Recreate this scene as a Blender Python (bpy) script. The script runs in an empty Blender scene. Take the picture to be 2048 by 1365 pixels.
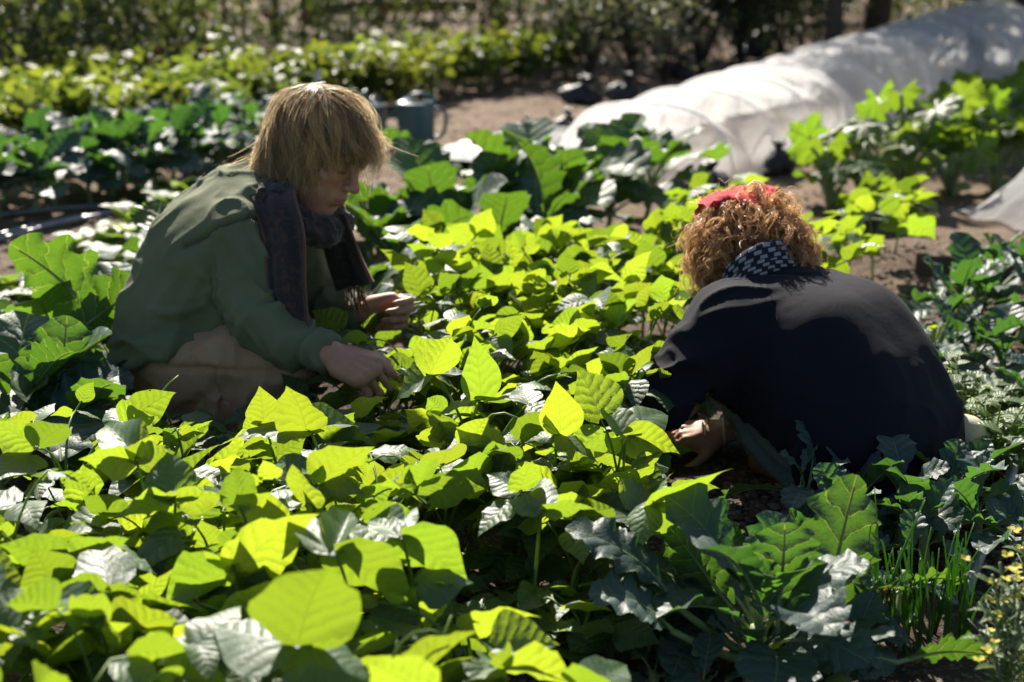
import bpy, math, random
import numpy as np
from mathutils import Vector, Matrix

random.seed(7)
rng = np.random.default_rng(7)
scene = bpy.context.scene
col = scene.collection

# ------------------------------------------------------------------ camera
CAM_H, PITCH, FPX = 1.05, math.radians(16.0), 2844.4
CP, SP = math.cos(PITCH), math.sin(PITCH)
cam_d = bpy.data.cameras.new("camera")
cam_d.lens = 50.0
cam_d.sensor_width = 36.0
cam_d.clip_start = 0.05
cam_d.clip_end = 500.0
cam_d.dof.use_dof = True
cam_d.dof.focus_distance = 2.45
cam_d.dof.aperture_fstop = 3.2
cam_d.dof.aperture_blades = 0
cam = bpy.data.objects.new("camera", cam_d)
col.objects.link(cam)
cam.location = (0, 0, CAM_H)
cam.rotation_euler = (math.radians(90) - PITCH, 0, 0)
scene.camera = cam

# ------------------------------------------------------------------ sky and sun
SUN_EL, SUN_AZ = math.radians(39.0), math.radians(-13.0)     # azimuth from +Y towards +X
SUN = Vector((math.sin(SUN_AZ) * math.cos(SUN_EL), math.cos(SUN_AZ) * math.cos(SUN_EL), math.sin(SUN_EL)))
world = bpy.data.worlds.new("World")
scene.world = world
world.use_nodes = True
wn = world.node_tree.nodes
wl = world.node_tree.links
for n in list(wn):
    wn.remove(n)
sky = wn.new("ShaderNodeTexSky")
sky.sky_type = 'NISHITA'
sky.sun_disc = False
sky.sun_elevation = SUN_EL
sky.sun_rotation = SUN_AZ
bg = wn.new("ShaderNodeBackground")
bg.inputs['Strength'].default_value = 0.05
wo = wn.new("ShaderNodeOutputWorld")
wl.new(sky.outputs[0], bg.inputs['Color'])
wl.new(bg.outputs[0], wo.inputs['Surface'])

sun_d = bpy.data.lights.new("sun", 'SUN')
sun_d.energy = 5.0
sun_d.angle = math.radians(0.5)
sun_d.color = (1.0, 0.93, 0.82)
sun = bpy.data.objects.new("sun", sun_d)
col.objects.link(sun)
sun.location = (-2, 14, 13)
sun.rotation_euler = SUN.to_track_quat('Z', 'Y').to_euler()

scene.view_settings.view_transform = 'Standard'
scene.view_settings.look = 'None'
scene.view_settings.gamma = 1.0
scene.view_settings.exposure = 1.42
scene.view_settings.use_curve_mapping = False
scene.render.engine = 'CYCLES'
scene.cycles.use_denoising = True
scene.cycles.max_bounces = 8
scene.cycles.diffuse_bounces = 6
scene.cycles.transmission_bounces = 6
scene.cycles.transparent_max_bounces = 8
scene.cycles.sample_clamp_indirect = 6.0

# ------------------------------------------------------------------ helpers
def P(u, v, d):
    """world point seen at photo pixel (u, v) at depth d along the optical axis"""
    a = (u - 1024.0) / FPX
    b = -(v - 682.5) / FPX
    return Vector((d * a, d * (CP + b * SP), CAM_H + d * (-SP + b * CP)))

def G(u, v, h=0.0):
    """world point at height h seen at photo pixel (u, v)"""
    d = (CAM_H - h) / (SP + (v - 682.5) / FPX * CP)
    return P(u, v, d)

def link(name, data):
    o = bpy.data.objects.new(name, data)
    col.objects.link(o)
    return o

def tag(o, label=None, cat=None, group=None, kind=None):
    if label: o['label'] = label
    if cat: o['category'] = cat
    if group: o['group'] = group
    if kind: o['kind'] = kind
    return o

def empty(name, loc=(0, 0, 0), label=None, cat=None, group=None):
    o = link(name, None)
    o.location = loc
    o.empty_display_size = 0.05
    return tag(o, label, cat, group)

def mesh_np(name, verts, faces, mat=None, smooth=True, uv=None, cols=None):
    """verts Nx3, faces list / array of tris or quads; uv per vertex; cols per vertex rgb"""
    me = bpy.data.meshes.new(name)
    verts = np.asarray(verts, dtype=np.float32)
    if isinstance(faces, np.ndarray):
        k = faces.shape[1]
        nf = faces.shape[0]
        me.vertices.add(len(verts))
        me.vertices.foreach_set("co", verts.ravel())
        me.loops.add(nf * k)
        me.loops.foreach_set("vertex_index", faces.astype(np.int32).ravel())
        me.polygons.add(nf)
        me.polygons.foreach_set("loop_start", np.arange(0, nf * k, k, dtype=np.int32))
        me.update(calc_edges=True)
    else:
        me.from_pydata([tuple(map(float, v)) for v in verts], [], faces)
    if smooth:
        me.polygons.foreach_set("use_smooth", np.ones(len(me.polygons), dtype=bool))
    li = np.empty(len(me.loops), dtype=np.int32)
    me.loops.foreach_get("vertex_index", li)
    if uv is not None:
        l = me.uv_layers.new(name="UVMap")
        l.data.foreach_set("uv", np.asarray(uv, dtype=np.float32)[li].ravel())
    if cols is not None:
        ca = me.color_attributes.new("tint", 'FLOAT_COLOR', 'POINT')
        c4 = np.ones((len(verts), 4), dtype=np.float32)
        c4[:, :3] = cols
        ca.data.foreach_set("color", c4.ravel())
    if mat:
        me.materials.append(mat)
    me.validate()
    me.update()
    return me

def part(name, me, parent, loc=None, rot=None):
    o = link(name, me)
    if parent is not None:
        o.parent = parent
    if loc is not None: o.location = loc
    if rot is not None: o.rotation_euler = rot
    return o

class MB:
    """collects verts / faces / uv into one mesh"""
    def __init__(self):
        self.v, self.f, self.uv, self.c = [], [], [], []
        self.n = 0
    def add(self, v, f, uv=None, c=None):
        v = np.asarray(v, dtype=np.float32)
        self.v.append(v)
        f = np.asarray(f, dtype=np.int64)
        if f.shape[1] == 3:
            f = np.concatenate([f, f[:, 2:3]], axis=1)
        self.f.append(f + self.n)
        self.uv.append(np.zeros((len(v), 2), np.float32) if uv is None else np.asarray(uv, np.float32))
        self.c.append(np.ones((len(v), 3), np.float32) if c is None else np.broadcast_to(np.asarray(c, np.float32), (len(v), 3)))
        self.n += len(v)
    def tube(self, pts, rad, seg=6, c=None, caps=True):
        v, f = tube_np(pts, rad, seg, caps)
        self.add(v, f, None, c)
    def build(self, name, mat, smooth=True):
        V = np.concatenate(self.v); F = np.concatenate(self.f)
        tri = F[:, 2] == F[:, 3]
        faces = [tuple(int(i) for i in (q[:3] if t else q)) for q, t in zip(F, tri)] if tri.any() else F
        return mesh_np(name, V, faces, mat, smooth, np.concatenate(self.uv), np.concatenate(self.c))

def tube_np(pts, rad, seg=6, caps=True):
    pts = np.asarray([tuple(p) for p in pts], dtype=np.float64)
    n = len(pts)
    rad = np.broadcast_to(np.asarray(rad, dtype=np.float64), (n,))
    tan = np.gradient(pts, axis=0)
    tan /= np.linalg.norm(tan, axis=1, keepdims=True) + 1e-12
    ref = np.array([0.0, 0, 1.0]) if abs(tan[0, 2]) < 0.9 else np.array([1.0, 0, 0])
    vs = []
    for i in range(n):
        a = np.cross(tan[i], ref); a /= np.linalg.norm(a) + 1e-12
        b = np.cross(a, tan[i]); ref = b
        th = np.arange(seg) * 2 * math.pi / seg
        vs.append(pts[i] + rad[i] * (np.cos(th)[:, None] * a + np.sin(th)[:, None] * b))
    V = np.concatenate(vs)
    i, j = np.meshgrid(np.arange(n - 1), np.arange(seg), indexing='ij')
    i = i.ravel(); j = j.ravel(); j2 = (j + 1) % seg
    F = np.stack([i * seg + j, (i + 1) * seg + j, (i + 1) * seg + j2, i * seg + j2], 1)
    if caps:
        V = np.concatenate([V, pts[:1], pts[-1:]])
        s = np.arange(seg); s2 = (s + 1) % seg
        c0 = np.full(seg, n * seg); c1 = np.full(seg, n * seg + 1)
        F = np.concatenate([F, np.stack([c0, s, s2, s2], 1), np.stack([c1, (n - 1) * seg + s2, (n - 1) * seg + s, (n - 1) * seg + s], 1)])
    return V, F

def bez(p0, p1, p2, n=7):
    t = np.linspace(0, 1, n)[:, None]
    p0, p1, p2 = (np.array(tuple(p), float) for p in (p0, p1, p2))
    return (1 - t) ** 2 * p0 + 2 * t * (1 - t) * p1 + t * t * p2

def catmull(pts, n=6):
    pts = np.array([tuple(p) for p in pts], float)
    q = np.concatenate([2 * pts[:1] - pts[1:2], pts, 2 * pts[-1:] - pts[-2:-1]])
    out = []
    for i in range(1, len(q) - 2):
        t = np.linspace(0, 1, n, endpoint=False)[:, None]
        a, b, c, d = q[i - 1], q[i], q[i + 1], q[i + 2]
        out.append(0.5 * (2 * b + (c - a) * t + (2 * a - 5 * b + 4 * c - d) * t ** 2 + (3 * b - a - 3 * c + d) * t ** 3))
    out.append(pts[-1:])
    return np.concatenate(out)

def frame(origin, y, n, s=1.0):
    """matrix with local +Y along y, local +Z near n"""
    y = Vector(y).normalized()
    n = Vector(n)
    x = y.cross(n)
    if x.length < 1e-5:
        x = y.cross(Vector((0.3, 0.2, 0.9)))
    x.normalize()
    z = x.cross(y)
    m = Matrix((x, y, z)).transposed().to_4x4()
    return Matrix.Translation(origin) @ m @ Matrix.Scale(s, 4)

# smooth numpy value noise
_H = rng.random((32, 32, 32)).astype(np.float32)
def vnoise(p):
    p = np.asarray(p, np.float32)
    i = np.floor(p).astype(np.int64)
    f = p - i
    f = f * f * (3 - 2 * f)
    i &= 31
    j = (i + 1) & 31
    x, y, z = i.T; X, Y, Z = j.T
    fx, fy, fz = f.T
    a = _H[x, y, z] * (1 - fx) + _H[X, y, z] * fx
    b = _H[x, Y, z] * (1 - fx) + _H[X, Y, z] * fx
    c = _H[x, y, Z] * (1 - fx) + _H[X, y, Z] * fx
    d = _H[x, Y, Z] * (1 - fx) + _H[X, Y, Z] * fx
    return (a * (1 - fy) + b * fy) * (1 - fz) + (c * (1 - fy) + d * fy) * fz

# ------------------------------------------------------------------ materials
class NT:
    def __init__(self, name):
        self.m = bpy.data.materials.new(name)
        self.m.use_nodes = True
        self.t = self.m.node_tree
        for n in list(self.t.nodes): self.t.nodes.remove(n)
        self.out = self.t.nodes.new("ShaderNodeOutputMaterial")
    def n(self, typ, **kw):
        nd = self.t.nodes.new("ShaderNode" + typ)
        for k, v in kw.items():
            if k.startswith('i_'):
                nd.inputs[k[2:].replace('_', ' ')].default_value = v
            else:
                setattr(nd, k, v)
        return nd
    def l(self, a, b): self.t.links.new(a, b)
    def math(self, op, a, b=None, clamp=False):
        nd = self.t.nodes.new("ShaderNodeMath"); nd.operation = op; nd.use_clamp = clamp
        for k, v in enumerate((a, b)):
            if v is None: continue
            if isinstance(v, (int, float)): nd.inputs[k].default_value = v
            else: self.l(v, nd.inputs[k])
        return nd.outputs[0]
    def mix(self, fac, a, b, blend='MIX'):
        nd = self.t.nodes.new("ShaderNodeMix"); nd.data_type = 'RGBA'; nd.blend_type = blend
        for idx, v in ((0, fac), (6, a), (7, b)):
            if isinstance(v, (int, float)): nd.inputs[idx].default_value = v
            elif isinstance(v, tuple): nd.inputs[idx].default_value = (*v[:3], 1)
            else: self.l(v, nd.inputs[idx])
        return nd.outputs[2]
    def ramp(self, fac, stops):
        nd = self.t.nodes.new("ShaderNodeValToRGB")
        e = nd.color_ramp.elements
        while len(e) < len(stops): e.new(0.5)
        for el, (p, c) in zip(e, stops):
            el.position = p; el.color = (*c, 1) if len(c) == 3 else c
        self.l(fac, nd.inputs[0])
        return nd.outputs[0]
    def noise(self, vec, scale, detail=3, rough=0.55, dist=0.0):
        nd = self.n("TexNoise"); nd.inputs['Scale'].default_value = scale
        nd.inputs['Detail'].default_value = detail; nd.inputs['Roughness'].default_value = rough
        nd.inputs['Distortion'].default_value = dist
        if vec is not None: self.l(vec, nd.inputs['Vector'])
        return nd.outputs[0]
    def bump(self, h, strength=0.3, dist=0.01, normal=None):
        nd = self.n("Bump"); nd.inputs['Strength'].default_value = strength; nd.inputs['Distance'].default_value = dist
        self.l(h, nd.inputs['Height'])
        if normal is not None: self.l(normal, nd.inputs['Normal'])
        return nd.outputs[0]

def leaf_mat(name, top, under, trans, vein, nlat=8.0, slope=0.9, rough=0.42, bump=0.5, bdist=0.006,
             fac=0.45, var=0.35, vein_w=0.05, spec=0.5, yellow=0.0, vein_mix=0.5, fine=60.0, hue2=None, eaten=False):
    """two-sided leaf: diffuse + gloss on the surface, light passing through, veins laid out from the UVs"""
    M = NT(name)
    uv = M.n("UVMap"); sep = M.n("SeparateXYZ"); M.l(uv.outputs[0], sep.inputs[0])
    oi = M.n("ObjectInfo"); rnd = oi.outputs['Random']
    tc = M.n("TexCoord"); obj = tc.outputs['Object']
    ax = M.math('ABSOLUTE', M.math('SUBTRACT', sep.outputs[0], 0.5))
    warp = M.noise(obj, 6.0, 3)
    y = M.math('ADD', sep.outputs[1], M.math('MULTIPLY', M.math('SUBTRACT', warp, 0.5), 0.16))
    curve = M.math('MULTIPLY', M.math('MULTIPLY', ax, ax), 0.55)
    f = M.math('ADD', M.math('SUBTRACT', y, M.math('MULTIPLY', ax, slope)), curve)
    fr = M.math('FRACT', M.math('ADD', M.math('MULTIPLY', f, nlat), M.math('MULTIPLY', rnd, 3.0)))
    dl = M.math('ABSOLUTE', M.math('SUBTRACT', fr, 0.5))          # 0 at a lateral vein
    lat = M.math('SUBTRACT', 1.0, M.math('DIVIDE', dl, vein_w * nlat * 0.25), True)
    mid = M.math('SUBTRACT', 1.0, M.math('DIVIDE', ax, vein_w * 0.45), True)
    veins = M.math('MAXIMUM', M.math('MULTIPLY', lat, 0.8), mid)
    net = M.n("TexVoronoi"); net.feature = 'DISTANCE_TO_EDGE'; net.inputs['Scale'].default_value = fine * 0.4
    M.l(uv.outputs[0], net.inputs['Vector'])
    netv = M.math('MULTIPLY', net.outputs['Distance'], 6.0, True)
    pill = M.math('MULTIPLY', dl, 2.0)
    pill = M.math('MULTIPLY', pill, M.math('SUBTRACT', 2.0, pill))
    pill = M.math('SUBTRACT', pill, M.math('MULTIPLY', mid, 0.8))
    h = M.math('ADD', M.math('MULTIPLY', pill, 1.0), M.math('MULTIPLY', netv, 0.06))
    h = M.math('ADD', h, M.math('MULTIPLY', M.noise(uv.outputs[0], fine * .5, 2), 0.22))
    nrm = M.bump(h, bump, bdist)
    nrt = M.bump(h, min(1.0, bump * 2.2), bdist)
    # colour
    patch = M.noise(obj, 14.0, 3)
    vr = M.math('ADD', 1.0 - var / 2, M.math('MULTIPLY', rnd, var))
    r2 = M.math('FRACT', M.math('MULTIPLY', rnd, 7.31))
    tcol = M.mix(M.math('MULTIPLY', patch, 0.7), top, tuple(min(1, c * 1.5) for c in top))
    geo = M.n("NewGeometry")
    tcol = M.mix(geo.outputs['Backfacing'], tcol, under)
    tcol = M.mix(M.math('MULTIPLY', veins, vein_mix), tcol, vein)
    vm = M.n("Mix"); vm.data_type = 'RGBA'; vm.blend_type = 'MULTIPLY'; vm.inputs[0].default_value = 1.0
    M.l(tcol, vm.inputs[6])
    cmb = M.n("CombineColor"); [M.l(vr, cmb.inputs[k]) for k in range(3)]
    M.l(cmb.outputs[0], vm.inputs[7])
    tcol = vm.outputs[2]
    tr = M.mix(M.math('MULTIPLY', r2, 1.0), trans, hue2 if hue2 else tuple(c * 0.75 for c in trans))
    tr = M.mix(M.math('MULTIPLY', patch, 0.5), tr, tuple(c * 0.8 for c in trans))
    tr = M.mix(M.math('MULTIPLY', veins, vein_mix * 1.15 if yellow else 0.5), tr, tuple(min(1.0, v) for v in vein) if yellow else tuple(c * 0.45 for c in trans))
    tv = M.math('ADD', 1.06 - var * .9, M.math('MULTIPLY', M.math('FRACT', M.math('MULTIPLY', rnd, 13.7)), var * .9))
    cb2 = M.n('CombineColor'); [M.l(tv, cb2.inputs[k]) for k in range(3)]
    tr = M.mix(1.0, tr, cb2.outputs[0], 'MULTIPLY')
    spot = M.math('MULTIPLY', M.math('SUBTRACT', M.noise(obj, 26.0, 2), 0.70, True), 9.0, True)
    tcol = M.mix(M.math('MULTIPLY', spot, .6), tcol, (0.12, 0.085, 0.03))
    tr = M.mix(M.math('MULTIPLY', spot, .6), tr, (0.25, 0.17, 0.03))
    tr = M.mix(M.math('MULTIPLY', M.math('SUBTRACT', 1.0, netv), 0.16), tr, tuple(c * 0.5 for c in trans))
    pb = M.n("BsdfPrincipled")
    M.l(tcol, pb.inputs['Base Color']); M.l(nrm, pb.inputs['Normal'])
    pb.inputs['Roughness'].default_value = rough
    pb.inputs['Specular IOR Level'].default_value = spec
    tl = M.n("BsdfTranslucent"); M.l(tr, tl.inputs[0]); M.l(nrt, tl.inputs['Normal'])
    ms = M.n("MixShader"); ms.inputs[0].default_value = fac
    M.l(pb.outputs[0], ms.inputs[1]); M.l(tl.outputs[0], ms.inputs[2])
    if eaten:
        vo = M.n("TexVoronoi"); vo.inputs['Scale'].default_value = 9.0; M.l(uv.outputs[0], vo.inputs['Vector'])
        big = M.noise(obj, 5.0, 1)
        hole = M.math('MULTIPLY', M.math('LESS_THAN', M.math('ADD', vo.outputs['Distance'], M.math('MULTIPLY', M.noise(uv.outputs[0], 40, 2), .12)), .30), M.math('GREATER_THAN', big, .55))
        tp = M.n("BsdfTransparent"); m2 = M.n("MixShader"); M.l(hole, m2.inputs[0])
        M.l(ms.outputs[0], m2.inputs[1]); M.l(tp.outputs[0], m2.inputs[2])
        M.l(m2.outputs[0], M.out.inputs['Surface'])
    else:
        M.l(ms.outputs[0], M.out.inputs['Surface'])
    return M.m

def simple_mat(name, colr, rough=0.6, spec=0.4, noise_scale=20.0, amount=0.25, bump=0.2, bdist=0.003, metal=0.0, trans=None, fac=0.3, tint=False):
    M = NT(name)
    tc = M.n("TexCoord")
    nz = M.noise(tc.outputs['Object'], noise_scale, 4)
    c = M.mix(nz, tuple(x * (1 - amount) for x in colr), tuple(min(1, x * (1 + amount)) for x in colr))
    if tint:
        at = M.n("Attribute"); at.attribute_name = "tint"
        c = M.mix(1.0, c, at.outputs['Color'], 'MULTIPLY')
    pb = M.n("BsdfPrincipled")
    M.l(c, pb.inputs['Base Color'])
    pb.inputs['Roughness'].default_value = rough
    pb.inputs['Metallic'].default_value = metal
    pb.inputs['Specular IOR Level'].default_value = spec
    if bump:
        M.l(M.bump(M.noise(tc.outputs['Object'], noise_scale * 3, 4), bump, bdist), pb.inputs['Normal'])
    if trans:
        tl = M.n("BsdfTranslucent"); tl.inputs[0].default_value = (*trans, 1)
        ms = M.n("MixShader"); ms.inputs[0].default_value = fac
        M.l(pb.outputs[0], ms.inputs[1]); M.l(tl.outputs[0], ms.inputs[2])
        M.l(ms.outputs[0], M.out.inputs['Surface'])
    else:
        M.l(pb.outputs[0], M.out.inputs['Surface'])
    return M.m

# bean, brassica and other leaves
M_BEAN = leaf_mat("bean_leaf", (0.040, 0.085, 0.030), (0.075, 0.12, 0.045), (0.55, 0.69, 0.030), (0.16, 0.24, 0.07),
                  nlat=7, slope=0.8, rough=0.50, bump=0.15, bdist=0.010, fac=0.45, var=0.5, vein_w=0.022, vein_mix=0.25, spec=0.75, hue2=(0.22, 0.42, 0.022))
M_BEAN_OLD = leaf_mat("old_bean_leaf", (0.034, 0.070, 0.024), (0.065, 0.10, 0.04), (0.36, 0.50, 0.022), (0.16, 0.22, 0.07),
                  nlat=6, slope=0.75, rough=0.52, bump=0.2, bdist=0.012, fac=0.42, var=0.5, vein_w=0.024, vein_mix=0.3, spec=0.6, hue2=(0.20, 0.34, 0.02), eaten=True)
M_COLE = leaf_mat("brassica_leaf", (0.045, 0.085, 0.060), (0.06, 0.10, 0.065), (0.075, 0.18, 0.012), (0.42, 0.50, 0.08),
                  nlat=6, slope=0.75, rough=0.50, bump=0.25, bdist=0.010, spec=.4, fac=0.42, var=0.45, vein_w=0.026, yellow=1.0, vein_mix=0.85, hue2=(0.18, 0.36, 0.015))
M_BLUE = leaf_mat("blue_green_leaf", (0.040, 0.070, 0.062), (0.055, 0.085, 0.07), (0.07, 0.20, 0.02), (0.30, 0.36, 0.16),
                  nlat=6, slope=0.75, rough=0.50, spec=.4, bump=0.25, bdist=0.010, fac=0.36, var=0.4, vein_w=0.022, yellow=1.0, vein_mix=0.55, hue2=(0.14, 0.34, 0.02))
M_YELL = leaf_mat("yellowing_leaf", (0.09, 0.12, 0.03), (0.11, 0.14, 0.04), (0.46, 0.52, 0.05), (0.2, 0.22, 0.06),
                  nlat=7, slope=0.8, rough=0.45, bump=0.4, fac=0.42, var=0.7, hue2=(0.17, 0.33, 0.03))
M_SQUA = leaf_mat("courgette_leaf", (0.045, 0.085, 0.025), (0.07, 0.11, 0.04), (0.30, 0.42, 0.022), (0.30, 0.36, 0.10),
                  nlat=5, slope=0.6, rough=0.5, bump=0.4, fac=0.42, var=0.4, hue2=(0.20, 0.42, 0.02))
M_WEED = leaf_mat("salad_leaf", (0.07, 0.11, 0.04), (0.09, 0.13, 0.06), (0.42, 0.62, 0.06), (0.2, 0.28, 0.1),
                  nlat=6, slope=0.8, rough=0.45, bump=0.3, fac=0.42, var=0.4)
M_TREE = leaf_mat("tree_leaf", (0.035, 0.055, 0.020), (0.055, 0.08, 0.03), (0.22, 0.30, 0.03), (0.1, 0.14, 0.04),
                  nlat=6, slope=0.8, rough=0.45, bump=0.2, fac=0.35, var=0.6)
M_STEM = simple_mat("green_stem", (0.13, 0.20, 0.05), 0.5, 0.4, 30, 0.3, 0.15, trans=(0.35, 0.5, 0.05), fac=0.3)
M_PALE = simple_mat("pale_stem", (0.20, 0.27, 0.13), 0.5, 0.4, 30, 0.3, 0.15, trans=(0.4, 0.5, 0.1), fac=0.25)
M_BARK = simple_mat("bark", (0.07, 0.055, 0.042), 0.9, 0.2, 12, 0.5, 0.8, 0.02)
M_WOOD = simple_mat("weathered_wood", (0.16, 0.12, 0.085), 0.8, 0.3, 15, 0.4, 0.4, 0.006)
# ------------------------------------------------------------------ ground
def ground_z(x, y):
    p = np.stack([x, y, np.zeros_like(x)], 1)
    z = (vnoise(p * 2.1) - 0.5) * 0.05 + (vnoise(p * 7.0 + 5) - 0.5) * 0.024 + (vnoise(p * 23.0 + 9) - 0.5) * 0.012
    return z * np.clip((y + 3) / 3, 0, 1) - 0.01

def build_ground():
    ys = np.concatenate([np.linspace(-40, 0.6, 14)[:-1], np.linspace(0.6, 8.0, 230)[:-1], np.linspace(8, 16, 90)[:-1], np.geomspace(16, 180, 26)])
    xn = np.concatenate([-np.geomspace(3.2, 140, 16)[::-1], np.linspace(-3.1, 3.6, 190), np.geomspace(3.75, 140, 20)])
    X, Y = np.meshgrid(xn, ys)
    x, y = X.ravel(), Y.ravel()
    V = np.stack([x, y, ground_z(x, y)], 1)
    ny, nx = X.shape
    i, j = np.meshgrid(np.arange(ny - 1), np.arange(nx - 1), indexing='ij')
    a = (i * nx + j).ravel()
    F = np.stack([a, a + 1, a + nx + 1, a + nx], 1)
    M = NT("garden_soil")
    tc = M.n("TexCoord"); o = tc.outputs['Object']
    big = M.noise(o, 1.3, 4); mid = M.noise(o, 9, 5, 0.65); fine = M.noise(o, 70, 4, 0.7)
    c = M.ramp(mid, [(0.25, (0.085, 0.058, 0.040)), (0.55, (0.165, 0.117, 0.082)), (0.8, (0.25, 0.185, 0.132))])
    c = M.mix(M.math('MULTIPLY', big, 0.5), c, (0.14, 0.10, 0.07))
    sy = M.n('SeparateXYZ'); M.l(o, sy.inputs[0])
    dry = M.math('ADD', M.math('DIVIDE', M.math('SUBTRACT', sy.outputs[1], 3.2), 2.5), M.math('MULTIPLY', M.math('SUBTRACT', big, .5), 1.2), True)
    c = M.mix(dry, M.mix(1.0, c, (.30, .29, .28), 'MULTIPLY'), c)  # soil colour multiplied darker near the camera, easing off farther back
    c = M.mix(M.math('MULTIPLY', M.math('SUBTRACT', fine, 0.52, True), 3.0, True), c, (0.32, 0.25, 0.19))
    pb = M.n("BsdfPrincipled"); M.l(c, pb.inputs['Base Color'])
    pb.inputs['Roughness'].default_value = 0.95; pb.inputs['Specular IOR Level'].default_value = 0.15
    h = M.math('ADD', mid, M.math('MULTIPLY', fine, 0.5))
    M.l(M.bump(h, 0.8, 0.03), pb.inputs['Normal'])
    M.l(pb.outputs[0], M.out.inputs['Surface'])
    g = link("ground", mesh_np("ground", V, F, M.m))
    g['kind'] = 'structure'
build_ground()

def gz(x, y):
    return float(ground_z(np.array([x], float), np.array([y], float))[0])

def Gs(u, v, h=0.0):
    p = G(u, v, h)
    return Vector((p.x, p.y, gz(p.x, p.y)))

# ------------------------------------------------------------------ leaf meshes
def leaf_geo(prof, rows, cols, th0, th1, petiole=0.0, fold=0.15, cup=0.0, ruffle=0.0, rfreq=4.0, lobes=0.0, lfreq=9.0,
             seed=0, twist=0.0, side=0.0, holes=(), power=1.0, backlobe=0.04):
    """blade along +Y (length 1 after the petiole), +Z is the upper side; the midrib arc goes from pitch th0 to th1"""
    r = np.random.default_rng(seed)
    ps, pw = np.array(prof).T
    s = np.linspace(0, 1, rows + 1) ** power
    tot = 1.0 + petiole
    ns = 60
    q = np.linspace(0, tot, ns)
    th = th0 + (th1 - th0) * (q / tot) ** 1.2
    ay = np.concatenate([[0], np.cumsum(np.cos(th[:-1]) * np.diff(q))])
    az = np.concatenate([[0], np.cumsum(np.sin(th[:-1]) * np.diff(q))])
    sy = np.interp(petiole + s, q, ay); sz = np.interp(petiole + s, q, az); st = np.interp(petiole + s, q, th)
    ph = r.random(8) * 6.28
    t = np.linspace(-1, 1, cols + 1)
    S, T = np.meshgrid(s, t, indexing='ij')
    w = np.interp(S, ps, pw)
    sg = np.sign(T)
    nl = np.sin(S * lfreq * 2 * math.pi + ph[0] + sg) * 0.5 + np.sin(S * lfreq * 1.7 * 2 * math.pi + ph[1] + 2.3 * sg) * 0.5
    w = w * (1 + lobes * nl * np.clip(np.abs(T), 0, 1) ** 3)
    x = T * w * (1 + side * sg)
    ax = np.abs(x)
    z = fold * ax - cup * x * x * 2.0
    z = z + ruffle * (np.abs(T) ** 2.2) * np.clip(w / 0.3, 0, 1) * (np.sin(S * rfreq * 2 * math.pi + ph[2] + sg * 1.3) + 0.5 * np.sin(S * rfreq * 2.3 * 2 * math.pi + ph[3] - sg))
    z = z + 0.02 * np.sin(S * 7 + ph[4]) * ax * 3
    y_off = -backlobe * (np.abs(T) ** 2) * np.exp(-S * 8)
    tw = twist * S
    xx = x * np.cos(tw) - z * np.sin(tw); zz = x * np.sin(tw) + z * np.cos(tw)
    SY, ST, SZ = sy[:, None], st[:, None], sz[:, None]
    Y = SY + y_off * np.cos(ST) - zz * np.sin(ST)
    Z = SZ + y_off * np.sin(ST) + zz * np.cos(ST)
    X = xx + 0.03 * np.sin(S * 3 + ph[5])
    V = np.stack([X, Y, Z], -1).reshape(-1, 3)
    UV = np.stack([x + 0.5, S], -1).reshape(-1, 2)
    n1 = cols + 1
    i, j = np.meshgrid(np.arange(rows), np.arange(cols), indexing='ij')
    a = (i * n1 + j).ravel()
    F = np.stack([a, a + 1, a + n1 + 1, a + n1], 1)
    if holes:
        ctr = UV[F].mean(1)
        keep = np.ones(len(F), bool)
        for hx, hy, hr in holes:
            d = np.hypot(ctr[:, 0] - 0.5 - hx, ctr[:, 1] - hy)
            keep &= d > hr * (1 + 0.25 * np.sin(np.arctan2(ctr[:, 1] - hy, ctr[:, 0] - 0.5 - hx) * 3))
        F = F[keep]
    rib = None
    if petiole > 0:
        qq = np.linspace(0, petiole + 0.92, 14)
        ry = np.interp(qq, q, ay); rz = np.interp(qq, q, az); rt = np.interp(qq, q, th)
        dn = np.where(qq > petiole, 0.012, 0.0)
        rx = np.where(qq > petiole, 0.03 * np.sin((qq - petiole) * 3 + ph[5]), 0.03 * np.sin(ph[5]))
        pts = np.stack([rx, ry + dn * np.sin(rt), rz - dn * np.cos(rt)], 1)
        rib = (pts, 0.024 * np.clip(1 - qq / (petiole + 1.0), 0.12, 1) + 0.004)
    return V, F, UV, rib

def leaf_mesh(name, mat, mat_rib=None, **kw):
    V, F, UV, rib = leaf_geo(**kw)
    if rib is None:
        return mesh_np(name, V, F, mat, True, UV)
    TV, TF = tube_np(rib[0], rib[1], 5)
    nb = len(F)
    me = mesh_np(name, np.concatenate([V, TV]), np.concatenate([F, TF + len(V)]).astype(np.int64) if TF.shape[1] == F.shape[1] else F,
                 mat, True, np.concatenate([UV, np.full((len(TV), 2), 0.5)]))
    me.materials.append(mat_rib or M_PALE)
    mi = np.zeros(len(me.polygons), dtype=np.int32)
    mi[nb:] = 1
    me.polygons.foreach_set("material_index", mi)
    return me

BEAN_PROF = [(0, .07), (.04, .20), (.10, .315), (.18, .385), (.27, .41), (.38, .395), (.50, .335), (.62, .25), (.73, .16), (.83, .085), (.92, .035), (1, .0)]
COLE_PROF = [(0, .035), (.06, .07), (.10, .13), (.17, .12), (.24, .21), (.36, .29), (.5, .35), (.64, .37), (.78, .34), (.88, .27), (.95, .17), (1, .04)]
KALE_PROF = [(0, .04), (.08, .12), (.13, .08), (.2, .16), (.28, .13), (.38, .26), (.5, .30), (.62, .33), (.75, .31), (.86, .25), (.94, .16), (1, .03)]
BLADE_PROF = [(0, .05), (.1, .18), (.25, .3), (.45, .34), (.65, .28), (.85, .14), (1, .0)]
R = math.radians

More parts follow.
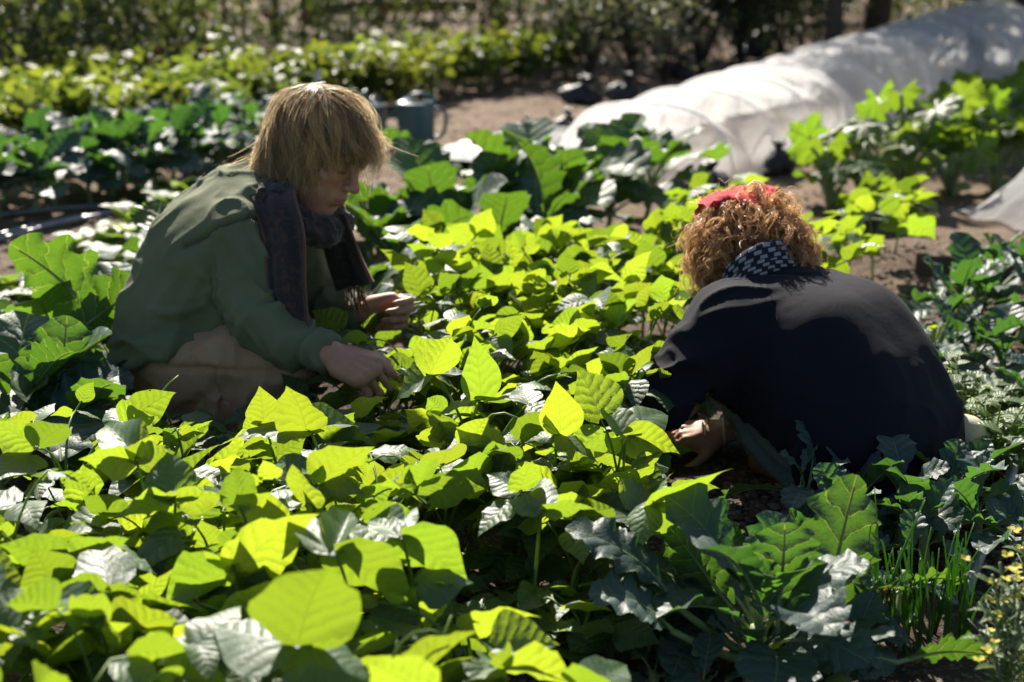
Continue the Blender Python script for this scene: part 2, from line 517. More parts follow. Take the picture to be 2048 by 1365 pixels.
def bean_set(mat, n, rows=12, cols=8, tagname="bean_leaflet"):
    out = []
    for k in range(n):
        r = random.Random(k * 13 + 5)
        out.append(leaf_mesh(tagname, mat, prof=BEAN_PROF, rows=rows, cols=cols, th0=R(r.uniform(2, 14)), th1=R(r.uniform(-48, -8)),
                             fold=r.uniform(-0.05, 0.45), cup=r.uniform(-0.15, 0.5), ruffle=r.uniform(0.010, 0.040), rfreq=r.uniform(1.4, 3.2), seed=k,
                             twist=r.uniform(-0.35, 0.35), side=r.uniform(-0.14, 0.14), backlobe=0.07))
    return out
BEANS = bean_set(M_BEAN, 16) + bean_set(M_BEAN_OLD, 5, 14, 10)
def cole_set(name, mat, n, prof, up=(50, 75), down=(-30, 20), pet=(0.35, 0.6), ruffle=0.03, rows=14, cols=8, lobes=0.10):
    out = []
    for k in range(n):
        r = random.Random(k * 17 + 3)
        out.append(leaf_mesh(name, mat, M_PALE, prof=prof, rows=rows, cols=cols, th0=R(r.uniform(*up)), th1=R(r.uniform(*down)), petiole=r.uniform(*pet),
                             fold=r.uniform(0.05, 0.4), cup=r.uniform(-.2, .3), ruffle=ruffle * r.uniform(0.6, 1.4), rfreq=r.uniform(2.5, 5.0), lobes=lobes * r.uniform(.5, 1.5),
                             lfreq=r.uniform(3.5, 6.5), seed=k + 50, twist=r.uniform(-.4, .4)))
    return out
COLE_UP = cole_set("leaf", M_COLE, 6, COLE_PROF, (60, 85), (10, 50))
COLE_OUT = cole_set("leaf", M_COLE, 6, COLE_PROF, (40, 65), (-50, -5))
BLUE_UP = cole_set("leaf", M_BLUE, 6, KALE_PROF, (60, 85), (5, 50), ruffle=0.045, lobes=0.16)
BLUE_OUT = cole_set("leaf", M_BLUE, 6, KALE_PROF, (35, 62), (-55, -5), ruffle=0.045, lobes=0.16)
SMALL = [leaf_mesh("leaf", M_WEED, prof=BLADE_PROF, rows=4, cols=2, th0=R(45 - 8 * k), th1=R(-35 + 10 * k), fold=.2, seed=k) for k in range(4)]

def leaf_cloud(pts, size, mat, name, r=random, up=0.3, aspect=0.33, droop=0.0, sun=0.0):
    """many small folded leaves in one mesh"""
    pts = np.asarray([tuple(p) for p in pts], float)
    n = len(pts)
    g = np.random.default_rng(r.randrange(1 << 30))
    sz = size * g.uniform(0.55, 1.25, n)
    d = g.normal(size=(n, 3)); d[:, 2] = d[:, 2] * 0.6 + up - droop
    d /= np.linalg.norm(d, axis=1, keepdims=True)
    nn = g.normal(size=(n, 3)); nn[:, 2] += 0.8
    nn += sun * np.array(SUN)
    x = np.cross(d, nn); x /= np.linalg.norm(x, axis=1, keepdims=True) + 1e-9
    z = np.cross(x, d)
    loc = np.array([[0, 0, 0], [0, .5, 0], [0, 1, -.16], [-aspect, .42, .10], [aspect, .42, .10]])
    V = pts[:, None, :] + sz[:, None, None] * (loc[None, :, 0:1] * x[:, None] + loc[None, :, 1:2] * d[:, None] + loc[None, :, 2:3] * z[:, None])
    F = np.array([[0, 1, 3], [3, 1, 2], [0, 4, 1], [4, 2, 1]])
    F = (F[None] + 5 * np.arange(n)[:, None, None]).reshape(-1, 3)
    uv = np.tile(np.array([[.5, 0], [.5, .5], [.5, 1], [.15, .42], [.85, .42]]), (n, 1))
    return mesh_np(name, V.reshape(-1, 3), F, mat, False, uv)

# ------------------------------------------------------------------ bean plants
def place(name, me, parent, mat4, origin, sx=1.0):
    o = link(name, me)
    o.parent = parent
    m = Matrix.Translation(-Vector(origin)) @ mat4
    if sx != 1.0:
        m = m @ Matrix.Diagonal((sx, 1, 1, 1))
    o.matrix_local = m
    return o

def orient(r, az, mode):
    """direction of the tip and upper normal of one leaflet; az is the outward azimuth"""
    out = Vector((math.sin(az), math.cos(az), 0))
    if mode == 'sun':            # blade stands up and faces the sun
        nrm = (SUN + Vector((r.gauss(0, .32), r.gauss(0, .25), r.gauss(-.1, .22)))).normalized()
        tip = out * r.uniform(.3, 1.0) + Vector((0, 0, r.uniform(-.5, 1.2)))
        tip = tip - nrm * tip.dot(nrm)
        if tip.length < .2: tip = out - nrm * out.dot(nrm)
        return tip.normalized(), nrm
    el = r.uniform(-.5, .25)
    tip = (out * math.cos(el) + Vector((0, 0, math.sin(el)))).normalized()
    nrm = Vector((r.gauss(0, .24), r.gauss(-.05, .22), 1)).normalized()
    return tip, nrm

N_LEAF = 0
CLEAR = []          # (u, v, half width, half height, depth): things the photo shows unobstructed
def hidden_by(p):
    q = p - Vector((0, 0, CAM_H)); d = q.dot(Vector((0, CP, -SP)))
    u = 1024 + FPX * q.x / d; v = 682.5 - FPX * q.dot(Vector((0, SP, CP))) / d
    return any(((u - c[0]) / c[2]) ** 2 + ((v - c[1]) / c[3]) ** 2 < 1 and d < c[4] for c in CLEAR)

def bean_plant(base, h, r, nleaf=5, lsize=0.11, label="", group=None, sunny=0.6, heroes=(), cat="bean plant", name="bean_plant"):
    global N_LEAF
    e = empty(name, base, label, cat, group)
    mb = MB()
    b0 = Vector((0, 0, 0))
    lean = Vector((r.gauss(0, .05), r.gauss(0, .05), 0))
    top = Vector((lean.x, lean.y, h * 0.72))
    stem = bez(b0, top * 0.5 - lean * 0.4, top, 7)
    mb.tube(stem, np.linspace(.0048, .0028, 7), 5)
    a0 = r.uniform(0, 6.28)
    jobs = []
    for k in range(nleaf):
        t = 0.30 + 0.70 * (k + .6) / nleaf
        p = Vector(stem[min(6, int(t * 6.4))])
        az = a0 + k * 2.4 + r.uniform(-.4, .4)
        el = R(r.uniform(35, 75))
        L = h * r.uniform(.32, .62)
        out = Vector((math.sin(az) * math.cos(el), math.cos(az) * math.cos(el), math.sin(el)))
        j = p + out * L
        j.z = min(j.z, h * r.uniform(.8, 1.12))
        c = bez(p, p + Vector((out.x * L * .3, out.y * L * .3, L * .6)), j, 6)
        mb.tube(c, np.linspace(.0024, .0017, 6), 4)
        young = 0.55 if (k == nleaf - 1 and r.random() < .5) else 1.0
        jobs.append((j, az, lsize * young * r.uniform(.8, 1.15)))
    for j, az, s in jobs:
        for da, sc, off in ((0, 1.08, .022), (1.25, .95, .006), (-1.25, .95, .006)):
            mode = 'sun' if r.random() < sunny else 'flat'
            tip, nrm = orient(r, az + da + r.uniform(-.25, .25), mode)
            q = j + tip * off
            if any(hidden_by(base + q + tip * (s * f)) for f in (.1, .5, .9)): continue
            mb.tube([j, q], [.0016, .0013], 3, caps=False)
            place("leaflet", r.choice(BEANS), e, frame(base + q, tip, nrm, s * sc), base, r.uniform(.88, 1.12))
            N_LEAF += 1
    for (J, leaves) in heroes:
        Jw = P(*J)
        p = Vector(stem[4]) + base
        mb.tube(bez(Vector(p) - base, (p + Jw) / 2 - base + Vector((0, 0, .07)), Jw - base, 8), np.linspace(.003, .002, 8), 5)
        for lf in leaves:
            place_hero("leaflet", r.choice(BEANS[:14]) if len(lf) < 7 else BEANS[lf[6]], e, base, Jw, lf)
            N_LEAF += 1
    # a few hanging pods
    st = part("stem", mb.build("stem", M_STEM), e)
    for k in range(r.choice((0, 0, 1, 2))):
        p = Vector(stem[r.choice((2, 3, 4))])
        az = r.uniform(0, 6.28)
        q = p + Vector((math.sin(az) * .05, math.cos(az) * .05, -.06)) * r.uniform(.7, 1.3)
        pod = MB(); pod.tube(bez(p, (p + q) / 2 + Vector((math.sin(az) * .03, math.cos(az) * .03, .02)), q, 7), [.001, .003, .004, .0042, .004, .003, .0008], 5)
        part("pod", pod.build("pod", M_STEM), e)
    return e

def place_hero(name, me, e, base, J, lf):
    """lf = (tip_u, tip_v, depth shift of the tip, normal, width factor, base shift or None[, mesh])"""
    tu, tv, dd, nrm, wf = lf[:5]
    # depth of the junction along the optical axis
    d0 = (J - Vector((0, 0, CAM_H))).dot(Vector((0, CP, -SP)))
    B = J
    if len(lf) > 5 and lf[5] is not None:
        B = P(lf[5][0], lf[5][1], d0 + (lf[5][2] if len(lf[5]) > 2 else 0))
    ray = P(tu, tv, 1.0) - Vector((0, 0, CAM_H)); nv = Vector(nrm).normalized()
    k = ray.dot(nv)
    d1 = (B - Vector((0, 0, CAM_H))).dot(nv) / k if abs(k) > .12 else d0 + dd
    d1 = min(max(d1, d0 - .11), d0 + .11)
    T = P(tu, tv, d1)
    y = T - B
    app = math.hypot(tu - (lf[5][0] if len(lf) > 5 and lf[5] else (lambda q: 1024 + FPX * q.x / d0)(B - Vector((0, 0, CAM_H)))),
                     tv - (lf[5][1] if len(lf) > 5 and lf[5] else (lambda q: 682.5 - FPX * q.dot(Vector((0, SP, CP))) / d0)(B - Vector((0, 0, CAM_H))))) * d0 / FPX
    return place(name, me, e, frame(B, y, Vector(nrm), y.length * 1.04), base, wf * 1.08 * min(1.3, max(.45, app / y.length)))
# ------------------------------------------------------------------ the bean bed
SN = tuple(SUN)                      # facing the sun: seen from behind, the light comes through
UP = (0.05, 0.1, 1.0)                # lying flat
UPC = (0.0, -0.45, 0.9)              # tilted towards the viewer
def row_x(y): return 0.42 * (y - 2.8) + 0.03

HERO = [
    # (junction (u, v, depth), [(tip_u, tip_v, tip depth shift, normal, width[, base])...], label)
    ((604, 1292, 1.62), [(655, 1118, .075, (0.05, .75, .5), 1.35), (418, 1252, -.02, (-.2, -.25, .95), 1.15), (752, 1352, -.03, (.2, -.2, .95), 1.1)],
      "bean plant with the largest glowing yellow-green leaf at the bed's bottom edge"),
    ((668, 1105, 1.80), [(836, 1186, -.02, (0.0, .85, .55), 1.05), (560, 1030, .05, (-.1, .2, 1), .9), (700, 1010, .10, (0.1, .3, .9), .8)],
      "bean plant whose broad pointed leaf glows behind the bed's largest leaf"),
    ((800, 1072, 1.86), [(940, 1146, -.02, (0.0, .85, .55), 1.15), (735, 1040, .08, (-.1, .1, 1), 1.1), (830, 1000, .12, (0, .3, 1), .7)],
      "bean plant with a pointed glowing leaf beside a white-sheened one near the dark gap"),
    ((350, 1004, 2.02), [(338, 890, .035, (0.05, -.75, .6), 1.0), (240, 1032, -.02, (-.1, .8, .6), .9), (462, 985, .02, (.2, .8, .55), .9)],
      "bean plant with a sheened diamond-shaped leaf standing between two bright ones"),
    ((480, 1018, 2.0), [(612, 1024, -.02, (0.1, .8, .6), 1.25), (470, 930, .05, (-.1, .6, .8), .9), (592, 915, .07, (.3, .75, .45), .95, (618, 1010, .03))],
      "bean plant with an upright tongue-shaped leaf over a folded glowing leaf"),
    ((470, 1142, 1.86), [(632, 1016, .03, (-.35, .8, .35), .95), (330, 1200, -.03, (0, .8, .6), 1.1), (405, 1090, .05, (.1, .8, .6), 1.0)],
      "bean plant with a large leaf half in shadow that points up towards the dark soil"),
    ((862, 750, 2.52), [(902, 655, .03, (0.05, .85, .5), .98), (782, 790, -.03, (-.5, -.4, .75), 1.1), (965, 742, 0, (.1, .1, 1), .9)],
      "bean plant with a glowing diamond leaf beside the man's picking hand"),
    ((618, 862, 2.30), [(570, 752, .02, (-.1, .85, .5), .95), (440, 885, -.02, (-.1, -.1, 1), .8), (720, 840, 0, (.2, -.1, 1), .85)],
      "bean plant with an upright leaf split by a shadow line below the man's forearm"),
    ((524, 848, 2.36), [(520, 772, .0, (-.2, .75, .4), 1.05), (480, 870, -.03, (-.1, .7, .6), .9), (600, 880, -.02, (.2, -.2, .9), .9)],
      "bean plant with a squarish folded bright leaf in front of the man's knee"),
    ((1118, 868, 2.32), [(1114, 762, .02, (0.05, .85, .5), .92), (1200, 915, -.02, (.3, -.2, .9), 1.0), (1050, 880, 0, (-.3, -.2, .9), .8), (1076, 838, -.04, (-.5, .6, .4), .55)],
      "bean plant with a glowing spade-shaped leaf standing alone in the middle of the bed"),
    ((1250, 872, 2.32), [(1362, 884, -.02, (0.05, .85, .5), 1.25), (1200, 800, .05, (-.2, .3, .9), 1.0), (1345, 782, .06, (.1, -.2, .9), .8)],
      "bean plant with a bright ribbed leaf that hides the woman's sleeve end"),
    ((930, 1268, 1.86), [(1078, 1222, .0, (-.1, .8, .6), .85), (1002, 1322, -.04, (.1, .7, .6), .6), (850, 1258, .0, (-.1, .5, .8), .8)],
      "bean plant reaching out over the dark gap with a long-tipped leaf"),
    ((1008, 1338, 1.72), [(1172, 1352, -.01, (0.0, .75, .65), 1.1), (960, 1300, .05, (-.2, .6, .7), .8), (900, 1352, -.02, (-.1, .2, .9), .9)],
      "bean plant with a rounded glowing leaf at the bottom edge beside the dark soil"),
    ((272, 922, 2.10), [(160, 908, 0, (-.05, .8, .6), 1.15), (354, 888, .02, (.15, .85, .5), 1.1), (205, 826, .06, (-.1, -.3, .9), .9), (300, 862, .01, (.1, .8, .5), .5)],
      "bean plant with a winged pair of glowing leaves beside the collard stalks"),
    ((642, 968, 2.12), [(738, 876, .03, (-.4, .75, .4), 1.0), (600, 930, .04, (-.1, .6, .7), .8), (730, 985, -.02, (.2, -.2, .9), .9)],
      "bean plant with a dim green leaf at the edge of the man's shadow"),
    ((215, 1185, 1.80), [(300, 1200, -.02, (.1, .8, .55), 1.2), (100, 1175, 0, (-.1, .8, .6), 1.1), (205, 1060, .06, (.0, -.2, .9), 1.1)],
      "bean plant with three overlapping leaves lit from behind at the outer side of the bed"),
    ((196, 1250, 1.70), [(240, 1350, -.03, (.1, .8, .5), 1.0), (95, 1230, .02, (-.2, .8, .6), 1.0), (150, 1180, .05, (0, .6, .8), .9)],
      "bean plant with a drooping bright leaf and buds at the bottom corner of the bed"),
    ((398, 1290, 1.66), [(310, 1318, -.02, (-.1, -.3, .9), 1.1), (480, 1200, .05, (.1, -.3, .9), 1.0), (420, 1365, -.04, (.1, -.2, .9), 1.0)],
      "bean plant with dark sheened leaves under the brighter ones at the bottom edge"),
    ((1300, 1010, 2.12), [(1275, 1095, -.03, (-.2, -.5, .8), .9, None), (1395, 1075, -.03, (.05, .8, .5), 1.05, (1300, 1012)), (1462, 935, .05, (-.2, .6, .6), .7), (1340, 940, .02, (-.2, .3, .8), .6)],
      "bean plant with a long leaf pointing at the woman's shin"),
    ((1085, 1020, 2.05), [(1010, 990, .0, (0, -.3, .9), .8), (1190, 1010, 0, (.0, .7, .6), .9), (1080, 940, .06, (0, .2, 1), .9)],
      "bean plant half in shade beside the blue-grey lobed leaf"),
    ((890, 1172, 1.86), [(948, 1160, 0, (.1, -.35, .9), 1.1, (835, 1165)), (850, 1260, -.02, (-.1, .6, .7), .8)],
      "bean plant with a single white-sheened leaf over the dark gap"),
    ((960, 800, 2.46), [(950, 672, .03, (-.1, .85, .4), .7), (1040, 800, 0, (.2, .4, .8), .9), (880, 830, -.02, (-.2, .1, .9), .9)],
      "bean plant with a narrow upright leaf beyond the diamond leaf at the man's hand"),
]
CLEAR += [(722, 745, 75, 58, 2.76), (785, 640, 60, 50, 3.12), (1432, 866, 58, 40, 2.95), (1500, 880, 85, 95, 2.83), (425, 720, 120, 85, 2.95), (1030, 1180, 105, 110, 2.25),
          (640, 385, 60, 60, 2.95), (1500, 1180, 330, 210, 2.02), (600, 650, 90, 60, 2.8)]
for J, leaves, label in HERO:
    for lf in leaves:
        B0 = lf[5] if len(lf) > 5 and lf[5] is not None else J
        CLEAR.append(((B0[0] + lf[0]) / 2, (B0[1] + lf[1]) / 2, .42 * max(60, abs(B0[0] - lf[0])), .42 * max(60, abs(B0[1] - lf[1])), J[2] - .01))
for k, (J, leaves, label) in enumerate(HERO):
    r = random.Random(100 + k)
    w = P(*J)
    back = r.uniform(.0, .06)
    base = Vector((w.x + r.uniform(-.03, .03), w.y + back, 0)); base.z = gz(base.x, base.y)
    bean_plant(base, max(.16, w.z - .07), r, nleaf=2, lsize=.085, label=label, group="bush bean plants of the bean bed",
               sunny=.45, heroes=[(J, leaves)])

for k, (u, v, h) in enumerate(((335, 985, .19), (400, 1000, .23), (500, 985, .2), (560, 1000, .2), (300, 1010, .16), (460, 1040, .17))):
    b = Gs(u, v)
    bean_plant(b, h, random.Random(380 + k), 4, .062, ["bean plant with a folded leaf in front of the man's trouser seat", "tall bean plant with hanging pods in front of the man's thigh", "bean plant with a clasped pair of leaves in front of the man's shin",
               "shaded bean plant under the man's forearm", "short bean plant at the back of the man's heel", "shaded low bean plant before the man's shoes"][k], "bush bean plants of the bean bed", .3)
for k in range(9):
    r = random.Random(460 + k)
    u, v = ((930, 1290), (1000, 1330), (1080, 1300), (980, 1250), (1100, 1240), (1040, 1200), (1150, 1330), (880, 1340), (1120, 1180))[k]
    keep, CLEAR = CLEAR, []
    bean_plant(Gs(u, v), r.uniform(.09, .15), r, 4, .075, "low shaded bean plant with dim leaves down in the dark gap of the bed", "shaded bean plants in the dark gap", .05)
    CLEAR = keep
# a bean plant with pods in front of the trouser leg
def in_gap(x, y):
    # the dark opening in the bed and the places where the pickers squat
    g = P(1010, 1150, 2.05)
    if (x - g.x) ** 2 / .030 + (y - g.y) ** 2 / .05 < 1: return True
    if x < -.30 + .18 * (y - 2.9) and 2.72 < y < 3.7: return True
    if x < -.42 and 2.35 < y < 3.7: return True
    if x > .30 and 2.2 < y < 3.4: return True
    if x > .17 and 1.9 < y < 2.6: return True
    return False

BED_ZONES = [
    (1.0, 1.95, "bush bean plant with mixed bright and dark leaves in the near corner of the bed"),
    (1.95, 2.45, "bush bean plant in the shaded stretch of the bed in front of the man's knees"),
    (2.45, 3.05, "bush bean plant in the bed between the two crouching pickers"),
    (3.05, 3.7, "bright bush bean plant in the stretch of bed beyond the woman's head"),
    (3.7, 5.0, "small bright bush bean plant at the far end of the bed by the white tunnel"),
]
LAND = [((780, 745), "the man's picking hand"), ((560, 700), "the man's knee"), ((820, 620), "the man's far hand"), ((1300, 800), "the woman's sleeve"), ((1400, 560), "the woman's curls"),
        ((1390, 870), "the woman's wrist"), ((1440, 380), "the tied black bag"), ((1300, 330), "the white tunnel"), ((1010, 1150), "the dark gap"), ((1150, 1040), "the blue lobed leaf"),
        ((640, 1215), "the largest leaf"), ((350, 945), "the dark diamond leaf"), ((60, 940), "the collard stalks"), ((1090, 410), "the toothed collard leaf"), ((870, 705), "the glowing diamond leaf"),
        ((1118, 815), "the spade-shaped leaf"), ((20, 1350), "the bottom corner"), ((780, 1360), "the bottom edge"), ((1640, 470), "the red headscarf"), ((300, 1150), "the winged leaf pair")]
USED = set()
def where_label(p, h, size_word, tone):
    q = Vector(p) + Vector((0, 0, h)) - Vector((0, 0, CAM_H))
    d = q.dot(Vector((0, CP, -SP))); u = 1024 + FPX * q.x / d; v = 682.5 - FPX * q.dot(Vector((0, SP, CP))) / d
    o = sorted(LAND, key=lambda l: (l[0][0] - u) ** 2 + (l[0][1] - v) ** 2)
    for a in o[:4]:
        du, dv = u - a[0][0], v - a[0][1]
        near = math.hypot(du, dv) < 70
        rel = "right at" if near else (("beside" if abs(du) > 1.6 * abs(dv) else ("beyond" if dv < 0 else "before")))
        for b in o[:6]:
            if b is a: continue
            t = f"{size_word} {tone} bean plant {rel} {a[1]}, towards {b[1]}"
            if t not in USED:
                USED.add(t); return t
    return t
cnt = 0
yy = 1.30
while yy < 4.9:
    for k in range(8):
        r = random.Random(int(yy * 1000) * 7 + k)
        lane = -.47 + .138 * k
        x = row_x(yy) + lane + r.uniform(-.05, .05)
        y = yy + r.uniform(-.08, .08)
        if in_gap(x, y): continue
        if y > 3.9 and x < row_x(y) - .15: continue
        if y > 3.2 and x > .82: continue
        if y > 4.6: continue
        zone = [z for z in BED_ZONES if z[0] <= y < z[1]]
        if not zone: continue
        far = y > 3.05
        h = r.uniform(.25, .34) if y > 1.9 else r.uniform(.22, .31)
        if 2.0 < y < 2.75 and -.65 < x < -.12: h *= .72
        if x > .05 and 2.1 < y < 2.9: h *= .85
        base = Vector((x, y, gz(x, y)))
        bean_plant(base, h, r, nleaf=r.choice((5, 6, 6, 7)) if far else r.choice((6, 7, 7)), lsize=.082 if y > 1.9 else .086,
                   label=where_label(base, h * .9, 'tall' if h > .30 else ('short' if h < .24 else 'middling'), r.choice(('loose', 'bushy', 'spreading', 'dense'))), group="bush bean plants of the bean bed", sunny=.66 if y > 2.9 else .52)
        cnt += 1
    yy += .145
print("bean plants", cnt, "leaflets", N_LEAF)

# lone young bean plants on the path side, beyond the woman's shoulder
for k, (u, v, h, nl) in enumerate(((1745, 560, .30, 5), (1700, 585, .22, 4), (1790, 520, .2, 3))):
    b = Gs(u, v)
    bean_plant(b, h, random.Random(400 + k), nl, .085,
               ["tall young bean plant with a square yellow leaf beyond the woman's shoulder", "short bean plant behind the woman's collar", "small bean seedling on the bare soil near the dark board"][k],
               "young bean plants beyond the woman", .75,
               heroes=[((1815, 446, 4.4), [(1868, 478, -.02, (0, .85, .5), 1.4, (1815, 440))])] if k == 0 else ())
ORD = "first second third fourth fifth sixth seventh eighth ninth tenth eleventh twelfth thirteenth fourteenth fifteenth sixteenth seventeenth eighteenth nineteenth twentieth twenty-first twenty-second".split()
# ------------------------------------------------------------------ brassicas
def leaf_part(name, me, e, base, origin, az, s, sx=1.0, tilt=0.0, roll=0.0):
    m = Matrix.Translation(Vector(origin) - Vector(base)) @ Matrix.Rotation(-az, 4, 'Z') @ Matrix.Rotation(tilt, 4, 'X') @ Matrix.Rotation(roll, 4, 'Y') @ Matrix.Scale(s, 4)
    o = link(name, me); o.parent = e
    o.matrix_local = m @ Matrix.Diagonal((sx, 1, 1, 1))
    return o

def cole_plant(base, r, n, L, stalk, ups, outs, label, group, name="brassica_plant", cat="cabbage plant", heroes=(), stem_r=.011, upfrac=.45):
    e = empty(name, base, label, cat, group)
    lean = Vector((r.gauss(0, .02), r.gauss(0, .02), 0))
    mb = MB()
    pts = [Vector((0, 0, -.01)), lean * .6 + Vector((0, 0, stalk * .5)), lean + Vector((0, 0, stalk))]
    mb.tube(catmull(pts, 4), np.linspace(stem_r, stem_r * .7, 9), 7)
    part("stem", mb.build("stem", M_PALE), e)
    a0 = r.uniform(0, 6.28)
    for k in range(n):
        t = (k + .5) / n
        o = base + lean * t + Vector((0, 0, stalk * (.35 + .65 * t)))
        up = t > 1 - upfrac
        s = L * (1 - .45 * max(0, t - .6) / .4) * r.uniform(.75, 1.1) / 1.45
        leaf_part("leaf", r.choice(ups if up else outs), e, base, o, a0 + 2.4 * k + r.uniform(-.3, .3), s, r.uniform(.85, 1.15), r.uniform(-.15, .15), r.uniform(-.35, .35))
    for hr in heroes:
        (bu, bv, bd), (tu, tv, td), nrm, me, sx = hr[:5]
        B, T = P(bu, bv, bd), P(tu, tv, td)
        o = link("leaf", me); o.parent = e
        o.matrix_local = Matrix.Translation(-Vector(base)) @ frame(B, T - B, Vector(nrm), (T - B).length / hr[5] if len(hr) > 5 else (T - B).length) @ Matrix.Diagonal((sx, 1, 1, 1))
        if hr[6:] and hr[6]:
            pm = MB(); q = hr[6]
            pm.tube(bez(Vector(q) , (Vector(q) * .6 + (B - Vector(base)) * .4) + Vector((0, 0, .05)), B - Vector(base), 7), np.linspace(.008, .0055, 7), 6)
            part("leaf_stalk", pm.build("leaf_stalk", M_PALE), e)
    return e

def hero_leaf(mat, seed, prof, th0=8, th1=-18, ruffle=.045, lobes=.20, fold=.15, holes=(), rows=26, cols=18, **kw):
    return leaf_mesh("leaf", mat, M_PALE, prof=prof, rows=rows, cols=cols, th0=R(th0), th1=R(th1), petiole=.16, fold=fold, cup=.1, ruffle=ruffle, rfreq=4.2,
                     lobes=lobes, lfreq=5.2, seed=seed, holes=holes, **kw)
BROAD = [(0, .06), (.04, .16), (.12, .24), (.22, .30), (.36, .36), (.52, .385), (.68, .36), (.8, .30), (.9, .21), (.96, .12), (1, .03)]
OBLONG = [(0, .05), (.06, .10), (.14, .13), (.24, .20), (.38, .25), (.52, .27), (.68, .26), (.8, .23), (.9, .16), (.96, .09), (1, .02)]
H_BROAD = hero_leaf(M_COLE, 3, BROAD)
H_BROAD2 = hero_leaf(M_COLE, 9, BROAD, 14, -40, .055, .22)
H_BROAD3 = hero_leaf(M_COLE, 23, BROAD, 5, -65, .05, .2)
H_HOLED = hero_leaf(M_COLE, 5, BROAD, 6, -12, .035, .18, holes=((.10, .52, .045), (.17, .42, .035), (.14, .64, .035), (.24, .34, .04), (-.16, .25, .016), (.2, .3, .035), (.08, .36, .02)), rows=64, cols=52)
H_OBL = hero_leaf(M_BLUE, 12, OBLONG, 20, -35, .055, .17)
H_OBL2 = hero_leaf(M_COLE, 15, OBLONG, 15, -20, .05, .18)
H_BLUE = hero_leaf(M_BLUE, 16, BROAD, 25, -30, .05, .15)

SUNN = (SUN.x, SUN.y, SUN.z)
# the big grey-green brassica in the near corner (right of the dark gap)
b = Gs(1535, 1345)
b1 = b
cole_plant(b, random.Random(5), 15, .25, .10, BLUE_UP, BLUE_OUT,
           "grey-green brassica with ragged, holed and lobed leaves beside the dark gap of the bed", "brassicas in front of the squatting woman", stem_r=.016, heroes=[
    # base, tip, normal, mesh, width
    ((1648, 1300, 2.08), (1695, 958, 2.13), (-.15, .85, .35), H_BROAD, .80, 1.12),
    ((1560, 1260, 2.03), (1562, 1050, 2.02), (-.05, .9, .35), H_HOLED, 1.2, 1.12),
    ((1480, 1235, 2.10), (1338, 1060, 2.14), (-.3, .75, .5), H_OBL2, 1.1, 1.12),
    ((1345, 1205, 2.06), (1142, 1040, 2.06), (.45, -.35, .85), H_OBL, .95, 1.12),
    ((1480, 1180, 2.16), (1440, 1040, 2.20), (-.2, .8, .5), H_BROAD2, .9, 1.12),
    ((1345, 1262, 2.02), (1175, 1190, 1.98), (-.1, -.2, .95), H_BLUE, 1.0, 1.12),
    ((1590, 1210, 2.16), (1580, 1015, 2.2), (.5, .6, .5), H_BLUE, .8, 1.12),
    ((1455, 1075, 2.2), (1440, 980, 2.24), (-.4, .6, .5), H_BROAD2, .9, 1.12),
    ((1690, 1215, 2.12), (1780, 1130, 2.14), (.2, .5, .8), H_BROAD3, 1.0, 1.12),
], )
# stalks of that plant
st = empty("broken_stalk", b1 + Vector((-.12, -.03, 0)), "pale cut stalk stump on the dark soil under the grey-green brassica", "stalk stump")
mb = MB(); mb.tube([(0, 0, -.01), (.005, 0, .03), (.012, .0, .065)], [.010, .009, .010], 8)
part("stalk", mb.build("stalk", M_PALE), st)
mb = MB()
for (u, v, d) in ((1345, 1205, 2.06), (1345, 1262, 2.02), (1480, 1235, 2.10), (1560, 1260, 2.03), (1648, 1300, 2.08), (1480, 1180, 2.16), (1590, 1210, 2.16), (1690, 1215, 2.12)):
    q = P(u, v, d) - b1
    mb.tube(bez((0, 0, .03), (q.x * .35, q.y * .4, max(.03, q.z * .35)), q, 9), np.linspace(.0085, .0050, 9), 6)
ee = [o for o in scene.objects if o.name.startswith("brassica_plant")][0]
part("leaf_stalk", mb.build("leaf_stalk", M_PALE), ee)

# low leaf and runner at the bottom edge right
b = Gs(1760, 1352)
cole_plant(b + Vector((0, .03, 0)), random.Random(8), 4, .14, .05, BLUE_UP, BLUE_OUT, "sprawling brassica with two curled leaves lying along the bottom edge by the spring onions", "brassicas in front of the squatting woman", heroes=[
    ((1790, 1330, 1.98), (1985, 1308, 1.98), (0, .75, .6), H_OBL2, 1.25, 1.12),
    ((1800, 1330, 1.97), (1630, 1322, 1.96), (0, -.3, .9), H_OBL, 1.0, 1.12),
    ((1690, 1352, 1.95), (1760, 1352, 1.94), (0, -.2, .9), H_BLUE, 1.0, 1.12)])
b = Gs(1800, 1225)
cole_plant(b, random.Random(18), 3, .13, .06, BLUE_UP, BLUE_OUT, "small brassica whose curled leaf leans over the spring onions", "brassicas in front of the squatting woman", heroes=[
    ((1790, 1190, 2.2), (1900, 1110, 2.22), (-.2, .6, .7), H_BROAD3, .8, 1.12)])
for k, (u, v) in enumerate(((1300, 1365), (1420, 1420))):
    b = Gs(u, v)
    cole_plant(b, random.Random(28 + k), 5, .11, .03, BLUE_UP, BLUE_OUT, ("tiny frilled brassica at the bottom edge below the pale stump", "tiny brassica beside the dry leaf at the bottom edge")[k], "brassicas in front of the squatting woman")

for k, (u, v) in enumerate(((1265, 1285), (1405, 1300), (1330, 1240), (1660, 1345), (1500, 1365))):
    b = Gs(u, v)
    cole_plant(b, random.Random(228 + k), 8, .15, .04, BLUE_UP, BLUE_OUT, ("small brassica under the blue lobed leaf", "small brassica among the pale leaf stalks", "small brassica between the dark gap and the leaf stalks", "small brassica below the curled dead leaf", "small brassica at the foot of the ragged plant")[k], "brassicas in front of the squatting woman")
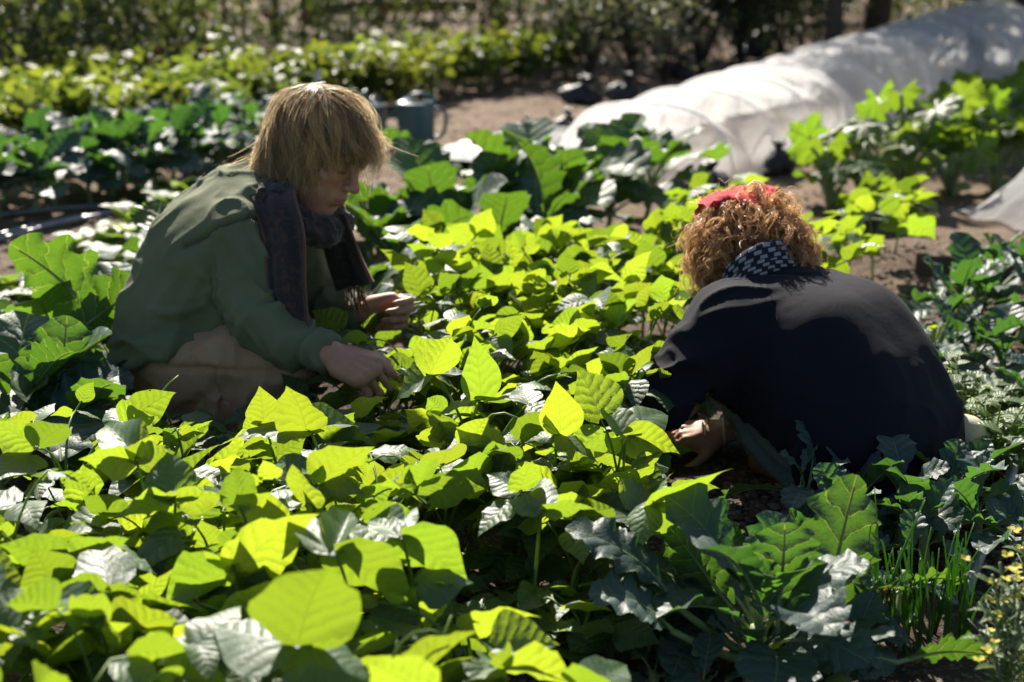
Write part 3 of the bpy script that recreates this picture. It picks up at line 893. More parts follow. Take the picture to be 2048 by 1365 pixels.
# dark brassicas in the woman's shadow
for k, (u, v, L, n) in enumerate(((1640, 1075, .17, 9), (1720, 1085, .17, 9), (1800, 1090, .18, 10), (1870, 1080, .16, 9), (1930, 1040, .15, 8), (1960, 1110, .15, 8), (2030, 1150, .15, 8), (1700, 1130, .13, 7), (1850, 1150, .14, 8))):
    b = Gs(u, v)
    cole_plant(b, random.Random(40 + k), n, L, .08, BLUE_UP, BLUE_OUT,
               ["dark brassica at the foot of the woman's jeans", "dark brassica under the woman's jumper hem", "dark brassica with broad leaves behind the tall lobed leaf", "dark brassica under the woman's back",
                "dark brassica in front of the pale shoe", "brassica beside the grey pipe", "brassica behind the yellow flowers", "low dark brassica between the woman and the lobed leaf", "low dark brassica behind the spring onions"][k],
               "brassicas in the woman's shadow")
# row of collards behind the man's hands, up to the white tunnel
for k, (u, v, L, n) in enumerate(((735, 660, .32, 9), (800, 600, .34, 10), (880, 560, .40, 10), (960, 530, .42, 11), (1050, 505, .42, 11), (1130, 480, .42, 11), (1215, 455, .42, 11), (1290, 440, .38, 10), (1090, 545, .36, 9), (745, 560, .30, 8), (850, 500, .32, 9), (1000, 600, .30, 7))):
    b = Gs(u, v)
    cole_plant(b, random.Random(60 + k + (300 if k in (2, 10) else 0)), n, L, .12, COLE_UP, COLE_OUT,
               ["collard plant beside the man's scarf end", "collard plant beyond the man's far hand", "collard plant below the watering can", "collard plant with an upright round leaf in the middle of the row",
                "broad collard plant with toothed leaves in the row", "collard plant with a folded white-sheened leaf", "tall collard plant against the near end of the white tunnel", "last collard of the row beside the tied black bag",
                "collard plant with a wide backlit leaf in front of the row", "collard plant beside the man's chin", "small collard plant on the watering can side of the row", "low collard plant next to the bright beans"][k],
               "collards in the row behind the man", upfrac=.55)
# collards behind and beside the man
LH = [
    ((95, 880, 2.85), (130, 640, 2.9), (-.1, .85, .4), H_BROAD, 1.0, 1.12),
    ((225, 700, 3.1), (60, 470, 3.15), (.1, .85, .4), H_BROAD2, .9, 1.12),
    ((130, 690, 3.0), (280, 560, 3.1), (.1, .8, .5), H_BROAD, 1.1, 1.12),
    ((90, 850, 2.8), (262, 745, 2.9), (.25, -.3, .85), H_BLUE, .9, 1.12),
    ((300, 470, 3.6), (320, 405, 3.7), (0, .85, .4), H_BROAD, 1.5, 1.12),
]
b = Gs(45, 940)
cole_plant(b, random.Random(80), 8, .36, .12, COLE_UP, COLE_OUT, "big collard plant with yellow-veined leaves behind the man's back", "collards beside the man", heroes=[LH[0], LH[3]], stem_r=.016)
b = Gs(150, 800)
cole_plant(b, random.Random(81), 8, .36, .13, COLE_UP, COLE_OUT, "big collard plant with two broad leaves against the drip lines", "collards beside the man", heroes=[LH[1], LH[2]], stem_r=.016)
b = Gs(310, 560)
cole_plant(b, random.Random(82), 3, .22, .12, COLE_UP, COLE_OUT, "collard plant with one round leaf behind the man's shoulder", "collards beside the man", heroes=[LH[4]])
for k, (u, v) in enumerate(((250, 830), (-10, 900), (130, 960), (-40, 760), (10, 1010), (230, 740))):
    b = Gs(u, v)
    cole_plant(b, random.Random(84 + k), 7, .26, .09, COLE_UP, COLE_OUT,
               ["collard plant at the seat of the man's trousers", "collard plant cut by the photo's edge beside the bright beans", "low dark collard between the beans and the man", "collard plant cut by the photo's edge near the drip lines", "low collard plant under the edge leaves", "collard plant under the man's shirt hem"][k], "collards beside the man")
# blue-green broccoli row further back
for k in range(22):
    r = random.Random(120 + k)
    t = k / 21
    u = -60 + 600 * t + r.uniform(-15, 15); v = 452 - 120 * t + r.uniform(-6, 8) - (26 if k % 2 else 0)
    b = Gs(u, v)
    cole_plant(b, r, 10, .30, .16, BLUE_UP, BLUE_OUT, f"blue-green broccoli plant, {ORD[k // 2]} from the photo's edge in the {('nearer', 'farther')[k % 2]} line behind the drip tubes", "broccoli plants in the row behind the drip lines", upfrac=.35)
# kale and rape plants along the path on the other side of the woman
for k, (u, v, L, n) in enumerate(((1905, 700, .22, 10), (1965, 690, .24, 11), (2035, 680, .25, 11), (2000, 640, .22, 9), (1890, 780, .16, 9), (1850, 735, .14, 7), (1935, 800, .16, 9), (2000, 800, .2, 10), (2050, 860, .2, 10))):
    b = Gs(u, v)
    cole_plant(b, random.Random(160 + k), n, L, .12, BLUE_UP, BLUE_OUT, ["curly kale plant beside the bare path", "curly kale plant in front of the dark board", "curly kale plant cut by the photo's edge", "curly kale plant behind the others by the board",
               "small kale plant at the woman's hip", "small kale plant behind the woman's back", "small kale plant with a yellow leaf over it", "kale plant under the path row", "kale plant over the grey pipe"][k], "kale plants along the path")
for k in range(16):
    r = random.Random(180 + k)
    u, v = r.uniform(1880, 2060), r.uniform(850, 990)
    b = Gs(u, v)
    e = empty("leafy_weed", b, "narrow-leaved shoot among the kale between the woman and the grey pipe", "weed", "shoots between the woman and the grey pipe")
    mb = MB(); h = r.uniform(.10, .19)
    tips = []
    for j in range(4):
        az = r.uniform(0, 6.28)
        q = Vector((math.sin(az) * .05, math.cos(az) * .05, h * r.uniform(.7, 1.1)))
        c = bez((0, 0, 0), (q.x * .2, q.y * .2, q.z * .6), q, 7); mb.tube(c, np.linspace(.003, .0015, 7), 4)
        for i in range(2, 7): tips.append((Vector(c[i]), az + i * 2.4))
    part("stem", mb.build("stem", M_STEM), e)
    for p, az in tips:
        leaf_part("leaf", r.choice(SMALL), e, (0, 0, 0), p, az, r.uniform(.03, .055), r.uniform(.8, 1.2))
# the bright yellow leaf lying over the small kale
e = empty("bean_seedling", Gs(1850, 760), "bean seedling with one flat glowing leaf beside the woman's back", "bean plant")
mb = MB(); q = P(1838, 690, 3.72) - e.location; mb.tube(bez((0, 0, 0), (q.x * .2, q.y, q.z * .7), q, 6), .002, 5)
part("stem", mb.build("stem", M_STEM), e)
place("leaflet", BEANS[3], e, frame(P(1838, 685, 3.72), P(1952, 676, 3.72) - P(1838, 685, 3.72), Vector((0, .6, .7)), .155), e.location, .8)

# ------------------------------------------------------------------ courgettes
def palmate(mat, n, seed, rows=14):
    """deeply lobed courgette leaf: fan of lobes round the stalk point"""
    r = np.random.default_rng(seed)
    na = 56
    th = np.linspace(-2.55, 2.55, na)
    rad = 0.50 + 0.30 * np.abs(np.cos(th * 2.5 * 0.98)) ** .8 + .05 * np.sin(th * 17 + seed) + .03 * np.sin(th * 29 + 2 * seed)
    rad *= (1 - .22 * (np.abs(th) / 2.55) ** 2)
    rr = np.linspace(0.02, 1, 7)
    TH, RR = np.meshgrid(th, rr, indexing='ij')
    RD = rad[:, None] * RR
    x = np.sin(TH) * RD; y = np.cos(TH) * RD
    z = 0.16 * RR ** 2 * np.cos(TH * 5 + 1) * .5 - 0.28 * RR ** 2 * .6 + .05 * np.sin(TH * 9 + seed) * RR ** 2 + .10 * RR
    V = np.stack([x, y, z], -1).reshape(-1, 3)
    uv = np.stack([x * .5 + .5, y * .5 + .5], -1).reshape(-1, 2)
    i, j = np.meshgrid(np.arange(na - 1), np.arange(6), indexing='ij')
    a = (i * 7 + j).ravel()
    return mesh_np("leaf", V, np.stack([a, a + 1, a + 8, a + 7], 1), mat, True, uv)
PALM = [palmate(M_SQUA, 1, s) for s in range(5)]
PALM_D = PALM
def courgette(base, r, n, L, label, hl=1.0):
    e = empty("courgette_plant", base, label, "courgette plant", "courgette plants beside the white tunnel")
    mb = MB()
    for k in range(n):
        az = 2.4 * k + r.uniform(-.4, .4)
        el = R(r.uniform(38, 80))
        ln = L * r.uniform(.65, 1.1)
        q = Vector((math.sin(az) * math.cos(el), math.cos(az) * math.cos(el), math.sin(el) * hl)) * ln
        mid = Vector((q.x * .35, q.y * .35, q.z * .85))
        pm = MB(); pm.tube(bez((0, 0, 0), mid, q, 9), np.linspace(.012, .008, 9), 6)
        part("leaf_stalk", pm.build("leaf_stalk", M_PALE), e)
        tip, nrm = orient(r, az, 'sun' if r.random() < .6 else 'flat')
        place("leaf", r.choice(PALM), e, frame(base + q, tip + Vector((0, 0, -.2)), nrm, r.uniform(.10, .155)), base, r.uniform(.9, 1.2))
    mb.tube([(0, 0, -.02), (.02, .01, .02), (.05, .02, .035), (.09, .03, .03)], [.02, .022, .02, .014], 7)
    part("stem", mb.build("stem", M_PALE), e)
    return e
for k, (u, v, n, L) in enumerate(((1660, 420, 7, .34), (1725, 395, 9, .44), (1800, 385, 10, .55), (1900, 385, 10, .60), (1985, 380, 10, .62), (2060, 370, 9, .62), (1870, 330, 9, .62), (1975, 315, 9, .66), (2070, 300, 9, .7), (1760, 440, 6, .24), (2120, 260, 8, .7))):
    courgette(Gs(u, v), random.Random(210 + k), n, L * (.78 if k < 3 else .58), ["low courgette plant with bright yellow-green leaves at the tunnel's foot", "courgette plant with curved pale stalks beside the bare path", "courgette plant with tall pale stalks catching the sun", "courgette plant in the shade by the small white tunnel",
              "dark courgette plant above the small white tunnel", "courgette plant cut by the photo's edge", "courgette plant against the long white tunnel", "courgette plant with dark leaves near the far tunnel", "courgette plant under the far tunnel end", "small courgette plant at the path", "courgette plant partly beyond the photo's edge"][k])

# ------------------------------------------------------------------ low salads at the drip lines
for k in range(30):
    r = random.Random(240 + k)
    if k < 14: u, v = r.uniform(120, 420), r.uniform(468, 545)
    elif k < 22: u, v = r.uniform(290, 470), r.uniform(392, 425)
    else: u, v = r.uniform(-20, 130), r.uniform(560, 640)
    b = Gs(u, v)
    e = empty("salad_seedling", b, "low pale green salad seedling beside the drip lines" if k < 14 else ("pale salad seedling at the foot of the broccoli row" if k < 22 else "low salad seedling at the photo's edge among the drip lines"), "seedling",
              "salad seedlings along the drip lines")
    for j in range(8):
        leaf_part("leaf", r.choice(SMALL), e, (0, 0, 0), (0, 0, .005 + .008 * j), j * 2.4 + r.uniform(-.3, .3), r.uniform(.07, .12), r.uniform(1.1, 1.6), r.uniform(-.2, .35))
# ------------------------------------------------------------------ yellow-green crop rows further back
for row, (u0, v0, u1, v1, n) in enumerate(((-80, 352, 480, 292, 15), (-60, 300, 700, 222, 20), (420, 262, 1150, 150, 22), (700, 196, 1165, 128, 12), (-60, 330, 560, 262, 18))):
    for k in range(n):
        r = random.Random(300 + row * 40 + k)
        t = (k + r.uniform(.2, .8)) / n
        b = Gs(u0 + (u1 - u0) * t, v0 + (v1 - v0) * t + r.uniform(-5, 5))
        e = empty("potato_plant", b, f"{ORD[k]} {('yellowing crop plant from the edge in the row right behind the broccoli', 'yellowing crop plant from the edge in the middle back row', 'bright crop plant from the watering cans in the row ending at the path', 'bright crop plant in the short farthest row, counted from the cans', 'leafy crop plant from the edge in the second row behind the broccoli')[row]}",
                  "crop plant", "yellow-green crop plants in the back rows")
        H = r.uniform(.30, .42) if row < 2 or row == 4 else r.uniform(.28, .40)
        mb = MB(); pts = []
        for j in range(7):
            az = r.uniform(0, 6.28); s = r.uniform(.05, .22)
            q = Vector((math.sin(az) * s, math.cos(az) * s, H * r.uniform(.6, 1.0)))
            c = bez((0, 0, 0), (q.x * .3, q.y * .3, q.z * .7), q, 6); mb.tube(c, np.linspace(.005, .002, 6), 4)
            for i in range(2, 6):
                for _ in range(5): pts.append(Vector(c[i]) + Vector((r.gauss(0, .045), r.gauss(0, .045), r.gauss(0, .03))))
        part("stem", mb.build("stem", M_STEM), e)
        f = part("foliage", leaf_cloud(pts, .085, M_YELL, "foliage", r, .2, .36, sun=.9), e); f['kind'] = 'stuff'

# ------------------------------------------------------------------ tomato vines on stakes
M_TOM = simple_mat("tomato", (0.45, 0.05, 0.02), .25, .5, 10, .3, 0)
M_VINE = leaf_mat("vine_leaf", (0.05, 0.075, 0.03), (0.08, 0.10, 0.05), (0.26, 0.36, 0.05), (0.12, 0.16, 0.06), nlat=6, fac=.38, var=.6, rough=.4, hue2=(.32, .30, .08))
def ico(rad, sub=1):
    t = (1 + 5 ** .5) / 2
    v = np.array([(-1, t, 0), (1, t, 0), (-1, -t, 0), (1, -t, 0), (0, -1, t), (0, 1, t), (0, -1, -t), (0, 1, -t), (t, 0, -1), (t, 0, 1), (-t, 0, -1), (-t, 0, 1)], float)
    v /= np.linalg.norm(v, axis=1, keepdims=True)
    f = np.array([(0, 11, 5), (0, 5, 1), (0, 1, 7), (0, 7, 10), (0, 10, 11), (1, 5, 9), (5, 11, 4), (11, 10, 2), (10, 7, 6), (7, 1, 8), (3, 9, 4), (3, 4, 2), (3, 2, 6), (3, 6, 8), (3, 8, 9), (4, 9, 5), (2, 4, 11), (6, 2, 10), (8, 6, 7), (9, 8, 1)])
    for _ in range(sub):
        vs = [tuple(p) for p in v]; cache = {}; nf = []
        def midp(a, b):
            k = (min(a, b), max(a, b))
            if k not in cache:
                p = (v[a] + v[b]) / 2; vs.append(tuple(p / np.linalg.norm(p))); cache[k] = len(vs) - 1
            return cache[k]
        for a, b, c in f:
            ab, bc, ca = midp(a, b), midp(b, c), midp(c, a)
            nf += [(a, ab, ca), (b, bc, ab), (c, ca, bc), (ab, bc, ca)]
        v = np.array(vs); f = np.array(nf)
    return v * rad, f
TOM_ME = mesh_np("tomato", *ico(.028, 1), M_TOM)
for row, (u0, v0, u1, v1, n) in enumerate(((-90, 268, 420, 196, 10), (-60, 222, 900, 98, 18))):
    for k in range(n):
        r = random.Random(420 + row * 30 + k)
        t = (k + r.uniform(.3, .7)) / n
        b = Gs(u0 + (u1 - u0) * t, v0 + (v1 - v0) * t)
        H = r.uniform(.95, 1.35) if row else r.uniform(.75, 1.15)
        e = empty("tomato_vine", b, f"{ORD[k]} staked tomato vine from the edge in the {('nearer short', 'far long')[row]} vine row", "tomato vine", "staked tomato vines at the back")
        mb = MB(); mb.tube([(0, 0, -.05), (r.gauss(0, .03), r.gauss(0, .03), H * 1.12)], [.013, .011], 6)
        part("stake", mb.build("stake", M_WOOD), e)
        mb = MB(); pts = []
        for j in range(3):
            q = [Vector((r.gauss(0, .05), r.gauss(0, .05), H * i / 6)) for i in range(7)]
            c = catmull(q, 3); mb.tube(c, .005, 4)
            for p in c[3:]:
                for _ in range(7): pts.append(Vector(p) + Vector((r.gauss(0, .16), r.gauss(0, .16), r.gauss(-.03, .06))))
        part("stem", mb.build("stem", M_STEM), e)
        f = part("foliage", leaf_cloud(pts, .085, M_VINE, "foliage", r, -.2, .25, droop=.4, sun=.5), e); f['kind'] = 'stuff'
        for j in range(r.choice((0, 1, 2))):
            part("tomato", TOM_ME, e, (r.gauss(0, .13), -.12 + r.gauss(0, .05), H * r.uniform(.15, .5)))

# ------------------------------------------------------------------ shrubs and trees beyond the garden
def shrub(b, r, rad, H, n, size, mat, label, name="shrub", up=.2):
    e = empty(name, b, label, "shrub", "shrubs beyond the garden beds")
    mb = MB(); pts = []
    for j in range(9):
        az = r.uniform(0, 6.28); s = rad * r.uniform(.2, 1)
        q = Vector((math.sin(az) * s, math.cos(az) * s, H * r.uniform(.5, 1)))
        c = bez((0, 0, 0), (q.x * .3, q.y * .3, q.z * .7), q, 7); mb.tube(c, np.linspace(.014, .003, 7), 5)
        cl = rad * .32
        for _ in range(n // 9):
            p = Vector(c[r.choice((3, 4, 5, 6, 6))]); pts.append(p + Vector((r.gauss(0, cl), r.gauss(0, cl), r.gauss(0, cl * .7))))
    pts = [p if p.z > .02 else Vector((p.x, p.y, .05)) for p in pts]
    part("branches", mb.build("branches", M_BARK), e)
    f = part("foliage", leaf_cloud(pts, size, mat, "foliage", r, up, .3, sun=.3), e); f['kind'] = 'stuff'
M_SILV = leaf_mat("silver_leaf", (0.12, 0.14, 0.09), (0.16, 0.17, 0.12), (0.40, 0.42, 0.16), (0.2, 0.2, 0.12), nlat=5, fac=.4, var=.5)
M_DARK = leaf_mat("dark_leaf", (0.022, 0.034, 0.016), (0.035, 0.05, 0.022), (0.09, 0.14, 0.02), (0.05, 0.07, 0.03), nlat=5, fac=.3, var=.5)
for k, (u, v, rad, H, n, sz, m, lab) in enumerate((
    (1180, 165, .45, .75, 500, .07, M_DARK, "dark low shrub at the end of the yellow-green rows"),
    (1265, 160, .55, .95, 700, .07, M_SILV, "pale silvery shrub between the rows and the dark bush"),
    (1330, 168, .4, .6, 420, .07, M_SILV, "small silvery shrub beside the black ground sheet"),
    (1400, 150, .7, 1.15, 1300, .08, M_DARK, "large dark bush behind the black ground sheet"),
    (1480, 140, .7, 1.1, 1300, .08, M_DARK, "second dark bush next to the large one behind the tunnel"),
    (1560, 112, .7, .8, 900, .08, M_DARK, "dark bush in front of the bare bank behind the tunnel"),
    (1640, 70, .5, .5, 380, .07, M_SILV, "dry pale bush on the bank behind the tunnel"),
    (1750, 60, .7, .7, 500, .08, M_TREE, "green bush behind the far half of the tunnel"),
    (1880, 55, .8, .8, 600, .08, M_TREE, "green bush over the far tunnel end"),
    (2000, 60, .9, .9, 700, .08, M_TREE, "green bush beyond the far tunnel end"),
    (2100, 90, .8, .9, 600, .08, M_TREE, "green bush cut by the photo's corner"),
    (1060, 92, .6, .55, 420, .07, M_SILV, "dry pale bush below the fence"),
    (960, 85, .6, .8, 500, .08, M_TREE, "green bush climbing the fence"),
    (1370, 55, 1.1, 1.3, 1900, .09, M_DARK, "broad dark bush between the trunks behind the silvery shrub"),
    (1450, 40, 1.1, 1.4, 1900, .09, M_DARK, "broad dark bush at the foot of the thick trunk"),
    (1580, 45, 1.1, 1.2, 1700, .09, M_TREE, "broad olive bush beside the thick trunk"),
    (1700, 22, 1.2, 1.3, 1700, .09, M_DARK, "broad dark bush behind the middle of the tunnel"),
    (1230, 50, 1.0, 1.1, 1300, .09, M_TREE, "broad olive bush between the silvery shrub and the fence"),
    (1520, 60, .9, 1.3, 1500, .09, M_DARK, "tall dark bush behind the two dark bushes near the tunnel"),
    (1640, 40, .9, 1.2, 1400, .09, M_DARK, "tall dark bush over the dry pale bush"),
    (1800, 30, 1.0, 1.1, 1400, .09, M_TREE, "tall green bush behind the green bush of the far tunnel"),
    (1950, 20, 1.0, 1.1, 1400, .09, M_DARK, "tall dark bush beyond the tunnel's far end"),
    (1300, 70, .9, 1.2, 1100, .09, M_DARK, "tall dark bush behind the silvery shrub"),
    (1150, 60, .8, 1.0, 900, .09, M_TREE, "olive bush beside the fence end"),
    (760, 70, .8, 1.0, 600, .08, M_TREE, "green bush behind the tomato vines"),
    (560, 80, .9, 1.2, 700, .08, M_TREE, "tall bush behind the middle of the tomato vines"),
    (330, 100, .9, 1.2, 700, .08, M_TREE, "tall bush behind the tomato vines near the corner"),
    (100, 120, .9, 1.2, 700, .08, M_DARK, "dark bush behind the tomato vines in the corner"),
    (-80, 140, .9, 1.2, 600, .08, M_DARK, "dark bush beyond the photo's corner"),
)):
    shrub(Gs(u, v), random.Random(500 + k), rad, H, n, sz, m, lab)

def tree(b, r, H, cr, n, mat, label, lean=(0, 0), size=.13, trunk=.12, low=.42):
    e = empty("tree", b, label, "tree", "trees beyond the garden")
    mb = MB()
    top = Vector((lean[0], lean[1], H))
    tp = catmull([(0, 0, -.1), (lean[0] * .2 + r.gauss(0, .06), lean[1] * .2, H * .3), (lean[0] * .6 + r.gauss(0, .08), lean[1] * .6, H * .65), top], 5)
    mb.tube(tp, np.linspace(trunk, trunk * .3, len(tp)), 9)
    part("trunk", mb.build("trunk", M_BARK), e)
    pts = []
    lm = MB()
    for j in range(16):
        t = r.uniform(low, 1.0); p = Vector(tp[int(t * (len(tp) - 1))])
        az = r.uniform(0, 6.28); s = cr * r.uniform(.45, 1.0)
        q = p + Vector((math.sin(az) * s, math.cos(az) * s, s * r.uniform(-.1, .6)))
        c = bez(p, (p + q) / 2 + Vector((0, 0, .15 * s)), q, 7); lm.tube(c, np.linspace(trunk * .35, .012, 7), 5)
        cl = cr * .22
        for _ in range(n // 16):
            o = Vector(c[r.choice((3, 4, 5, 6, 6))]); pts.append(o + Vector((r.gauss(0, cl), r.gauss(0, cl), r.gauss(0, cl * .7))))
    part("limbs", lm.build("limbs", M_BARK), e)
    f = part("crown", leaf_cloud(pts, size, mat, "crown", r, .1, .32), e); f['kind'] = 'stuff'
# (trunk spot, height, crown radius, leaves, lean)
for k, (x, y, H, cr, n, ln, lab, tk) in enumerate((
    (1.05, 15.0, 4.4, 1.7, 4200, (.2, -.6), "dark-trunked tree standing behind the silvery shrub", .13),
    (2.35, 14.2, 4.6, 2.0, 5200, (.3, -.5), "thick-trunked tree behind the large dark bush", .22),
    (-.15, 16.6, 4.6, 1.6, 3200, (0, -.2), "slim tree in front of the fence", .11),
    (3.9, 15.6, 5.0, 1.9, 4800, (.2, -.6), "tree on the bank behind the tunnel", .15),
    (-2.4, 17.5, 5.0, 1.9, 2600, (.2, -.2), "tree behind the middle of the tomato vines", .13),
    (-5.2, 17.0, 5.2, 2.0, 2600, (.2, -.2), "tree behind the tomato vines near the photo's corner", .13),
    (2.3, 10.3, 3.5, 1.3, 5600, (-.2, -.1), "tree with low crown beside the middle of the long tunnel", .07),
    (3.75, 11.6, 3.9, 1.3, 4600, (-.6, -.1), "small tree right behind the shaded middle of the long tunnel", .08),
    (4.6, 13.2, 4.6, 1.5, 4200, (.1, -.1), "tree beside the far part of the long tunnel", .12),
    (6.6, 17.5, 5.5, 2.2, 4000, (.2, -.6), "tree beyond the far end of the tunnel", .16),
)):
    tree(Vector((x, y, gz(x, y))), random.Random(600 + k), H, cr, n, M_TREE, lab, ln, trunk=tk)

# ------------------------------------------------------------------ plank fence at the back
M_FENCE = simple_mat("old_fence_wood", (0.10, 0.075, 0.055), .85, .2, 8, .45, .5, .01)
f0, f1 = Vector((-3.0, 18.6, 0)), Vector((3.2, 19.6, 0))
e = empty("plank_fence", f0, "weathered brown plank fence across the back of the garden", "fence")
dv = (f1 - f0); L = dv.length; ang = math.atan2(dv.y, dv.x)
def box_me(name, sx, sy, sz, mat, bev=.004):
    x, y, z = sx / 2, sy / 2, sz / 2
    V = []; 
    for k, zz in enumerate((-z, -z + bev, z - bev, z)):
        i = bev if k in (0, 3) else 0
        V += [(-x + i, -y + i, zz), (x - i, -y + i, zz), (x - i, y - i, zz), (-x + i, y - i, zz)]
    F = [(3, 2, 1, 0), (12, 13, 14, 15)]
    for k in range(3):
        for j in range(4): F.append((k * 4 + j, k * 4 + (j + 1) % 4, k * 4 + 4 + (j + 1) % 4, k * 4 + 4 + j))
    return mesh_np(name, V, F, mat, False)
pl = [box_me("plank", 2.05, .025, .15, M_FENCE) for _ in range(1)]
po = box_me("post", .09, .09, 1.25, M_FENCE)
nb = int(L / 2.1)
for k in range(nb + 1):
    c = f0.lerp(f1, k / nb)
    part("post", po, e, (c - f0) + Vector((0, 0, .55)), (0, 0, ang))
    if k < nb:
        m = f0.lerp(f1, (k + .5) / nb)
        for j in range(5):
            part("plank", pl[0], e, (m - f0) + Vector((random.gauss(0, .01), -.06, .14 + .21 * j)), (random.gauss(0, .01), random.gauss(0, .006), ang))
# ------------------------------------------------------------------ white fleece tunnels
def fleece_mat():
    M = NT("white_fleece")
    tc = M.n("TexCoord"); o = tc.outputs['Object']
    nz = M.noise(o, 5, 4)
    c = M.mix(nz, (0.88, 0.88, 0.87), (0.93, 0.93, 0.92))
    df = M.n("BsdfDiffuse"); M.l(c, df.inputs[0])
    tl = M.n("BsdfTranslucent"); M.l(M.mix(nz, (0.97, 0.96, 0.94), (0.99, 0.985, 0.97)), tl.inputs[0])
    w = M.n("TexNoise"); w.inputs['Scale'].default_value = 14; w.inputs['Detail'].default_value = 4
    mp = M.n("Mapping"); mp.inputs['Scale'].default_value = (1, 1, .25); M.l(o, mp.inputs[0]); M.l(mp.outputs[0], w.inputs['Vector'])
    b = M.bump(w.outputs[0], .5, .03)
    M.l(b, df.inputs['Normal']); M.l(b, tl.inputs['Normal'])
    ms = M.n("MixShader"); ms.inputs[0].default_value = .70
    M.l(df.outputs[0], ms.inputs[1]); M.l(tl.outputs[0], ms.inputs[2])
    tp = M.n("BsdfTransparent"); tp.inputs[0].default_value = (.95, .95, .95, 1)
    m2 = M.n("MixShader")
    M.l(M.math('ADD', .28, M.math('MULTIPLY', nz, .18)), m2.inputs[0])
    M.l(ms.outputs[0], m2.inputs[1]); M.l(tp.outputs[0], m2.inputs[2])
    M.l(m2.outputs[0], M.out.inputs['Surface'])
    return M.m
M_FLEECE = fleece_mat()
M_HOOP = simple_mat("hoop_plastic", (0.75, 0.76, 0.77), .5, .4, 20, .1, 0)

def tunnel(p0, p1, W, heights, nh, label, seed, end=.5, sag=.26):
    p0, p1 = Vector(p0), Vector(p1)
    e = empty("fleece_tunnel", p0, label, "crop tunnel")
    ax = (p1 - p0); L = ax.length; ax.normalize()
    nx = Vector((-ax.y, ax.x, 0)).normalized()
    r = np.random.default_rng(seed)
    ns, nt = nh * 12, 36
    s = np.linspace(-end / L, 1 + end / L, ns * 1 + 1)
    th = np.linspace(0, math.pi, nt + 1)
    S, T = np.meshgrid(s, th, indexing='ij')
    k = S * (nh - 1)
    fr = np.abs(k - np.round(k)) * 2                       # 0 at a hoop, 1 half way
    H = np.interp(S, np.linspace(0, 1, len(heights)), heights)
    endf = np.clip(np.maximum(-S, S - 1) * L / end, 0, 1)
    H = H * (1 - sag * fr ** 1.3 * (1 - endf)) * (1 - .96 * endf ** 1.9)
    Wd = W * (1 - .03 * fr) * (1 - .30 * endf)
    c, si = np.cos(T), np.sin(T)
    lat = Wd / 2 * np.sign(c) * np.abs(c) ** .8
    z = H * np.abs(si) ** .72
    pn = np.stack([S.ravel() * L * 3, T.ravel() * 1.2, np.zeros(S.size)], 1)
    n1 = vnoise(pn).reshape(S.shape) - .5
    n2 = vnoise(np.stack([(S * L * 3.5 + c * 1.1).ravel() * 1.7, T.ravel() * .6, np.full(S.size, 7.)], 1)).reshape(S.shape) - .5
    n3 = vnoise(np.stack([(S * L * 9 + 3 * np.abs(c) * (S * L * 2 % 1)).ravel(), T.ravel() * 1.0, np.full(S.size, 3.)], 1)).reshape(S.shape) - .5
    off = (.05 * n1 + .075 * n2 + .04 * n3) * (.2 + .8 * fr)
    lat = lat + off * c * 1.2
    z = z + off * si
    skirt = np.clip((.12 - si) / .12, 0, 1)
    lat = lat + np.sign(c) * skirt * (.06 + .05 * n2)
    z = np.maximum(z, .012 + .02 * np.abs(n3))
    along = S * L + .05 * n2
    V = np.array(tuple(ax))[None, None] * along[..., None] + np.array(tuple(nx))[None, None] * lat[..., None] + np.array([0, 0, 1.])[None, None] * z[..., None]
    i, j = np.meshgrid(np.arange(len(s) - 1), np.arange(nt), indexing='ij')
    a = (i * (nt + 1) + j).ravel()
    part("fleece", mesh_np("fleece", V.reshape(-1, 3), np.stack([a, a + 1, a + nt + 2, a + nt + 1], 1), M_FLEECE), e)
    for q in range(nh):
        t = q / (nh - 1)
        h = np.interp(t, np.linspace(0, 1, len(heights)), heights)
        tt = np.linspace(0, math.pi, 22)
        pts = [ax * (t * L) + nx * (float(W / 2 * np.sign(math.cos(x)) * abs(math.cos(x)) ** .8) * .965) + Vector((0, 0, float(h * abs(math.sin(x)) ** .72 * .965))) for x in tt]
        mb = MB(); mb.tube([p * .985 for p in pts] if False else pts, .006, 6); part("hoop", mb.build("hoop", M_HOOP), e)
    return e, ax, nx, L
# right-hand base line runs through these two ground points
a0, a1 = Gs(1412, 392), Gs(2085, 150)
axd = (a1 - a0).normalized(); nd = Vector((-axd.y, axd.x, 0))
TW = .86
t0 = a0 + nd * TW / 2 + axd * .30; t1 = a1 + nd * TW / 2
tunnel((t0.x, t0.y, 0), (t1.x, t1.y, 0), TW, [.34, .39, .43, .47, .52, .57], 13, "long white fleece tunnel over hoops running back past the courgettes", 4)
b0 = Gs(2135, 466); b1 = b0 + Vector((1.9, 1.0, 0))
tunnel((b0.x + .16, b0.y + .22, 0), (b1.x, b1.y, 0), .62, [.30, .34], 4, "short piece of a second white tunnel at the photo's edge", 9, end=.40)

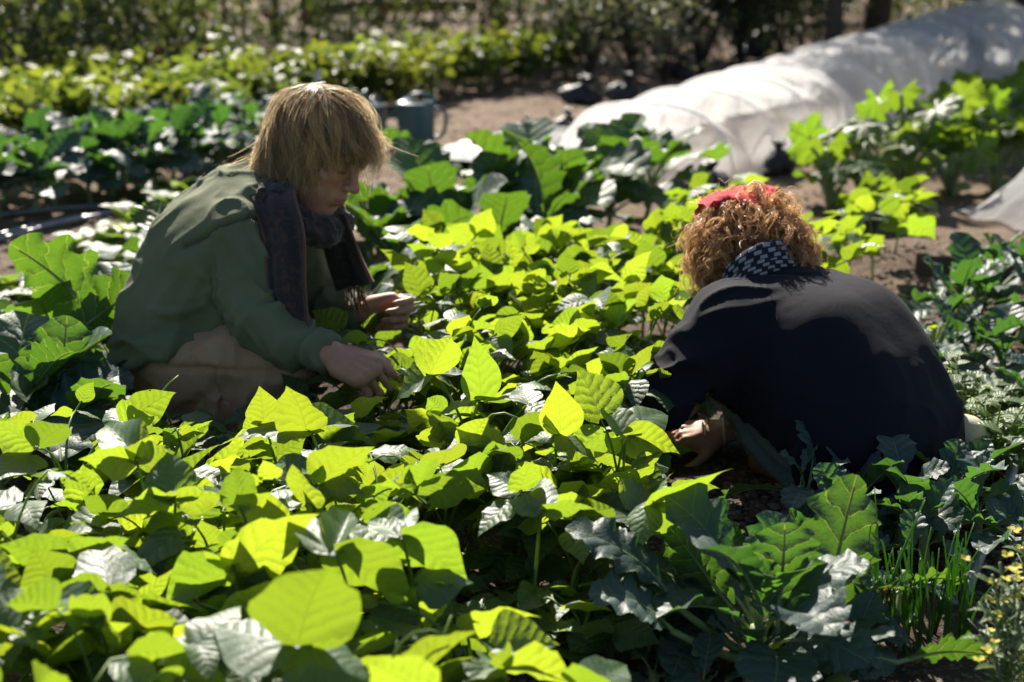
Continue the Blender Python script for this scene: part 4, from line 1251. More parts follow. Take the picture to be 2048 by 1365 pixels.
# black ground sheet beside the tunnel
M_SHEET = simple_mat("black_ground_sheet", (0.018, 0.022, 0.028), .38, .5, 6, .3, .6, .02)
def sheet(name, c, ax, nx, L, W, mat, label, cat, z0=.02):
    ns, nt = int(L * 14), int(max(4, W * 14))
    s, t = np.meshgrid(np.linspace(-.5, .5, ns + 1), np.linspace(-.5, .5, nt + 1), indexing='ij')
    p = np.stack([s.ravel() * L * 2.5, t.ravel() * W * 3, np.zeros(s.size)], 1)
    z = z0 + .045 * vnoise(p) + .02 * vnoise(p * 3.1)
    edge = 1 + .06 * (vnoise(p * .8 + 3) - .5)
    V = np.outer(s.ravel() * L, np.array(tuple(ax))) + np.outer(t.ravel() * W * edge, np.array(tuple(nx)))
    V[:, 2] = z
    i, j = np.meshgrid(np.arange(ns), np.arange(nt), indexing='ij')
    a = (i * (nt + 1) + j).ravel()
    n = len(V)
    top = np.stack([a, a + 1, a + nt + 2, a + nt + 1], 1)
    o = link(name, mesh_np(name, np.concatenate([V, V - [0, 0, .004]]), np.concatenate([top, top[:, ::-1] + n]), mat))
    o.location = c
    return tag(o, label, cat)
sc_ = t0.lerp(t1, .33) + nd * (TW / 2 + .42)
sheet("ground_sheet", Vector((sc_.x, sc_.y, 0)), axd, nd, 4.6, .55, M_SHEET, "black plastic ground sheet along the far side of the white tunnel", "ground sheet")

# tied black bags that weigh the fleece down
M_BAG = simple_mat("black_bag_plastic", (0.010, 0.012, 0.015), .42, .5, 18, .3, .9, .012)
def lathe(prof, seg, seed, wob=.0, sy=1.0):
    r = np.random.default_rng(seed)
    prof = np.array(prof)
    th = np.arange(seg) * 2 * math.pi / seg
    V = []
    for rr, z in prof:
        w = 1 + wob * (vnoise(np.stack([np.cos(th) * 2 + seed, np.sin(th) * 2, np.full(seg, z * 14)], 1)) - .5) * 2
        V.append(np.stack([np.cos(th) * rr * w, np.sin(th) * rr * w * sy, np.full(seg, z)], 1))
    V = np.concatenate(V); n = len(prof)
    i, j = np.meshgrid(np.arange(n - 1), np.arange(seg), indexing='ij'); i = i.ravel(); j = j.ravel(); j2 = (j + 1) % seg
    return V, np.stack([i * seg + j, i * seg + j2, (i + 1) * seg + j2, (i + 1) * seg + j], 1)
def weight_bag(p, s, seed, lab, tall=1.0):
    rb = random.Random(seed); s *= .85
    e = empty("weight_bag", p, lab, "weight bag", "tied black bags weighing down the tunnel")
    e.rotation_euler = (rb.uniform(-.25, .25), rb.uniform(-.35, .35), rb.uniform(0, 6))
    e.scale = (rb.uniform(1, 1.35), rb.uniform(.85, 1.1), rb.uniform(.7, 1.0))
    V, F = lathe([(.001, 0), (.07, .004), (.098, .03), (.10, .06), (.085, .095), (.05, .122), (.022, .138), (.016, .148)], 20, seed, .55)
    part("sack", mesh_np("sack", V * s, F, M_BAG), e)
    V, F = lathe([(.016, .148), (.018, .158), (.028, .170), (.036, .186 * tall), (.028, .198 * tall), (.010, .190)], 16, seed + 3, .8)
    part("tied_neck", mesh_np("tied_neck", V * s, F, M_BAG), e)
for k, (u, v, s, lab) in enumerate((
    (1432, 392, 1.15, "tied black bag with a flared neck at the tunnel's near corner"),
    (1552, 345, 1.0, "black bag with a bright glint at the tunnel's foot"),
    (1725, 262, 1.2, "black bag among the courgette stalks at the tunnel's foot"),
    (1905, 185, 1.2, "black bag on the fleece edge near the far courgettes"),
    (2005, 105, 1.2, "black bag near the far tunnel end"),
    (1160, 205, 1.25, "blue-black bag on the bare soil at the tunnel's near tip"),
    (1135, 262, .9, "black bag under the pulled-out fleece tip"),
    (1248, 198, 1.3, "black bag on the edge of the ground sheet"),
    (1352, 158, 1.3, "black bag beside the ground sheet below the silvery shrub"),
    (1055, 262, .7, "small black bag on the bare path"),
    (1500, 110, 1.3, "dark bag behind the tunnel by the dark bush"),
)):
    weight_bag(Gs(u, v), s, 20 + k, lab)

# ------------------------------------------------------------------ watering cans
M_CAN = simple_mat("teal_plastic", (0.045, 0.105, 0.115), .35, .5, 8, .12, .05)
M_CAN2 = simple_mat("dark_blue_plastic", (0.018, 0.035, 0.060), .32, .5, 8, .12, .05)
def watering_can(p, s, rot, mat, lab):
    e = empty("watering_can", p, lab, "watering can")
    e.rotation_euler = (0, 0, rot)
    def S(v): return np.asarray(v) * s
    V, F = lathe([(.001, .0), (.088, .0), (.094, .006), (.096, .02), (.100, .20), (.104, .222), (.104, .232), (.098, .234), (.094, .226), (.09, .20)], 36, 1, 0, .82)
    part("body", mesh_np("body", S(V), F, mat), e)
    # half cover over the front of the opening
    th = np.linspace(-math.pi / 2, math.pi / 2, 15)
    rim = np.stack([-np.cos(th) * .099, np.sin(th) * .081, np.full(15, .232)], 1)
    crest = np.stack([-np.cos(th) * .03, np.sin(th) * .079, .232 + .035 * np.cos(th) ** 2], 1)
    V = np.concatenate([rim, crest, rim - [0, 0, .004], crest - [0, 0, .004]])
    a = np.arange(14)
    F = np.concatenate([np.stack([a, a + 1, a + 16, a + 15], 1), np.stack([a + 30, a + 45, a + 46, a + 31], 1), np.stack([a + 15, a + 16, a + 46, a + 45], 1)])
    part("cover", mesh_np("cover", S(V), F, mat), e)
    mb = MB()
    mb.tube(S(catmull([(-.088, 0, .035), (-.15, 0, .08), (-.20, 0, .165), (-.255, 0, .25)], 5)), S(np.linspace(.024, .014, 16)), 12)
    part("spout", mb.build("spout", mat), e)
    rv, rf = lathe([(.001, .03), (.034, .027), (.036, .02), (.016, -.012), (.013, -.02)], 18, 2)
    ro = part("rose", mesh_np("rose", S(rv), rf, mat), e, tuple(S((-.262, 0, .262))), (0, -.75, 0))
    mb = MB()
    mb.tube(S(catmull([(-.045, 0, .240), (-.02, 0, .268), (.035, 0, .276), (.085, 0, .258), (.102, 0, .222)], 6)), s * .012, 10)
    part("handle", mb.build("handle", mat), e)
    mb = MB()
    mb.tube(S(catmull([(.10, 0, .20), (.15, 0, .185), (.155, 0, .12), (.135, 0, .06), (.097, 0, .045)], 6)), s * .010, 10)
    part("rear_handle", mb.build("rear_handle", mat), e)
    mb = MB()
    mb.tube(S([(-.06, 0, .22), (-.10, 0, .20), (-.168, 0, .125)]), s * .005, 6)
    part("spout_brace", mb.build("spout_brace", mat), e)
    return e
watering_can(Gs(833, 299), .96, .1, M_CAN, "teal plastic watering can with a round body standing on the bare soil")
watering_can(Gs(748, 272), .82, 1.2, M_CAN2, "dark blue watering can half hidden behind the man's hair")
# dark pot behind the man's hair
e = empty("plant_pot", Gs(647, 246), "dark plastic pot with a label stick showing above the man's hair", "plant pot")
V, F = lathe([(.001, 0), (.06, 0), (.085, .19), (.095, .20), (.095, .235), (.088, .235), (.078, .19), (.001, .18)], 28, 4)
part("pot", mesh_np("pot", V * .8, F, M_CAN2), e)
lb = part("label_stick", box_me("label_stick", .03, .003, .18, simple_mat("white_plastic", (.6, .6, .6), .4)), e, (-.04, 0, .20), (0, .3, .2))

# ------------------------------------------------------------------ drip lines, pipe, boards, sticks
M_TAPE = simple_mat("grey_drip_tube", (0.20, 0.20, 0.21), .34, .6, 30, .2, 0)
M_PIPE = simple_mat("grey_pipe", (0.22, 0.23, 0.26), .42, .5, 30, .25, .1)
for k, (pts, lab) in enumerate((
    (((-60, 446), (60, 432), (160, 418), (330, 404), (460, 392)), "grey drip tube nearest the broccoli row"),
    (((-40, 482), (80, 462), (180, 442), (300, 425), (420, 410)), "grey drip tube with long glints beside a wooden bit"),
    (((-40, 492), (40, 474), (110, 462), (200, 446)), "short visible length of drip tube beside the long glinting one"),
    (((-60, 590), (40, 560), (120, 540), (240, 512), (330, 500)), "drip tube running under the salad seedlings"),
    (((-60, 640), (20, 600), (80, 578), (160, 560)), "drip tube at the edge beside the collard leaves"),
)):
    w = [Gs(u, v) + Vector((0, 0, .012)) for u, v in pts]
    mb = MB(); c = catmull(w, 6); c = c - np.array(tuple(w[0])); mb.tube(c, .0095, 8)
    o = link("drip_tube", mb.build("drip_tube", M_TAPE)); o.location = w[0]
    tag(o, lab, "drip tube", "grey drip tubes between the beds")
w = [Gs(2075, 860), Gs(2030, 945), Gs(1998, 1040), Gs(1968, 1100), Gs(1930, 1200)]
w = [p + Vector((0, 0, .02)) for p in w]
mb = MB(); c = catmull(w, 6) - np.array(tuple(w[0])); mb.tube(c, .0105, 10)
o = link("water_pipe", mb.build("water_pipe", M_PIPE)); o.location = w[0]; tag(o, "grey plastic water pipe lying on the soil behind the yellow flowers", "pipe")
p0, p1 = P(1700, 470, 4.9), P(1905, 345, 6.0)
p0 = Gs(1690, 470) + Vector((0, 0, .03)); p1 = Gs(1905, 372) + Vector((0, 0, .10))
mb = MB(); mb.tube([(0, 0, 0), tuple((p1 - p0) * .5), tuple(p1 - p0)], .012, 8)
o = link("garden_cane", mb.build("garden_cane", M_PIPE)); o.location = p0; tag(o, "grey cane lying slanted through the young bean plants", "cane")
q0, q1 = Gs(1830, 545), Gs(2100, 566)
d = q1 - q0
o = link("edging_board", box_me("edging_board", d.length, .03, .07, M_FENCE)); o.location = (q0 + q1) / 2 + Vector((0, 0, .03)); o.rotation_euler = (.05, 0, math.atan2(d.y, d.x))
tag(o, "dark weathered edging board lying across the bare path", "board")
o = link("wooden_peg", box_me("wooden_peg", .035, .03, .13, M_WOOD)); o.location = Gs(1985, 560) + Vector((0, -.03, .045)); o.rotation_euler = (.1, .1, .2)
tag(o, "short wooden peg holding the edging board", "peg")
q0, q1 = Gs(968, 180), Gs(1060, 146)
mb = MB(); mb.tube([(0, 0, .03), tuple((q1 - q0) * .5 + Vector((0, 0, .05))), tuple(q1 - q0 + Vector((0, 0, .05)))], [.02, .022, .018], 8)
o = link("log", mb.build("log", M_WOOD)); o.location = q0; tag(o, "pale bare branch lying on the soil below the yellow-green rows", "branch")

# ------------------------------------------------------------------ spring onions and the yellow flowers
M_ONION = simple_mat("onion_leaf", (0.05, 0.11, 0.03), .38, .5, 40, .25, .1, trans=(.25, .5, .03), fac=.45)
for k in range(16):
    r = random.Random(700 + k)
    u, v = 1760 + (k % 8) * 26 + r.uniform(-9, 9), 1262 + (k // 8) * 34 + r.uniform(-10, 10)
    b = Gs(u, v)
    e = empty("spring_onion", b, f"spring onion with thin upright leaves, {ORD[k % 8]} from the tall lobed leaf in the {('rear', 'front')[k // 8]} line" if k else "tallest spring onion of the clump with two leaves leaning together", "spring onion", "spring onions in the clump by the yellow flowers")
    for j in range(r.choice((3, 4, 5))):
        h = r.uniform(.09, .19) * (1.25 if k == 0 else 1)
        a = r.uniform(0, 6.28); s = r.uniform(.01, .05)
        mb = MB()
        if r.random() < .25:
            c = np.array([(0, 0, 0), (s * math.cos(a) * .6, s * math.sin(a) * .6, h * .7), (s * math.cos(a), s * math.sin(a), h), (s * math.cos(a) * 1.6 + .01, s * math.sin(a) * 1.6, h * .62)])
            c = catmull(c, 4)
        else:
            c = bez((0, 0, 0), (s * .2 * math.cos(a), s * .2 * math.sin(a), h * .6), (s * math.cos(a), s * math.sin(a), h), 8)
        mb.tube(c, np.linspace(.0025, .0007, len(c)), 5)
        part("leaf", mb.build("leaf", M_ONION), e)
# two long leaves leaning right
b = Gs(1745, 1290)
e = empty("spring_onion", b, "long pair of onion leaves slanting up beside the tall lobed leaf", "spring onion", "spring onions in the clump by the yellow flowers")
for du in (0, 14):
    T = P(1850 - du * .6, 1000 + du * 1.6, 2.12) - b
    mb = MB(); mb.tube(bez((0, 0, 0), (T.x * .35, T.y * .3, T.z * .55), T, 10), np.linspace(.0042, .0010, 10), 6); part("leaf", mb.build("leaf", M_ONION), e)
b = Gs(1895, 1290); T = P(1918, 1062, 2.1) - b
e = empty("spring_onion", b, "single straight onion leaf standing clear of the clump", "spring onion", "spring onions in the clump by the yellow flowers")
mb = MB(); mb.tube(bez((0, 0, 0), (T.x * .6, T.y * .3, T.z * .55), T, 10), np.linspace(.0034, .0009, 10), 6); part("leaf", mb.build("leaf", M_ONION), e)

M_PETAL = simple_mat("yellow_petal", (0.65, 0.55, 0.08), .6, .3, 30, .15, .05, trans=(.8, .7, .1), fac=.4)
M_FSTEM = simple_mat("flower_stem", (0.12, 0.17, 0.09), .5, .4, 30, .3, .1)
pet = mesh_np("petal", [(0, 0, 0), (-.35, .5, .08), (0, .55, 0), (.35, .5, .08), (-.3, .9, .0), (0, 1, -.08), (.3, .9, .0)], [(0, 2, 1), (0, 3, 2), (1, 2, 5, 4), (2, 3, 6, 5)], M_PETAL)
bud_v, bud_f = ico(.5, 0)
def flower_plant(b, r, tips, lab):
    e = empty("flowering_rape", b, lab, "flowering plant", "yellow-flowered plants at the photo's corner")
    mb = MB(); cents = []; leaf_at = []
    for (u, v, d) in tips:
        T = P(u, v, d) - b
        c = bez((0, 0, 0), (T.x * .25, T.y * .25, T.z * .6), T, 12)
        mb.tube(c, np.linspace(.0055, .0018, 12), 6)
        for i in range(2, 11):
            leaf_at.append((Vector(c[i]), i * 2.4))
            for _ in range(2):
                az = r.uniform(0, 6.28); q = Vector(c[i]) + Vector((math.sin(az) * .04, math.cos(az) * .04, .035)) * r.uniform(.5, 1.1)
                mb.tube([c[i], (Vector(c[i]) + q) / 2 + Vector((0, 0, .004)), q], [.0011, .0009, .0006], 4)
        cents.append(T)
    part("stem", mb.build("stem", M_FSTEM), e)
    for T in cents:
        for j in range(3):
            o = T + Vector((r.gauss(0, .016), r.gauss(0, .012), r.gauss(0, .014)))
            az = r.uniform(0, 6.28); s = r.uniform(.008, .011)
            for q in range(4):
                m = Matrix.Translation(o) @ Matrix.Rotation(r.uniform(-.3, .3), 4, 'X') @ Matrix.Rotation(az + q * 1.571, 4, 'Z') @ Matrix.Rotation(.5, 4, 'X') @ Matrix.Scale(s, 4)
                po_ = link("petal", pet); po_.parent = e; po_.matrix_local = m
    for p, az in leaf_at:
        leaf_part("leaf", r.choice(SMALL), e, (0, 0, 0), p, az, r.uniform(.025, .05), .5)
flower_plant(Gs(2010, 1440), random.Random(1), [(2000, 1125, 1.93), (1985, 1150, 1.9), (2030, 1165, 1.9), (2042, 1205, 1.92), (1985, 1225, 1.9), (1975, 1290, 1.88)], "pale yellow flowering plant with tangled thin pods at the photo's corner")
flower_plant(Gs(2055, 1400), random.Random(2), [(2048, 1085, 2.0), (2060, 1150, 2.0), (2035, 1250, 1.96), (2050, 1300, 1.95)], "second yellow flowering plant at the very edge")

# ------------------------------------------------------------------ dry leaves, clods, bits of mulch
M_DRY = leaf_mat("dry_leaf", (0.30, 0.17, 0.08), (0.34, 0.22, 0.12), (0.55, 0.26, 0.05), (0.2, 0.1, 0.05), nlat=6, rough=.7, bump=.6, fac=.3, var=.4, spec=.2)
DRY = [leaf_mesh("dry_leaf", M_DRY, prof=BEAN_PROF, rows=10, cols=8, th0=R(50), th1=R(-90), fold=.6, cup=-.4, ruffle=.09, rfreq=3, seed=k, twist=.9) for k in range(3)]
for k, (u, v, h, s, az, lab) in enumerate(((1690, 1250, .05, .085, 1.2, "curled orange-brown dead leaf under the tall lobed leaf"), (1735, 1262, .04, .06, -1.0, "crumpled pale dead leaf next to the curled orange one"), (1380, 1375, .0, .08, .3, "pointed brown dead leaf on the dark soil at the bottom edge"), (1180, 1000, .2, .03, .3, "tiny brown dry leaf caught in the bean stems"))):
    o = link("dead_leaf", DRY[k % 3]); o.matrix_local = Matrix.Translation(Gs(u, v) + Vector((0, 0, h + .01))) @ Matrix.Rotation(az, 4, 'Z') @ Matrix.Scale(s, 4)
    tag(o, lab, "dead leaf")
def scatter_bits(name, n, size, mat, regions, seed, flat=.6):
    g = np.random.default_rng(seed)
    v0, f0 = ico(1.0, 0)
    mb_v, mb_f = [], []
    wts = np.array([q[4] for q in regions], float); wts /= wts.sum()
    for k in range(n):
        q = regions[g.choice(len(regions), p=wts)]
        p = Gs(g.uniform(q[0], q[2]), g.uniform(q[1], q[3]))
        s = size * g.uniform(.3, 1.3) ** 1.5
        v = v0 * (1 + 1.0 * (g.random((12, 3)) - .5)) * np.array([g.uniform(.6, 1.3), g.uniform(.6, 1.3), flat * g.uniform(.5, 1.2)]) * s
        mb_v.append(v + np.array([p.x, p.y, p.z + s * .2])); mb_f.append(f0 + 12 * k)
    o = link(name, mesh_np(name, np.concatenate(mb_v), np.concatenate(mb_f), mat, False)); o['kind'] = 'stuff'
M_CLOD = simple_mat("soil_clod", (0.10, 0.070, 0.048), .95, .1, 30, .4, .5)
M_CHIP = simple_mat("mulch_chip", (0.17, 0.125, 0.09), .9, .2, 30, .45, .4)
SOIL = [(1640, 480, 2060, 700, 3), (1880, 860, 2070, 1130, 2.5), (950, 1150, 1400, 1380, 3), (1450, 960, 1700, 1100, 1.5), (700, 150, 1250, 380, 2), (-40, 400, 420, 700, 3), (600, 1000, 1300, 1365, 1), (1350, 380, 1700, 480, 1), (150, 650, 330, 980, 1)]
scatter_bits("soil_clods", 5200, .0085, M_CLOD, SOIL, 3)
scatter_bits("mulch_debris", 2600, .009, M_CHIP, SOIL, 4, .35)
# ------------------------------------------------------------------ bodies: signed distance shapes turned into one smooth surface
def smin(a, b, k):
    if k <= 0: return np.minimum(a, b)
    h = np.clip(.5 + .5 * (b - a) / k, 0, 1)
    return b * (1 - h) + a * h - k * h * (1 - h)

class Blob:
    def __init__(self, lo, hi, h):
        self.lo = np.array(lo, float); self.h = h
        self.n = np.ceil((np.array(hi) - self.lo) / h).astype(int) + 1
        self.D = np.full(self.n, 9.0, np.float32)
    def _block(self, lo, hi):
        a = np.clip(np.floor((np.array(lo) - self.lo) / self.h).astype(int), 0, self.n - 1)
        b = np.clip(np.ceil((np.array(hi) - self.lo) / self.h).astype(int) + 1, 1, self.n)
        ax = [np.arange(a[i], b[i]) * self.h + self.lo[i] for i in range(3)]
        g = np.stack(np.meshgrid(*ax, indexing='ij'), -1).astype(np.float32)
        return tuple(slice(a[i], b[i]) for i in range(3)), g
    def cone(self, a, b, ra, rb, k=.02, sub=False, flat=None):
        """round cone from a to b; flat = (direction, factor) squashes it along a direction"""
        a = np.array(tuple(a), np.float32); b = np.array(tuple(b), np.float32)
        m = max(ra, rb) * (1.0 if flat is None else max(1, 1 / flat[1])) + k + .03
        sl, p = self._block(np.minimum(a, b) - m, np.maximum(a, b) + m)
        ab = b - a; L2 = float(ab @ ab) + 1e-12
        q = p - a
        t = np.clip(q @ ab / L2, 0, 1)
        e = q - t[..., None] * ab
        if flat is not None:
            d = np.array(tuple(flat[0]), np.float32); d /= np.linalg.norm(d)
            c = e @ d
            e = e + (c * (flat[1] - 1))[..., None] * d
        dist = np.linalg.norm(e, axis=-1) - (ra + (rb - ra) * t)
        self._put(sl, dist, k, sub)
    def ell(self, c, axes, rad, k=.02, sub=False):
        """ellipsoid, axes = 3 unit vectors"""
        c = np.array(tuple(c), np.float32); A = np.array([tuple(v) for v in axes], np.float32); rad = np.array(rad, np.float32)
        m = rad.max() + k + .03
        sl, p = self._block(c - m, c + m)
        q = (p - c) @ A.T
        k0 = np.linalg.norm(q / rad, axis=-1); k1 = np.linalg.norm(q / rad ** 2, axis=-1) + 1e-9
        dist = k0 * (k0 - 1) / k1
        self._put(sl, dist, k, sub)
    def _put(self, sl, dist, k, sub):
        if sub:
            self.D[sl] = -smin(-self.D[sl], dist, k)
        else:
            self.D[sl] = smin(self.D[sl], dist, k)
    def chain(self, pts, rads, k=.02, **kw):
        for i in range(len(pts) - 1): self.cone(pts[i], pts[i + 1], rads[i], rads[i + 1], k, **kw)
    def cut(self, point, normal, within=None, k=.004):
        """keep the side the normal points to (inside a ball 'within' = (centre, radius) only)"""
        ax = [np.arange(self.n[i]) * self.h + self.lo[i] for i in range(3)]
        g = np.stack(np.meshgrid(*ax, indexing='ij'), -1).astype(np.float32)
        nrm = np.array(tuple(normal), np.float32); nrm /= np.linalg.norm(nrm)
        d = -((g - np.array(tuple(point), np.float32)) @ nrm)
        new = np.maximum(self.D, d)
        if within is not None:
            m = np.linalg.norm(g - np.array(tuple(within[0]), np.float32), axis=-1) < within[1]
            new = np.where(m, new, self.D)
        self.D = new
    def mesh(self):
        D = self.D
        ins = D < 0
        c = [(i, j, k) for i in (0, 1) for j in (0, 1) for k in (0, 1)]
        nx, ny, nz = D.shape
        cnt = np.zeros((nx - 1, ny - 1, nz - 1), np.int8)
        for i, j, k in c: cnt += ins[i:nx - 1 + i, j:ny - 1 + j, k:nz - 1 + k]
        act = np.argwhere((cnt > 0) & (cnt < 8))
        idx = np.full(cnt.shape, -1, np.int64)
        idx[tuple(act.T)] = np.arange(len(act))
        val = np.stack([D[act[:, 0] + i, act[:, 1] + j, act[:, 2] + k] for i, j, k in c], 1)
        pos = np.zeros((len(act), 3)); num = np.zeros(len(act))
        ca = np.array(c, float)
        for a in range(8):
            for b in range(a + 1, 8):
                if np.abs(ca[a] - ca[b]).sum() != 1: continue
                va, vb = val[:, a], val[:, b]
                x = (va < 0) != (vb < 0)
                t = np.where(x, va / np.where(np.abs(va - vb) < 1e-9, 1e-9, va - vb), 0)
                pos += np.where(x[:, None], ca[a] + t[:, None] * (ca[b] - ca[a]), 0); num += x
        V = (act + pos / num[:, None]) * self.h + self.lo
        F = []
        for ax in range(3):
            o1, o2 = [i for i in range(3) if i != ax]
            sl0 = [slice(None)] * 3; sl1 = [slice(None)] * 3
            sl0[ax] = slice(0, -1); sl1[ax] = slice(1, None)
            A, B = ins[tuple(sl0)], ins[tuple(sl1)]
            e = np.argwhere(A != B)
            e = e[(e[:, o1] > 0) & (e[:, o2] > 0) & (e[:, o1] < D.shape[o1] - 1) & (e[:, o2] < D.shape[o2] - 1)]
            fl = A[tuple(e.T)]
            def at(d1, d2):
                q = e.copy(); q[:, o1] -= d1; q[:, o2] -= d2
                return idx[tuple(q.T)]
            q = np.stack([at(1, 1), at(0, 1), at(0, 0), at(1, 0)], 1)
            if ax == 1: q = q[:, ::-1]
            q = np.where(fl[:, None], q, q[:, ::-1])
            F.append(q)
        F = np.concatenate(F)
        F = F[(F >= 0).all(1)]
        return V, F

def vnormals(V, F):
    n = np.cross(V[F[:, 2]] - V[F[:, 0]], V[F[:, 3]] - V[F[:, 1]])
    N = np.zeros_like(V)
    for k in range(4): np.add.at(N, F[:, k], n)
    return N / (np.linalg.norm(N, axis=1, keepdims=True) + 1e-12)

def smooth_v(V, F, it=1, lam=.5):
    for _ in range(it):
        S = np.zeros_like(V); C = np.zeros(len(V))
        for k in range(4):
            a, b = F[:, k], F[:, (k + 1) % 4]
            np.add.at(S, a, V[b]); np.add.at(S, b, V[a]); np.add.at(C, a, 1); np.add.at(C, b, 1)
        V = V + lam * (S / np.maximum(C, 1)[:, None] - V)
    return V

def seg_coords(V, a, b):
    """distance to the line a-b, fraction along it"""
    a = np.array(tuple(a)); b = np.array(tuple(b))
    ab = b - a; t = (V - a) @ ab / (ab @ ab)
    tc = np.clip(t, 0, 1)
    return np.linalg.norm(V - a - tc[:, None] * ab, axis=1), t

def hand(B, W, a, n, s, scale, curls, spread=.06, thumb=(.5, .5, .3), k=.004, wrist_r=.027, pinch=None):
    """W wrist, a towards the fingers, n out of the back of the hand, s towards the thumb"""
    a = Vector(a).normalized(); n = Vector(n); n = (n - a * n.dot(a)).normalized()
    s0 = a.cross(n); s0 = s0 if s0.dot(Vector(s)) > 0 else -s0
    S = scale
    W = Vector(W)
    def L(x, y, z): return W + (a * x + s0 * y + n * z) * S
    # palm
    B.cone(L(-.015, 0, 0), L(.03, 0, 0), wrist_r * S, .028 * S, .015, flat=(n, 1.35))
    for y, r in ((.028, .0145), (.010, .0150), (-.010, .0145), (-.027, .0130)):
        B.cone(L(.018, y * .75, -.002), L(.090 - abs(y - .01) * .25, y, .002), .017 * S, r * S, .012, flat=(n, 1.15))
    B.cone(L(.02, .02, -.012), L(.06, .032, -.014), .018 * S, .014 * S, .012)
    B.cone(L(.02, -.02, -.010), L(.07, -.026, -.010), .016 * S, .012 * S, .012)
    # fingers: index .. little
    lens = ((.043, .026, .020), (.047, .030, .021), (.044, .028, .021), (.035, .021, .019))
    rr = ((.0098, .0088, .0078), (.0100, .0090, .0080), (.0095, .0086, .0076), (.0086, .0078, .0068))
    ys = (.028, .010, -.010, -.027)
    for f in range(4):
        p = L(.090 - abs(ys[f] - .01) * .25, ys[f], .002)
        ang = 0.0
        d_s = spread * (1.5 - f)
        pr = rr[f][0]
        for q in range(3):
            ang += curls[f][q]
            d = (a * math.cos(ang) - n * math.sin(ang) + s0 * d_s * math.cos(ang)).normalized()
            e = p + d * lens[f][q] * S
            B.cone(p, e, pr * S * .96, rr[f][q] * S * .86, k * .5)
            p = e; pr = rr[f][q]
    for f in range(4):                                       # knuckles and tendons
        kp = L(.089 - abs(ys[f] - .01) * .25, ys[f], .009)
        B.cone(kp, kp + a * .004 * S, rr[f][0] * S * .92, rr[f][0] * S * .85, .004)
        B.cone(L(.040, ys[f] * .6, .0155), kp + n * .002 * S, .0035 * S, .0045 * S, .006)
    for f in range(3):                                       # clefts between the fingers
        ya = (ys[f] + ys[f + 1]) / 2
        am = (curls[f][0] + curls[f + 1][0]) / 2
        p0 = L(.086 - abs(ya - .01) * .25, ya, .008)
        d = (a * math.cos(am) - n * math.sin(am)).normalized()
        out = (n * math.cos(am) + a * math.sin(am)).normalized()
        B.cone(p0 + out * .003 * S, p0 + d * .044 * S + out * .005 * S, .0026 * S, .0036 * S, .003, sub=True)
    # thumb
    t0 = L(.018, .026, -.010); 
    if pinch is not None:
        t2 = Vector(pinch)
        t1 = (t0 + t2) / 2 + (s0 * .018 + a * .004) * S
        tm = t1.lerp(t2, .45) + s0 * .004 * S
        B.cone(t0, t1, .0165 * S, .0115 * S, .010)
        B.cone(t1, tm, .0112 * S, .0105 * S, .005); B.cone(tm, t2, .0105 * S, .0080 * S, .004)
    else:
        d1 = (a * thumb[0] + s0 * thumb[1] - n * thumb[2]).normalized()
        t1 = t0 + d1 * .042 * S
        d2 = (d1 + a * .6 - n * .1).normalized()
        t2 = t1 + d2 * .032 * S
        d3 = (d2 + a * .3 - s0 * .2).normalized()
        t3 = t2 + d3 * .024 * S
        B.cone(t0, t1, .0165 * S, .0115 * S, .010); B.cone(t1, t2, .0112 * S, .0100 * S, .004); B.cone(t2, t3, .0098 * S, .0078 * S, .004)

